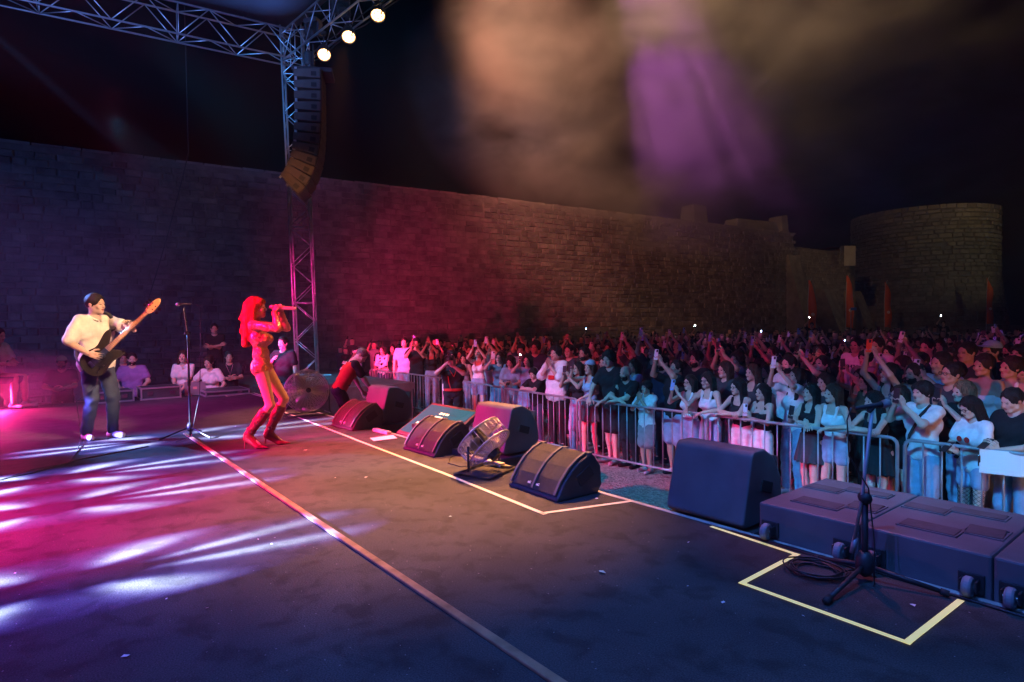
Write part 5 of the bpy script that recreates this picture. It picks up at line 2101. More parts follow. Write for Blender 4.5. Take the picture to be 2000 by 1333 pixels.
b.lathe([(0.021, -0.01), (0.022, 0.0), (0.020, 0.03), (0.017, 0.20), (0.013, 0.215), (0.001, 0.217)], 18)
o = b.build('handle', mat('mic_handle', (0.75, 0.70, 0.60), 0.3, 0.3), mt, smooth=True)
o.matrix_local = qm
b = MB()
b.lathe([(0.001, -0.062), (0.016, -0.058), (0.025, -0.040), (0.026, -0.025), (0.021, -0.010)], 18)
o = b.build('mic_grille', mat('mic_mesh', (0.35, 0.34, 0.36)), mt, smooth=True)
o.matrix_local = qm
b = MB()
wv = J['wr'][1]
for q, c_ in ((0.0, 0), (0.018, 1)):
    b.lathe([(0.034, -0.006), (0.038, 0), (0.034, 0.006)], 16, mtx=Matrix.Translation(wv - V3(0, 0, 0.02 + q)) @ Matrix.Rotation(-0.3, 4, 'X'))
b.tube([wv + V3(0.02, 0.03, -0.03), wv + V3(0.03, 0.07, -0.09)], 0.006, 5)
b.build('bracelets', mat('red_bracelet', (0.55, 0.06, 0.05), 0.4), singer)

# bassist
bp_ = at(193, 856, 1.0)
fv = (RGT0 * math.cos(0.42) - FWD0 * math.sin(0.42))
nd = (RGT0 * 0.71 + ZUP * 0.70 + FWD0 * 0.10).normalized()
zd = (-FWD0 + RGT0 * 0.18 + ZUP * 0.06)
zd = (zd - nd * zd.dot(nd)).normalized()
yd = zd.cross(nd)
bc = atd(208, 687, 6.80)
BI = Matrix.LocRotScale(bp_, Matrix.Rotation(ang_of(fv) - PI / 2, 3, 'Z').to_euler(), Vector((0.985,) * 3)).inverted()
l3 = lambda v_: tuple(BI.to_3x3() @ v_)
fig = figure(False, lean=0.0, pelvis=(0, 0.0, 0.915), rh=tuple(BI @ (bc - nd * 0.13 + yd * 0.10 + zd * 0.055)), lh=tuple(BI @ (bc + nd * 0.40 - yd * 0.075 - zd * 0.02)), rpole=(0.9, -0.9, -0.2), lpole=(-0.7, 0.1, -1),
             rhand=('rest', l3(nd * 0.5 - yd * 0.9), l3(-zd)), lhand=('hold', l3(yd + nd * 0.25), l3(zd + yd * 0.2)),
             rfoot=(0.11, -0.05, 0), lfoot=(-0.11, 0.09, 0), rtoe=(0.25, 1, 0), ltoe=(-0.1, 1, 0), head=(0.40, -0.04, 0), top='shirt', bottom='jeans', hair='short', hb=0.0105)
bassist = person('bass guitarist in loose pale shirt, dark jeans and white trainers', tuple(bp_), ang_of(fv), 1.724, fig, 0, 'black', 'cream', 'dkdenim', 'white')
b = MB()
S = Sdf()
for s in (-1, 1):
    S.cap((s * 0.02, 0.085, 1.385), (s * 0.085, 0.02, 1.435), 0.016, 0.020, 0.01, s=(1, 1, 0.8))
v, f = S.mesh(0.009)
link_mesh('collar', np_mesh('collar', [(v, f, 0)], [cloth_mat('cream')]), bassist)

# bass guitar: local x along the neck, y across, z out of the top
bass = thing('bass_guitar', 'dark bass guitar with maple neck held by the bassist', 'bass guitar', (0, 0, 0), 0)
bass.matrix_world = Matrix.Translation(bc) @ Matrix((nd, yd, zd)).transposed().to_4x4()
outl = [(-.31, 0), (-.30, .09), (-.23, .15), (-.12, .14), (-.03, .105), (.05, .13), (.14, .16), (.20, .155), (.195, .12), (.12, .075), (.07, .04), (.07, -.04), (.10, -.08), (.13, -.13), (.09, -.16), (.0, -.125), (-.10, -.125), (-.21, -.165), (-.29, -.11)]


def smooth_poly(p, it=2):
    for _ in range(it):
        q = []
        for i in range(len(p)):
            a, c = p[i], p[(i + 1) % len(p)]
            q += [(a[0] * .75 + c[0] * .25, a[1] * .75 + c[1] * .25), (a[0] * .25 + c[0] * .75, a[1] * .25 + c[1] * .75)]
        p = q
    return p


def slab(b, poly, z0, z1, mi=0):
    n_ = len(poly)
    b.add([(x, y, z0) for x, y in poly] + [(x, y, z1) for x, y in poly], [tuple(range(n_))[::-1], tuple(range(n_, 2 * n_))] + [(i, (i + 1) % n_, n_ + (i + 1) % n_, n_ + i) for i in range(n_)], mi)


b = MB()
slab(b, smooth_poly(outl), -0.02, 0.02)
b.build('guitar_body', mat('bass_finish', (0.035, 0.03, 0.028), 0.18, coat=0.5), bass, bevel=0.006)
b = MB()
slab(b, smooth_poly([(-.20, -.03), (-.16, -.13), (-.04, -.09), (.04, -.10), (.03, -.03), (.03, .05), (-.03, .06), (-.08, .03)]), 0.020, 0.0225)
b.build('pickguard', mat('pickguard', (0.025, 0.025, 0.03), 0.25), bass)
M_MAPLE = mat('maple', (0.60, 0.34, 0.14), 0.35, var=0.15, scale=14)
b = MB()
slab(b, [(0.03, -.031), (0.62, -.021), (0.62, .021), (0.03, .031)], 0.016, 0.036)
nk = b.build('neck', M_MAPLE, bass, bevel=0.004)
for k in range(20):
    x = 0.62 - 0.86 * (1 - 2 ** (-(k + 1) / 12.0))
    if x < 0.04:
        break
    wd = 0.021 + (0.62 - x) / 0.59 * 0.010
    b = MB()
    b.box((x, 0, 0.0368), (0.0022, wd * 2, 0.002))
    b.build('fret', M_CHROME, nk)
b = MB()
slab(b, smooth_poly([(.62, -.022), (.66, -.045), (.78, -.035), (.83, -.005), (.82, .03), (.74, .045), (.66, .042), (.62, .022)], 1), 0.012, 0.028)
b.build('headstock', M_MAPLE, bass, bevel=0.003)
for x, y in ((.665, .062), (.705, .064), (.745, .062), (.69, -.062), (.74, -.058)):
    b = MB()
    b.tube([(x, y * 0.6, 0.02), (x, y, 0.02)], 0.005, 6)
    b.lathe([(0.016, -0.004), (0.016, 0.004)], 10, mtx=Matrix.Translation((x, y * 1.2, 0.02)))
    b.lathe([(0.007, 0.028), (0.007, 0.042)], 8, mtx=Matrix.Translation((x, y * 0.4, 0)))
    b.build('tuning_peg', M_CHROME, bass)
for k in range(5):
    b = MB()
    y0, y1 = (k - 2) * 0.0125, (k - 2) * 0.0085
    b.tube([(-0.20, y0, 0.038), (0.03, y0, 0.042), (0.64, y1, 0.040)], 0.0011, 4)
    b.build('string', M_CHROME, bass)
for x in (-.115, -.045):
    b = MB()
    b.box((x, 0, 0.027), (0.032, 0.085, 0.012), ch=0.003)
    b.build('pickup', M_BLACK, bass)
b = MB()
b.box((-.205, 0, 0.028), (0.05, 0.075, 0.014), ch=0.003)
b.build('bridge', M_CHROME, bass)
for x, y in ((-.17, -.09), (-.12, -.10), (-.215, -.105)):
    b = MB()
    b.lathe([(0.012, 0.02), (0.012, 0.034), (0.010, 0.038), (0.001, 0.038)], 12, mtx=Matrix.Translation((x, y, 0)))
    b.build('control_knob', M_CHROME, bass)
BM = Matrix.LocRotScale(bassist.location, bassist.rotation_euler, bassist.scale)
horn = Matrix.Translation(bc) @ Matrix((nd, yd, zd)).transposed().to_4x4() @ Vector((0.19, 0.14, -0.01))
butt = Matrix.Translation(bc) @ Matrix((nd, yd, zd)).transposed().to_4x4() @ Vector((-0.31, 0, -0.01))
st_pts = [horn, BM @ Vector((-0.13, 0.16, 1.33)), BM @ Vector((-0.115, 0.05, 1.475)), BM @ Vector((-0.06, -0.10, 1.44)), BM @ Vector((0.06, -0.155, 1.20)), BM @ Vector((0.17, -0.09, 1.0)), butt]
sm_pts = []
for i in range(len(st_pts) - 1):
    p0, p1, p2, p3 = [Vector(st_pts[max(0, min(len(st_pts) - 1, i + k))]) for k in (-1, 0, 1, 2)]
    for q in np.linspace(0, 1, 8, endpoint=False):
        sm_pts.append(0.5 * ((2 * p1) + (p2 - p0) * q + (2 * p0 - 5 * p1 + 4 * p2 - p3) * q * q + (3 * p1 - p0 - 3 * p2 + p3) * q ** 3))
b = MB()
b.tube(sm_pts, 0.02, 6)
o = b.build('guitar_strap', M_RUBBER, smooth=True)
tag(o, 'black guitar strap over the bassist shoulder', 'strap')
b = MB()
q0 = Matrix.Translation(bc) @ Matrix((nd, yd, zd)).transposed().to_4x4() @ Vector((-0.26, -0.13, 0.0))
fl_ = [at(x, y, 1.005) for x, y in ((157, 858), (152, 880), (135, 905), (60, 918), (0, 938))]
b.tube([q0, q0 + Vector((0.0, -0.02, -0.12)), Vector((fl_[0].x + 0.08, fl_[0].y - 0.03, 1.45)), Vector((fl_[0].x, fl_[0].y, 1.15)), fl_[0] + Vector((0, 0, 0.02))] + fl_[1:], 0.004, 5)
tag(b.build('instrument_cable', M_CABLE, smooth=True), 'thin cable running from the bass guitar down to the floor', 'cable')

# ------------------------------------------------------------------ people at the far stage end
TO_S = lambda p: math.atan2(1.85 - p[1], -6.6 - p[0])


def at_head(px, py, depth, zf=0.0):
    P = atd(px, py, depth)
    return (P.x, P.y, zf), P.z - zf


def seated_fig(**k):
    return figure(pelvis=(0, 0, 0.52), rfoot=(0.12, 0.42, 0), lfoot=(-0.12, 0.42, 0), **k)


def cap_on(root, fig_, c):
    S = Sdf()
    S.ell((0, -0.012, 0.155), (0.092, 0.112, 0.090), 0.02)
    S.cap((-0.035, 0.10, 0.165), (0.035, 0.10, 0.165), 0.05, k=0.02, s=(1, 1, 0.18))
    S.plane((0, 0, 0.150), (0, 0, -1))
    v, f = S.mesh(0.008)
    link_mesh('cap', np_mesh('cap', [(xf(v, fig_['_']['head']), f, 0)], [cloth_mat(c)]), root)


def glasses_on(root, fig_, up=False):
    H = fig_['_']['head']
    b = MB()
    z0, y0 = (0.104, 0.104) if not up else (0.205, 0.075)
    for s in (-1, 1):
        b.tube([tuple(xf(np.array([[s * 0.033 + 0.024 * math.cos(a), y0, z0 + 0.018 * math.sin(a)]]), H)[0]) for a in np.linspace(0, 2 * PI, 17)], 0.0028, 5, caps=False)
        b.tube([tuple(xf(np.array([q]), H)[0]) for q in ((s * 0.057, y0, z0 + 0.004), (s * 0.078, 0.0, z0 + 0.006))], 0.0026, 5)
    b.tube([tuple(xf(np.array([q]), H)[0]) for q in ((-0.009, y0, z0 + 0.004), (0.009, y0, z0 + 0.004))], 0.0026, 5)
    b.build('glasses', M_BLACK, root)
    if up:
        b = MB()
        for s in (-1, 1):
            b.lathe([(0.023, 0), (0.001, 0.004)], 14, mtx=Matrix([list(r) for r in H]) @ Matrix.Translation((s * 0.033, y0, z0)) @ Matrix.Rotation(-PI / 2, 4, 'X'))
        b.build('tinted_lenses', M_CHROME, root)


pb = at(45, 797, 1.0)
f_ = seated_fig(rh=(0.08, 0.30, 0.72), lh=(-0.06, 0.32, 0.74), top='tee', bottom='long_shorts', hair='short', lean=0.15)
person('seated man in white tee and shorts cut off by the left edge', tuple(Vector((pb.x, pb.y, 1.0)) - RGT0 * 0.48), ang_of(RGT0), 1.78, f_, 0, 'dark', 'white', 'navy', 'white')
b = MB()
c_ = Vector((pb.x, pb.y, 0)) - RGT0 * 0.56
b.box((0, 0, 0.215), (0.5, 0.45, 0.43), ch=0.01)
tag(b.build('equipment_trunk', M_CASE, loc=(c_.x, c_.y, 1.001), rz=ang_of(RGT0)), 'dark equipment trunk under the seated man at left edge', 'trunk')
L, H_ = at_head(120, 694, 11.9)
f_ = figure(False, rh=(0.12, 0.30, 1.12), lh=(-0.05, 0.32, 1.13), top='tee', hair='short', beard=True, hb=0.016)
r_ = person('bearded man in black tee and pale cap behind the bassist', L, TO_S(L) - 0.3, H_, f_, 1, 'dark', 'black', 'black', 'black')
cap_on(r_, f_, 'cream')
L, H_ = at_head(258, 687, 12.4)
f_ = figure(False, rh=(0.18, 0.30, 1.05), lh=(-0.18, 0.30, 1.05), top='tee', hair='buzz', beard=True, fat=1.15, hb=0.016, head=(0.1, 0, 0))
person('stocky bearded man in purple polo leaning on the far stage end', L, TO_S(L) - 0.25, H_, f_, 0, 'dark', 'purple', 'black', 'black')
L, H_ = at_head(240, 686, 13.3)
person('dark-haired man half hidden behind the purple polo man', L, TO_S(L), H_, figure(False, hair='curly', hb=0.02), 0, 'black', 'navy', 'black', 'black')
L, H_ = at_head(357, 682, 12.5)
person('woman in cropped white tee at the far stage end', L, TO_S(L) - 0.4, H_, figure(True, rh=(0.04, 0.24, 0.98), lh=(-0.04, 0.26, 0.97), top='crop', hair='bob', hb=0.016, head=(0.1, 0.05, 0)), 0, 'brown', 'white', 'dkdenim', 'white')
L, H_ = at_head(415, 697, 12.2)
person('woman in white V-neck leaning over the laptop', L, TO_S(L) - 0.5, H_ * 1.04, figure(True, lean=0.25, rh=(0.30, 0.42, 1.05), lh=(-0.22, 0.32, 0.98), top='tee', hair='bun', hb=0.016, head=(0, 0.1, 0)), 0, 'dark', 'white', 'black', 'white')
L, H_ = at_head(447, 684, 13.4)
r_ = person('man in black with lanyard pass behind the laptop woman', L, TO_S(L), H_, figure(False, rh=(0.0, 0.28, 1.16), lh=(-0.06, 0.3, 1.15), top='tee', hair='short', hb=0.018), 1, 'black', 'black', 'black', 'black')
b = MB()
b.tube([(-0.07, 0.06, 1.44), (-0.01, 0.14, 1.22), (0.07, 0.06, 1.44)], 0.004, 4)
b.box((-0.01, 0.145, 1.15), (0.07, 0.006, 0.10))
b.build('lanyard_pass', cloth_mat('pink'), r_)
L, H_ = at_head(418, 630, 15.0, 0.62)
person('tall man in black standing with folded arms before the wall', L, TO_S(L), H_, figure(False, rh=(-0.10, 0.22, 1.20), lh=(0.10, 0.24, 1.17), top='tee', hair='short', hb=0.018), 1, 'black', 'black', 'black', 'black')
b = MB()
b.box((L[0], L[1], 0.31), (0.9, 0.9, 0.61), ch=0.01)
tag(b.build('crate', M_CASE), 'dark crate under the tall man before the wall', 'crate')
L, H_ = at_head(553, 655, 13.6)
person('person in dark clothes half hidden behind the singer', L, TO_S(L) - 0.6, H_, figure(False, rh=(0.02, 0.3, 1.3), top='tee', hair='short', hb=0.018), 0, 'dark', 'black', 'dkdenim', 'black')

# man in the red vest bending behind the wedge
P = aty(722, 702, 4.55)
f_ = figure(False, lean=0.55, pelvis=(0, -0.12, 0.90), rh=(0.20, 0.42, 0.80), lh=(-0.25, 0.38, 0.72), rhand=('rest', (0, 0.5, -0.8), (0, -1, 0)), top='tee', hair='buzz', hb=0.013, head=(-0.5, -0.35, 0))
vs_ = Sdf()
Rt_ = f_['_']['Rt']
tpv = lambda x, y, z: f_['_']['P'] + Rt_ @ V3(x, y, z - 0.93)
for a, r_ in (((-.06, 0, .95), .118), ((-.06, .0, 1.10), .122), ((-.085, 0, 1.27), .136), ((-.11, -.01, 1.385), .078)):
    vs_.cap(tpv(*a), tpv(-a[0], a[1], a[2]), r_, k=0.06, R=Rt_, s=(1, .9, 1))
vs_.cap(tpv(0, -.01, 1.50), tpv(0, 0.05, 1.7), .074, k=0.01, mode='s')
v_, fv_ = vs_.mesh(0.013)
fdir = (RGT0 * 0.86 + FWD0 * 0.5)
vest = person('man in red vest bending over behind the front wedges', (P.x - fdir.x * 0.42, P.y - fdir.y * 0.42, 0.28), ang_of(fdir), 1.80, f_, 0, 'grey', 'black', 'black', 'black')
link_mesh('vest', np_mesh('vest', [(v_, fv_, 0)], [cloth_mat('red')]), vest)
b = MB()
b.box((P.x - fdir.x * 0.3, P.y - fdir.y * 0.3, 0.14), (1.2, 0.9, 0.27), ch=0.01)
tag(b.build('step_block', M_CASE), 'dark step block under the man in the red vest', 'step')
for txt, zz, szz in (('M A R', 1.33, 0.085), ('||||||', 1.235, 0.055)):
    fc = bpy.data.curves.new('lettering', 'FONT')
    fc.body = txt
    fc.size = szz
    fc.align_x = 'CENTER'
    fc.extrude = 0.002
    fc.materials.append(M_PAPER)
    tmp = bpy.data.objects.new('lettering', fc)
    COL.objects.link(tmp)
    me_ = bpy.data.meshes.new_from_object(tmp)
    bpy.data.objects.remove(tmp)
    o = link_mesh('lettering', me_, vest)
    tag(o, kind='stuff')
    loc_ = tpv(0, -0.145, zz)
    Rl = Rt_ @ np.array([[1, 0, 0], [0, 0, -1], [0, 1, 0]], float)
    o.matrix_local = Matrix([list(Rl[0]) + [loc_[0]], list(Rl[1]) + [loc_[1]], list(Rl[2]) + [loc_[2]], [0, 0, 0, 1]])

# photographer before the barrier
P = aty(884, 683, 6.35)
f_ = figure(False, rh=(0.06, 0.28, 1.50), lh=(-0.07, 0.34, 1.47), rpole=(1, 0.1, -0.9), lpole=(-1, 0.1, -0.9), rhand=('hold', (-0.6, 0.5, 0.5), (-0.6, 0, -0.5)), lhand=('hold', (0.5, 0.6, 0.3), (0.2, 0, 1)), top='tee', hair='short', hb=0.012, fat=1.12)
pa_ = TO_S((P.x, P.y)) + 0.15
pg = person('photographer in black with red waist belt aiming a camera', (P.x, P.y, 0), pa_, P.z, f_, 0, 'black', 'black', 'black', 'black')
b = MB()
b.lathe([(0.128, -0.025), (0.136, -0.02), (0.136, 0.02), (0.128, 0.025)], 24, mtx=Matrix.Translation((0, 0.0, 1.0)) @ Matrix.Diagonal((1.35, 1.05, 1, 1)))
b.build('belt', cloth_mat('red'), pg)
b = MB()
b.tube([(-0.10, 0.05, 1.43), (-0.05, 0.15, 1.25), (0.02, 0.20, 1.38)], 0.006, 5)
b.tube([(0.10, 0.05, 1.43), (0.05, 0.15, 1.15), (0.0, 0.18, 1.0)], 0.008, 5)
b.build('straps', cloth_mat('red'), pg)
PM = Matrix.LocRotScale(pg.location, pg.rotation_euler, pg.scale)
cm = thing('camera_with_lens', 'black camera with long lens held up by the photographer', 'camera', tuple(PM @ Vector((0.0, 0.27, 1.61))), pa_ - PI / 2)
b = MB()
b.box((0, 0, 0), (0.15, 0.07, 0.10), ch=0.012)
b.box((0, 0, 0.06), (0.06, 0.06, 0.03), ch=0.008)
b.build('camera_body', M_BLACK, cm)
b = MB()
b.lathe([(0.036, 0.03), (0.040, 0.05), (0.040, 0.12), (0.046, 0.14), (0.046, 0.20), (0.040, 0.20), (0.040, 0.19), (0.001, 0.185)], 20, mtx=Matrix.Rotation(-PI / 2, 4, 'X'))
b.build('lens', M_BLACK, cm)
b = MB()
b.box((0, 0.0, 0.115), (0.07, 0.09, 0.06), ch=0.01)
b.build('flash', M_BLACK, cm)


# ------------------------------------------------------------------ audience
def vbar(x):
    return 7.0 if x > -7 else 7.0 + min(0.72, (-7 - x) * 0.12)


PHC = {'black': (0.02, 0.02, 0.025), 'white': (0.75, 0.75, 0.78), 'blue': (0.20, 0.38, 0.70), 'orange': (0.9, 0.16, 0.03)}
PH_ME = {}


def phone_meshes(c):
    if c not in PH_ME:
        m = mat('phone_case_' + c, PHC[c], 0.35)
        b1, b2, b3 = MB(), MB(), MB()
        b1.box((0, 0, 0), (0.074, 0.009, 0.155), ch=0.004)
        b2.box((0, -0.005, 0), (0.066, 0.002, 0.145))
        b3.box((-0.018, 0.006, 0.052), (0.030, 0.004, 0.034), ch=0.001)
        PH_ME[c] = (b1.mesh('case', m), b2.mesh('screen', mat('phone_screen', (0.1, 0.1, 0.12), 0.2, emit=(0.5, 0.6, 0.9), estr=1.2)), b3.mesh('camera_bump', M_PHONE))
    return PH_ME[c]


M_TORCH = mat('phone_torch', (1, 1, 1), 0.4, emit=(0.85, 1.0, 0.95), estr=90)


def phone(root, P, label, c='black', roll=0.0, torch=False, pitch=0.15):
    M = Matrix.LocRotScale(root.location, root.rotation_euler, root.scale)
    W_ = M @ Vector(P)
    t = thing('phone', label, 'phone', tuple(W_), 0, 'phones held up by the audience')
    t.rotation_mode = 'QUATERNION'
    t.rotation_quaternion = (Matrix.Rotation(root.rotation_euler.z, 3, 'Z') @ Matrix.Rotation(pitch, 3, 'X') @ Matrix.Rotation(roll, 3, 'Y')).to_quaternion()
    a, s_, cb = phone_meshes(c)
    link_mesh('case', a, t)
    link_mesh('screen', s_, t)
    link_mesh('camera_bump', cb, t)
    if torch:
        b = MB()
        b.lathe([(0.001, 0.0), (0.010, 0.0), (0.010, 0.003)], 10, mtx=Matrix.Translation((0.012, 0.0095, 0.052)) @ Matrix.Rotation(-PI / 2, 4, 'X'))
        b.build('torch', M_TORCH, t)
    return t


UPHAND = dict(rhand=('hold', (-0.15, 0.25, 1), (-1, 0.1, 0)), lhand=('hold', (0.15, 0.25, 1), (1, 0.1, 0)))


def pose(name, z_rail=1.06):
    """figure() arguments and the phone position in body space"""
    if name == 'rail':
        return dict(lean=0.10, rh=(0.17, 0.33, z_rail), lh=(-0.15, 0.35, z_rail), rhand=('rest', (-0.5, 0.7, -0.3), (0, 0, -1)), lhand=('rest', (0.5, 0.7, -0.3), (0, 0, -1)), rpole=(1, -0.3, -0.5), lpole=(-1, -0.3, -0.5)), None
    if name == 'fold':
        return dict(lean=0.16, rh=(-0.06, 0.33, z_rail + 0.02), lh=(0.06, 0.36, z_rail), rhand=('rest', (-1, 0.2, -0.1), (0, 0, -1)), lhand=('rest', (1, 0.2, -0.1), (0, 0, -1)), rpole=(1, 0.2, -0.3), lpole=(-1, 0.2, -0.3)), None
    if name == 'eye':
        return dict(rh=(0.060, 0.33, 1.47), lh=(-0.060, 0.33, 1.47), rpole=(0.7, 0.2, -1), lpole=(-0.7, 0.2, -1), **UPHAND), (0, 0.37, 1.585)
    if name == 'high':
        return dict(rh=(0.062, 0.34, 1.70), lh=(-0.062, 0.34, 1.70), rpole=(0.9, 0.4, -0.8), lpole=(-0.9, 0.4, -0.8), head=(0, 0.2, 0), **UPHAND), (0, 0.38, 1.815)
    if name == 'top':
        return dict(rh=(0.062, 0.26, 1.82), lh=(-0.062, 0.26, 1.82), rpole=(0.9, 0.5, -0.5), lpole=(-0.9, 0.5, -0.5), head=(0, 0.2, 0), **UPHAND), (0, 0.30, 1.935)
    if name == 'chest':
        return dict(rh=(0.060, 0.30, 1.24), lh=(-0.060, 0.30, 1.24), rpole=(0.8, -0.2, -1), lpole=(-0.8, -0.2, -1), **UPHAND), (0, 0.335, 1.355)
    if name == 'down':
        return dict(rh=(0.055, 0.28, 1.10), lh=(-0.055, 0.28, 1.10), rpole=(0.8, -0.3, -1), lpole=(-0.8, -0.3, -1), head=(0, -0.35, 0), rhand=('hold', (-0.1, 0.8, 0.6), (-1, 0, 0.3)), lhand=('hold', (0.1, 0.8, 0.6), (1, 0, 0.3))), (0, 0.37, 1.165)
    if name == 'one':
        return dict(rh=(0.12, 0.34, 1.56), lh=(-0.15, 0.34, z_rail), rpole=(1, 0.1, -0.9), lpole=(-1, -0.3, -0.5), rhand=('hold', (-0.1, 0.25, 1), (-1, 0.2, 0)), lhand=('rest', (0.5, 0.7, -0.3), (0, 0, -1))), (0.075, 0.38, 1.68)
    if name == 'clasp':
        return dict(rh=(0.035, 0.19, 1.38), lh=(-0.035, 0.19, 1.38), rpole=(0.8, 0, -1), lpole=(-0.8, 0, -1), rhand=('flat', (-0.15, 0.2, 1), (-1, 0, 0)), lhand=('flat', (0.15, 0.2, 1), (1, 0, 0))), None
    return dict(), None


def spot_for(px, py, back):
    y = 7.3
    for _ in range(4):
        P = aty(px, py, y)
        y = vbar(P.x) + back
    return aty(px, py, y)


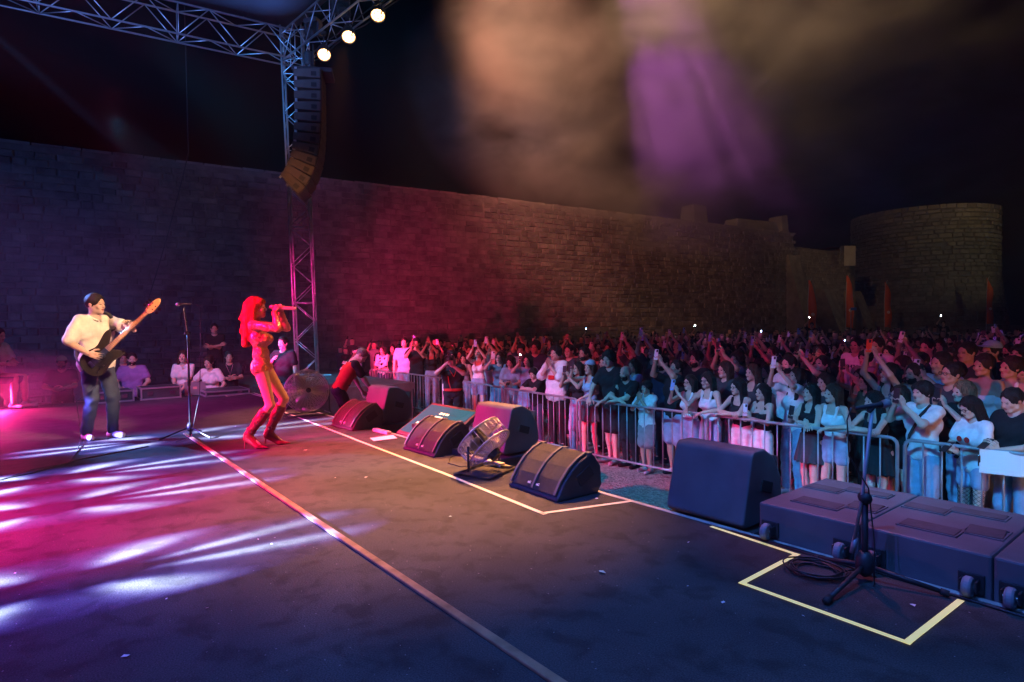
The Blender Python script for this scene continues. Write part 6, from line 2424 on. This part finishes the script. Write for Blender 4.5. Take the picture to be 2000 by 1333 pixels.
FRONT = [
    # px, head-top py, distance behind barrier, female, pose, top, colour, bottom, colour, hair, hair colour, tone, extras, label
    (698, 688, 0.45, 1, 'high', 'tee', 'ltblue', 'jeans', 'dkdenim', 'long', 'dark', 0, 'pw land', 'woman in light blue top filming with phone held sideways'),
    (748, 672, 0.34, 1, 'fold', 'long', 'white', 'jeans', 'dkdenim', 'wavy', 'dark', 0, 'vest', 'woman in dark waistcoat over white sleeves leaning on barrier'),
    (765, 670, 0.75, 1, '', 'tee', 'pink', 'jeans', 'denim', 'long', 'black', 0, '', 'red-lit woman beside the woman in the dark waistcoat'),
    (789, 655, 0.40, 0, '', 'tee', 'ltblue', 'long_shorts', 'denim', 'short', 'dark', 0, '', 'tall man in blue polo and pale shorts behind barrier'),
    (813, 646, 0.38, 0, 'eye', 'tee', 'black', 'jeans', 'black', 'short', 'black', 0, 'capb pb', 'tall man in black cap and tee filming with phone'),
    (842, 668, 0.55, 1, 'high', 'tank', 'black', 'jeans', 'denim', 'long', 'dark', 0, 'pb', 'woman in black raising phone left of the photographer'),
    (905, 688, 0.40, 1, '', 'tank', 'grey', 'jeans', 'denim', 'pony', 'black', 0, '', 'red-faced woman just right of the photographer'),
    (934, 674, 0.36, 1, 'high', 'tank', 'white', 'shorts', 'denim', 'long', 'brown', 0, 'pb', 'woman in white tank top filming above the placard'),
    (975, 684, 0.36, 1, 'one', 'tee', 'teal', 'skirt', 'teal', 'long', 'dark', 0, 'gl pw', 'woman with glasses in teal dress raising phone one-handed'),
    (997, 690, 0.30, 1, 'down', 'tee', 'ltblue', 'shorts', 'denim', 'long', 'black', 0, 'pb', 'long-haired girl in light blue tee looking down at phone'),
    (1030, 688, 0.42, 1, 'one', 'tee', 'ltblue', 'skirt', 'ltblue', 'long', 'black', 0, 'torch', 'girl in pale blue dress holding a lit phone torch'),
    (1048, 714, 0.28, 0, 'fold', 'tee', 'black', 'jeans', 'dkdenim', 'fringe', 'black', 0, '', 'boy in black tee resting folded arms on barrier'),
    (1085, 671, 0.34, 0, 'clasp', 'loose', 'white', 'jeans', 'black', 'curly', 'black', 0, 'print', 'young man in printed white top with hands clasped at chin'),
    (1128, 702, 0.30, 1, 'eye', 'tank', 'black', 'jeans', 'denim', 'long', 'black', 0, 'pb', 'woman in black vest top filming beside the blue beanie'),
    (1152, 700, 0.34, 1, 'one', 'tank', 'ltblue', 'skirt', 'charcoal', 'long', 'brown', 0, 'beanie pb', 'woman in light blue beanie and tank top raising phone'),
    (1196, 679, 0.34, 0, 'rail', 'tee', 'black', 'long_shorts', 'black', 'curly', 'black', 0, '', 'tall curly-haired man in black tee with hand on barrier'),
    (1230, 707, 0.30, 0, 'fold', 'tee', 'black', 'jeans', 'black', 'bald', 'dark', 0, 'beard badge', 'bald bearded man in black tee leaning on barrier'),
    (1263, 739, 0.24, 0, 'clasp', 'tee', 'white', 'long_shorts', 'grey', 'fringe', 'black', 1, '', 'small boy in white tee and shorts drinking at barrier'),
    (1318, 697, 0.42, 0, 'high', 'tee', 'black', 'long_shorts', 'denim', 'short', 'black', 1, 'pw', 'man in black with both arms up filming behind the boy'),
    (1347, 727, 0.28, 1, 'eye', 'tank', 'white', 'shorts', 'denim', 'long', 'dark', 0, 'gl pb', 'woman with glasses and long dark hair filming at chin height'),
    (1388, 720, 0.28, 1, 'rail', 'tank', 'white', 'shorts', 'denim', 'long', 'dark', 0, 'gl', 'woman with glasses in white tank top holding phone at rail'),
    (1450, 731, 0.30, 1, 'fold', 'tank', 'black', 'shorts', 'white', 'long', 'black', 0, 'gl', 'smiling woman with glasses in black top and white shorts'),
    (1489, 744, 0.28, 1, 'chest', 'tube', 'black', 'wide', 'white', 'long', 'black', 0, 'pw', 'woman in strapless black top and white trousers with phone'),
    (1583, 743, 0.27, 1, 'chest', 'tank', 'black', 'skirt', 'charcoal', 'long', 'black', 0, 'glup pb tilt', 'woman with sunglasses on her head and black skirt filming'),
    (1632, 742, 0.27, 1, 'rail', 'tank', 'white', 'shorts', 'denim', 'bob', 'brown', 0, '', 'woman in white tank top and denim shorts leaning on rail'),
    (1716, 755, 0.28, 1, 'fold', 'tank', 'black', 'skirt', 'black', 'wavy', 'black', 0, '', 'curly-haired woman in black dress with arms on barrier'),
    (1756, 746, 0.62, 1, '', 'tank', 'black', 'shorts', 'black', 'wavy', 'brown', 0, 'gl', 'woman with glasses behind the woman in black dress'),
    (1803, 738, 0.28, 0, 'eye2', 'tee', 'white', 'wide', 'denim', 'fringe', 'black', 0, 'strap pb', 'young man in white tee with black crossbody strap filming'),
    (1882, 736, 0.60, 1, 'eye', 'tee', 'black', 'jeans', 'denim', 'bob', 'fair', 0, 'pb', 'fair-haired woman in black tee behind the fishnet woman'),
    (1902, 766, 0.27, 1, 'down', 'tee', 'white', 'shorts', 'denim', 'long', 'black', 0, 'gl heart fish', 'woman with glasses in white tee, denim shorts and fishnets'),
    (1984, 748, 0.30, 0, 'down', 'tee', 'black', 'jeans', 'denim', 'short', 'black', 0, 'pb clip', 'man in black at the right edge holding a clipboard'),
    # a step further back, still easy to tell apart
    (1360, 680, 1.2, 0, '', 'tee', 'black', 'jeans', 'black', 'quiff', 'black', 1, 'beard', 'bearded man in black behind the woman with glasses'),
    (1416, 700, 0.8, 1, '', 'tee', 'charcoal', 'jeans', 'denim', 'long', 'brown', 0, '', 'woman in dark tee between the two women in tank tops'),
    (1437, 682, 1.5, 0, 'high', 'tee', 'navy', 'jeans', 'black', 'curly', 'black', 1, 'pb', 'curly-haired man in navy filming behind the smiling woman'),
    (1470, 706, 1.0, 1, '', 'tank', 'charcoal', 'jeans', 'denim', 'long', 'brown', 0, '', 'orange-lit woman behind the smiling woman with glasses'),
    (1541, 688, 1.3, 0, '', 'tee', 'white', 'jeans', 'black', 'short', 'black', 0, 'beard', 'bearded man in white tee behind the sunglasses woman'),
    (1552, 712, 0.75, 1, 'high', 'tee', 'white', 'jeans', 'denim', 'long', 'black', 0, 'pw', 'woman in white tee with both arms up filming'),
    (1612, 722, 0.8, 1, '', 'tee', 'charcoal', 'jeans', 'denim', 'long', 'dark', 0, '', 'woman in dark tee behind the woman leaning on the rail'),
    (1735, 702, 0.95, 1, 'top', 'tank', 'grey', 'jeans', 'denim', 'long', 'black', 0, 'po', 'woman with arms high holding an orange phone'),
    (1787, 702, 1.15, 0, '', 'shirt', 'grey', 'jeans', 'black', 'short', 'black', 1, 'beard', 'stubbled man in grey shirt behind the crossbody strap man'),
    (1857, 700, 1.0, 0, '', 'tee', 'charcoal', 'jeans', 'black', 'short', 'black', 1, 'gl', 'man with glasses behind the fair-haired woman'),
    (1838, 680, 1.5, 0, 'eye', 'tee', 'ltblue', 'jeans', 'black', 'short', 'black', 1, 'pw num', 'man in pale jersey with a large dark 7 filming'),
    (1922, 684, 1.7, 1, '', 'tube', 'white', 'wide', 'white', 'pony', 'dark', 1, '', 'woman in strapless white top and white trousers'),
    (1974, 688, 1.7, 1, '', 'tank', 'white', 'wide', 'white', 'bun', 'dark', 1, '', 'woman in white halter top near the right edge'),
    (1890, 652, 2.6, 0, '', 'tee', 'charcoal', 'jeans', 'black', 'short', 'black', 1, '', 'tall man in dark tee behind the strapless white top'),
    (1935, 640, 3.2, 0, '', 'tee', 'black', 'jeans', 'black', 'short', 'black', 1, 'capw', 'man in a pale blue cap far back on the right'),
    (1672, 643, 4.6, 0, '', 'tee', 'white', 'jeans', 'black', 'short', 'black', 1, 'print', 'man in white tee with chest lettering deep in the crowd'),
    (1714, 645, 4.4, 0, '', 'shirt', 'white', 'jeans', 'black', 'short', 'black', 1, '', 'man in white V-neck shirt right of the lettered tee'),
    (1812, 643, 4.2, 0, '', 'shirt', 'white', 'jeans', 'black', 'short', 'black', 1, '', 'man in white shirt deep in the crowd left of tower'),
    (1140, 672, 0.9, 0, '', 'tee', 'charcoal', 'jeans', 'black', 'short', 'black', 1, 'beard', 'bearded red-lit man behind the blue beanie woman'),
    (1112, 668, 1.1, 0, '', 'tee', 'charcoal', 'jeans', 'black', 'buzz', 'black', 0, '', 'short-haired man right of the clasped-hands man'),
    (1045, 662, 1.1, 0, '', 'tee', 'navy', 'jeans', 'black', 'curly', 'black', 1, '', 'afro-haired man above the girl with the torch'),
    (1018, 668, 1.0, 0, '', 'tee', 'grey', 'jeans', 'black', 'short', 'black', 1, 'capb', 'man in a dark cap behind the long-haired girl'),
    (1275, 668, 1.6, 1, 'top', 'tee', 'charcoal', 'jeans', 'black', 'long', 'black', 0, 'pw', 'woman with arms up filming behind the small boy'),
    (1180, 690, 0.9, 1, '', 'tee', 'charcoal', 'jeans', 'black', 'long', 'brown', 0, 'glup', 'woman with sunglasses on her head behind the curly man'),
]
PLACED = []
fs_list = []
for i, (px, py, back, fem, ps, top, tc_, bot, bc_, hair, hc, tone, ex, lab) in enumerate(FRONT):
    P = spot_for(px, py, back)
    Hh = max(1.18, min(P.z - 0.02, 1.98))
    toS = Vector((-6.6 - P.x, 1.85 - P.y, 0)).normalized()
    fw = (toS * 0.62 + Vector((0, -1, 0)) * 0.38).normalized()
    if ps in ('rail', 'fold'):
        fw = (toS * 0.40 + Vector((0, -1, 0)) * 0.60).normalized()
    if P.x < -9:
        fw = (toS * 0.3 + Vector((0.75, -0.65, 0)) * 0.7).normalized()
    if 'eye2' == ps:
        ps = 'eye'
    kw, ph = pose(ps, min(1.06 / Hh * 1.75, 1.30))
    rq = random.Random(i)
    yaw = {'rail': 0.0, 'fold': 0.0}.get(ps)
    want = ang_of(toS) - ang_of(fw)
    want = (want + PI) % (2 * PI) - PI
    hd = kw.pop('head', (0, 0, 0))
    kw['head'] = (want * 0.75 + rq.uniform(-0.12, 0.12), hd[1] + rq.uniform(-0.02, 0.10), rq.uniform(-0.07, 0.07))
    kw['rfoot'] = (0.10, rq.uniform(-0.08, 0.06), 0)
    kw['lfoot'] = (-0.10, rq.uniform(-0.08, 0.06), 0)
    f_ = figure(bool(fem), top=top, bottom=bot, hair=hair, beard='beard' in ex, hb=0.0135 if back < 1.0 else 0.019, lo=back > 2, fat=rq.uniform(0.95, 1.08), **kw)
    r_ = person(lab, (P.x, P.y, 0), ang_of(fw), Hh, f_, tone, hc, tc_, bc_, rq.choice(('white', 'black', 'grey')))
    PLACED.append((P.x, P.y))
    fs_list.append((px, lab))
    J = f_['_']
    words = ex.split()
    if 'gl' in words:
        glasses_on(r_, f_)
    if 'glup' in words:
        glasses_on(r_, f_, True)
    for w_, c_ in (('capb', 'black'), ('capw', 'ltblue')):
        if w_ in words:
            cap_on(r_, f_, c_)
    if 'beanie' in words:
        S = Sdf()
        S.ell((0, -0.012, 0.150), (0.096, 0.114, 0.104), 0.02)
        S.plane((0, 0, 0.142), (0, 0.25, -1))
        v, f = S.mesh(0.009)
        link_mesh('beanie', np_mesh('beanie', [(xf(v, J['head']), f, 0)], [cloth_mat('ltblue')]), r_)
    if ph:
        c_ = 'white' if 'pw' in words else 'orange' if 'po' in words else rq.choice(('black', 'black', 'blue'))
        short = {0: 'man', 1: 'woman'}[fem]
        phone(r_, ph, '%s phone held by the %s' % ({'white': 'white', 'orange': 'orange', 'blue': 'blue', 'black': 'black'}[c_], ' '.join(lab.split()[0:9])), c_, PI / 2 if 'land' in words else rq.uniform(-0.1, 0.1), 'torch' in words, 0.15 if ps != 'down' else 1.0)
    Rt_, P_ = J['Rt'], J['P']
    tb = lambda x, y, z: tuple(P_ + Rt_ @ V3(x, y, z - 0.93))
    if 'strap' in words:
        b = MB()
        b.tube([tb(-0.11, 0.02, 1.475), tb(-0.07, 0.115, 1.36), tb(0.05, 0.135, 1.12), tb(0.14, 0.08, 0.93), tb(0.14, -0.08, 0.95), tb(0.0, -0.13, 1.2), tb(-0.11, -0.05, 1.45)], 0.016, 6)
        b.build('crossbody_strap', M_RUBBER, r_, smooth=True)
    if 'vest' in words:
        S = Sdf()
        for a, rad in (((-.045, 0, 1.08), .094), ((-.06, 0, 1.24), .112), ((-.08, -.01, 1.37), .058)):
            S.cap(tb(*a), tb(-a[0], a[1], a[2]), rad, k=0.05, R=Rt_, s=(1, .9, 1))
        for s in (-1, 1):
            S.ell(tb(s * .066, .075, 1.235), (.068,) * 3, 0.04)
        S.ell(tb(0, .12, 1.38), (.05, .12, .14), 0.01, mode='s')
        v, f = S.mesh(0.0135)
        link_mesh('waistcoat', np_mesh('waistcoat', [(v, f, 0)], [cloth_mat('black')]), r_)
    if 'badge' in words:
        b = MB()
        b.box(tb(-0.07, 0.125, 1.27), (0.05, 0.012, 0.07), ch=0.003)
        b.build('badge', cloth_mat('teal'), r_)
    if 'heart' in words:
        b = MB()
        for s in (-1, 1):
            b.lathe([(0.001, 0.006), (0.030, 0.004), (0.034, 0.0)], 12, mtx=Matrix.Translation(tb(s * 0.045, 0.150, 1.235)) @ Matrix.Rotation(-PI / 2, 4, 'X'))
        tag(b.build('chest_print', cloth_mat('red'), r_), kind='stuff')
    if 'print' in words:
        b = MB()
        if px > 1500:
            for k in range(5):
                b.box(tb(-0.09 + 0.045 * k, 0.132, 1.27), (0.010, 0.012, 0.05))
                b.box(tb(-0.075 + 0.045 * k, 0.132, 1.27 + 0.02 * (k % 2)), (0.022, 0.012, 0.010))
            tag(b.build('chest_lettering', cloth_mat('navy'), r_), kind='stuff')
        else:
            b.box(tb(0.0, 0.128, 1.20), (0.13, 0.010, 0.07), ch=0.004)
            b.build('chest_print', cloth_mat('red'), r_)
    if 'num' in words:
        b = MB()
        b.box(tb(0.0, 0.132, 1.34), (0.14, 0.012, 0.035))
        b.box(tb(0.035, 0.134, 1.24), (0.04, 0.012, 0.19), Matrix.Rotation(0.25, 3, 'Y'))
        tag(b.build('jersey_number', cloth_mat('navy'), r_), kind='stuff')
    if 'fish' in words:
        b = MB()
        for s in (-1, 1):
            h0, k0, a0 = J['hp'][s], J['kn'][s], J['an'][s]
            for turn in (1, -1):
                for ph_ in range(7):
                    pts = []
                    for q in np.linspace(0.12, 0.98, 40):
                        c = h0 + (k0 - h0) * min(1, q * 2 - 0) if q < 0.5 else k0 + (a0 - k0) * (q - 0.5) * 2
                        rad = (0.079 - 0.025 * q * 2 if q < 0.5 else 0.056 - 0.02 * (q - 0.5) * 2) + 0.004
                        a = turn * q * 16 + ph_ * 2 * PI / 7
                        pts.append((c[0] + rad * math.cos(a), c[1] + rad * math.sin(a), c[2]))
                    b.tube(pts, 0.0022, 3, caps=False)
        tag(b.build('fishnet', M_RUBBER, r_), kind='stuff')
    if 'clip' in words:
        M = Matrix.LocRotScale(r_.location, r_.rotation_euler, r_.scale)
        q_ = aty(1958, 905, P.y - 0.34)
        t = thing('clipboard', 'white clipboard sheet held over the barrier at the right edge', 'clipboard', tuple(q_), math.atan2(-0.2, -1))
        b = MB()
        b.box((0, 0, 0), (0.34, 0.012, 0.22), Matrix.Rotation(0.25, 3, 'X'), ch=0.003)
        b.build('board', M_PAPER, t)
        b = MB()
        b.box((0.17, 0, 0), (0.02, 0.02, 0.10), ch=0.003)
        b.build('clip', M_CHROME, t)

# ---- the rows behind: shared figures, each one its own object
TPL = []
for k, (fem, ps, hair, top) in enumerate(((0, '', 'short', 'tee'), (1, '', 'long', 'tee'), (0, 'high', 'short', 'tee'), (1, 'high', 'long', 'tank'), (0, '', 'curly', 'tee'), (1, '', 'bob', 'tank'), (0, 'eye', 'quiff', 'tee'), (1, 'eye', 'wavy', 'tee'),
                                       (0, '', 'buzz', 'shirt'), (1, '', 'pony', 'tank'), (0, 'top', 'short', 'tee'), (1, 'clasp', 'long', 'tee'), (0, '', 'fringe', 'tee'), (1, 'top', 'long', 'tee'))):
    kw, ph = pose(ps)
    hd = kw.pop('head', (0, 0, 0))
    f_ = figure(bool(fem), top=top, bottom='jeans', hair=hair, hb=0.026, lo=True, head=(0.1 * (k % 3 - 1), hd[1] + 0.05, 0), beard=(k in (0, 8)), **kw)
    parts = list(f_['body'])
    parts += [(f_['top'][0], f_['top'][1], 3), (f_['bottom'][0], f_['bottom'][1], 4), (f_['shoes'][0], f_['shoes'][1], 4)]
    me = np_mesh('body', parts, [skin_mat(0), M_EYE, M_LIP, cloth_mat('black'), cloth_mat('black')])
    TPL.append((me, np_mesh('hair', f_['hair'], [hair_mat('black')]), fem, ph, ps, hair))
ORD = ['first', 'second', 'third', 'fourth', 'fifth', 'sixth', 'seventh', 'eighth', 'ninth', 'tenth', 'eleventh', 'twelfth', 'thirteenth', 'fourteenth', 'fifteenth', 'sixteenth', 'seventeenth', 'eighteenth', 'nineteenth', 'twentieth']
rq = random.Random(77)
cand = []
for _ in range(60000):
    y = 7.9 + 30 * rq.random() ** 1.4
    x = rq.uniform(-22.5, 14.0)
    v = Vector((x, y, 1.7)) - CAMP
    dep = v.dot(FWD)
    px = 1000 + FPX * v.dot(RGT) / dep
    if px < 655 or px > 2030:
        continue
    tw_ = (Vector((x, y, 0)) - WP).dot(WN)
    if tw_ < 1.2 or (x < -12.2 and y < vbar(x) + 0.6) or y < vbar(x) + 0.75:
        continue
    if dep > 38 or (x < -13.0 and y < 8.2):
        continue
    sp_ = 0.50 + 0.012 * max(0, dep - 14)
    if any((x - a) ** 2 + (y - b_) ** 2 < sp_ * sp_ for a, b_ in PLACED):
        continue
    PLACED.append((x, y))
    cand.append((dep, x, y, px))
    if len(cand) >= 620:
        break
cand.sort()
count = {}
CN = {'black': 'black', 'charcoal': 'dark grey', 'navy': 'navy', 'white': 'white', 'grey': 'grey', 'ltblue': 'light blue', 'brown': 'brown', 'olive': 'olive', 'cream': 'cream', 'pink': 'pink'}
nph = 0
handles = [(px, lab) for px, lab in fs_list]
HN = {px: ' '.join(lab.split()[:7]) for px, lab in handles}


def short_handle(lab):
    w_ = lab.split()
    for stop in ('behind', 'beside', 'leaning', 'filming', 'raising', 'looking', 'holding', 'resting', 'drinking', 'just', 'left', 'right', 'between', 'with', 'in', 'above', 'near', 'deep', 'far'):
        pass
    return ' '.join(w_[:5]) if w_[4] not in ('a', 'and', 'the', 'with', 'in', 'of') else ' '.join(w_[:4]) if w_[3] not in ('a', 'and', 'the', 'with', 'in', 'of') else ' '.join(w_[:6])


for dep, x, y, px in cand[:240]:
    me, hm, fem, ph, ps, hair = TPL[rq.randrange(len(TPL))]
    if ph and dep > 24 and rq.random() < 0.5:
        me, hm, fem, ph, ps, hair = TPL[rq.choice((0, 1, 4, 5, 8, 9, 12))]
    hgt = rq.uniform(1.58, 1.70) if fem else rq.uniform(1.68, 1.86)
    tcol = rq.choice(('black', 'black', 'black', 'black', 'charcoal', 'charcoal', 'navy', 'black', 'navy', 'white', 'grey', 'ltblue', 'brown', 'olive', 'black', 'black'))
    hcol = rq.choice(('black', 'dark', 'dark', 'brown', 'black', 'fair' if fem else 'black'))
    near = min(fs_list, key=lambda q: abs(q[0] - px))[1]
    hn_ = short_handle(near)
    k = count[hn_] = count.get(hn_, 0) + 1
    lab = '%s in %s%s, %s behind %s' % ('woman' if fem else 'man', CN[tcol], ' holding up phone' if ph else '', ORD[min(k - 1, 19)], hn_)
    lab = ' '.join(lab.split()[:16])
    toS = math.atan2(1.85 - y, -6.6 - x) + rq.uniform(-0.25, 0.25)
    root = thing('person', lab, 'person', (x, y, 0), toS - PI / 2, 'spectators behind the front row')
    root.scale = (hgt / 1.75,) * 3
    o = link_mesh('body', me, root)
    for si, m_ in ((0, skin_mat(rq.choice((0, 0, 1, 1, 2)))), (3, cloth_mat(tcol)), (4, cloth_mat(rq.choice(('black', 'dkdenim', 'charcoal'))))):
        o.material_slots[si].link = 'OBJECT'
        o.material_slots[si].material = m_
    h_ = link_mesh('hair', hm, root)
    h_.material_slots[0].link = 'OBJECT'
    h_.material_slots[0].material = hair_mat(hcol)
    if ph:
        nph += 1
        phone(root, ph, 'phone held by the %s' % ' '.join(lab.replace(' holding up phone', '').split()[:11]), rq.choice(('white', 'black', 'blue', 'black')), rq.uniform(-0.2, 0.2))

# far mass of spectators: one object
LOWT = []
for fem in (0, 1):
    for arms_ in (0, 1):
        S = Sdf()
        S.ell((0, 0, 1.62), (0.085, 0.10, 0.125), 0.03)
        S.cap((0, 0, 1.40), (0, 0, 1.55), 0.055, k=0.04)
        S.cap((-0.14, 0, 1.40), (0.14, 0, 1.40), 0.07, k=0.05)
        S.cap((0, 0, 1.30), (0, 0, 0.95), 0.14, 0.13, 0.06)
        S.cap((0, 0, 0.95), (0, 0, 0.0), 0.12, 0.08, 0.05)
        if arms_:
            S.cap((0.17, 0, 1.38), (0.22, 0.18, 1.45), 0.045, k=0.03)
            S.cap((0.22, 0.18, 1.45), (0.08, 0.26, 1.80), 0.035, k=0.03)
        V, Fq = S.mesh(0.042)
        c = V[Fq].mean(1)
        mi = np.where(c[:, 2] > 1.50, 0, 1)
        mi = np.where((c[:, 2] > 1.50) & ((c[:, 1] < 0.02) | (c[:, 2] > 1.69)) & (abs(c[:, 0]) < 0.12), 2, mi)
        mi = np.where((mi == 1) & (c[:, 1] > 0.12) & (c[:, 2] > 1.4), 0, mi)
        LOWT.append((V, Fq, mi))
parts = []
for dep, x, y, px in cand[240:]:
    V, Fq, mi = LOWT[rq.choice((0, 0, 0, 2, 2, 2, 1, 3))]
    a = math.atan2(1.85 - y, -6.6 - x) - PI / 2 + rq.uniform(-0.3, 0.3)
    s_ = rq.uniform(0.84, 1.09)
    W2 = (V * s_) @ rotz(a).T + V3(x, y, 0)
    mm = mi.copy()
    mm[mi == 1] = rq.choice((1, 1, 1, 1, 3, 3, 4))
    parts.append((W2, Fq, mm))
o = link_mesh('crowd', np_mesh('crowd', parts, [skin_mat(1), cloth_mat('black'), hair_mat('black'), cloth_mat('charcoal'), cloth_mat('grey')]))
tag(o, 'far mass of spectators in the dark before the rampart', kind='stuff')
# phone torches shining far back
for i, (px, py, dep, st) in enumerate(((1358, 638, 25, 700), (1581, 622, 34, 260), (1838, 619, 36, 260), (1145, 645, 26, 60), (1650, 668, 22, 60), (1487, 650, 24, 50))):
    P = atd(px, py, dep)
    t = thing('phone', ('phone with dazzling torch raised at the centre right of crowd', 'phone with warm torch glowing below the orange flag', 'phone with white torch glowing left of the round tower', 'raised phone with faint blue light near the wall',
                        'raised phone with faint light behind the white tees', 'raised phone with faint screen in the middle of crowd')[i], 'phone', tuple(P), 0, 'phones held up by the audience')
    dirc = (CAMP - P).normalized()
    qm = dirc.to_track_quat('Y', 'Z').to_matrix().to_4x4()
    a, s_, cb = phone_meshes('black')
    for nm_, me_ in (('case', a), ('screen', s_), ('camera_bump', cb)):
        o = link_mesh(nm_, me_, t)
        o.matrix_local = qm
    b = MB()
    b.lathe([(0.001, 0.0), (0.022, 0.0), (0.022, 0.003)], 12, mtx=Matrix.Translation((0.012, 0.0095, 0.052)) @ Matrix.Rotation(-PI / 2, 4, 'X'))
    o = b.build('torch', mat('far_torch_%d' % i, (1, 1, 1), 0.4, emit=((0.75, 1.0, 0.95), (1.0, 0.85, 0.6), (0.9, 0.95, 1.0), (0.3, 0.6, 1), (0.4, 0.6, 1), (0.4, 0.6, 1))[i], estr=st), t)
    o.matrix_local = qm
    # the arm that holds it belongs to a spectator standing below
    f_ = figure(i % 2 == 0, rh=(0.10, 0.22, 1.80), rpole=(1, 0.3, -0.6), rhand=('hold', (-0.1, 0.2, 1), (-1, 0.2, 0)), hb=0.026, lo=True, hair='short', top='tee', bottom='jeans')
    w_ = f_['_']['wr'][1] + V3(-0.045, 0.05, 0.115)
    sc_ = P.z / w_[2]
    ang_ = ang_of(Vector((-6.6 - P.x, 1.85 - P.y, 0)))
    off = Matrix.Rotation(ang_ - PI / 2, 3, 'Z') @ Vector(w_ * sc_)
    person(('dark figure raising the dazzling phone torch', 'dark figure raising the warm phone torch', 'dark figure raising the white torch by the tower', 'dark figure raising a faint blue phone by the wall', 'dark figure raising a faint phone behind white tees', 'dark figure raising a faint phone mid crowd')[i],
           (P.x - off.x, P.y - off.y, 0), ang_, 1.75 * sc_, f_, 1, 'black', 'black', 'black', 'black', 'spectators behind the front row')
# thin pole with a blue marker in the crowd
pt = atd(1662, 602, 30)
t = thing('marker_pole', 'thin pole with a small blue marker rising from the crowd', 'pole', (pt.x, pt.y, 0), 0)
b = MB()
b.tube([(0, 0, 0), (0, 0, pt.z)], 0.02, 6)
b.build('pole', M_STEEL, t)
b = MB()
b.box((0.12, 0, pt.z - 0.05), (0.28, 0.03, 0.14), ch=0.01)
b.build('marker', mat('blue_marker', (0.05, 0.20, 0.6), 0.5), t)

# ------------------------------------------------------------------ air
def vol_mat(name, dens, col, noise=None):
    m = bpy.data.materials.new(name)
    m.use_nodes = True
    n, l = m.node_tree.nodes, m.node_tree.links
    n.remove(n['Principled BSDF'])
    pv = n.new('ShaderNodeVolumePrincipled')
    pv.inputs['Color'].default_value = (*col, 1)
    pv.inputs['Density'].default_value = dens
    pv.inputs['Anisotropy'].default_value = 0.0
    l.new(pv.outputs[0], n['Material Output'].inputs['Volume'])
    if noise:
        tc = n.new('ShaderNodeTexCoord')
        no = n.new('ShaderNodeTexNoise')
        no.inputs['Scale'].default_value = noise[0]
        no.inputs['Detail'].default_value = 5
        no.inputs['Roughness'].default_value = 0.62
        no.inputs['Distortion'].default_value = 0.4
        l.new(tc.outputs['Object'], no.inputs['Vector'])
        mr = n.new('ShaderNodeMapRange')
        mr.inputs[1].default_value = noise[1]
        mr.inputs[2].default_value = noise[2]
        mr.inputs[3].default_value = 0.0
        mr.inputs[4].default_value = dens
        l.new(no.outputs[0], mr.inputs[0])
        # fade out towards the surface of the blob
        ln = n.new('ShaderNodeVectorMath')
        ln.operation = 'LENGTH'
        l.new(tc.outputs['Object'], ln.inputs[0])
        fr = n.new('ShaderNodeMapRange')
        fr.inputs[1].default_value = noise[3]
        fr.inputs[2].default_value = noise[4]
        fr.inputs[3].default_value = 1.0
        fr.inputs[4].default_value = 0.0
        l.new(ln.outputs['Value'], fr.inputs[0])
        mu = n.new('ShaderNodeMath')
        mu.operation = 'MULTIPLY'
        l.new(mr.outputs[0], mu.inputs[0])
        l.new(fr.outputs[0], mu.inputs[1])
        l.new(mu.outputs[0], pv.inputs['Density'])
    return m


b = MB()
b.box((0, 70, 9.0), (340, 400, 20))
hz = b.build('haze', vol_mat('haze_air', 0.0011, (0.9, 0.9, 0.92)))
tag(hz, kind='stuff')


def smoke(loc, scale, dens, noise, seed):
    b = MB()
    pr = [(math.sin(PI * k / 12) + 0.0005, -math.cos(PI * k / 12)) for k in range(13)]
    b.lathe(pr, 20)
    o = b.build('smoke', vol_mat('smoke_air', dens, (0.92, 0.9, 0.88), noise), loc=loc)
    o.scale = scale
    return tag(o, kind='stuff')


smoke((-11.0, 19.5, 11.0), (13.5, 12.0, 6.8), 0.30, (3.4, 0.42, 0.66, 0.55, 0.98), 1)
smoke((-19.5, 1.0, 4.2), (3.2, 3.2, 2.6), 0.10, (2.0, 0.35, 0.75, 0.3, 0.98), 4)
vb_ = atd(1335, 225, 17.5)
smoke(tuple(vb_), (3.2, 3.2, 2.4), 0.45, (1.6, 0.30, 0.75, 0.3, 0.98), 3)
smoke((-11.6, -0.6, 1.35), (2.4, 1.7, 0.75), 0.14, (2.0, 0.30, 0.75, 0.3, 0.98), 2)
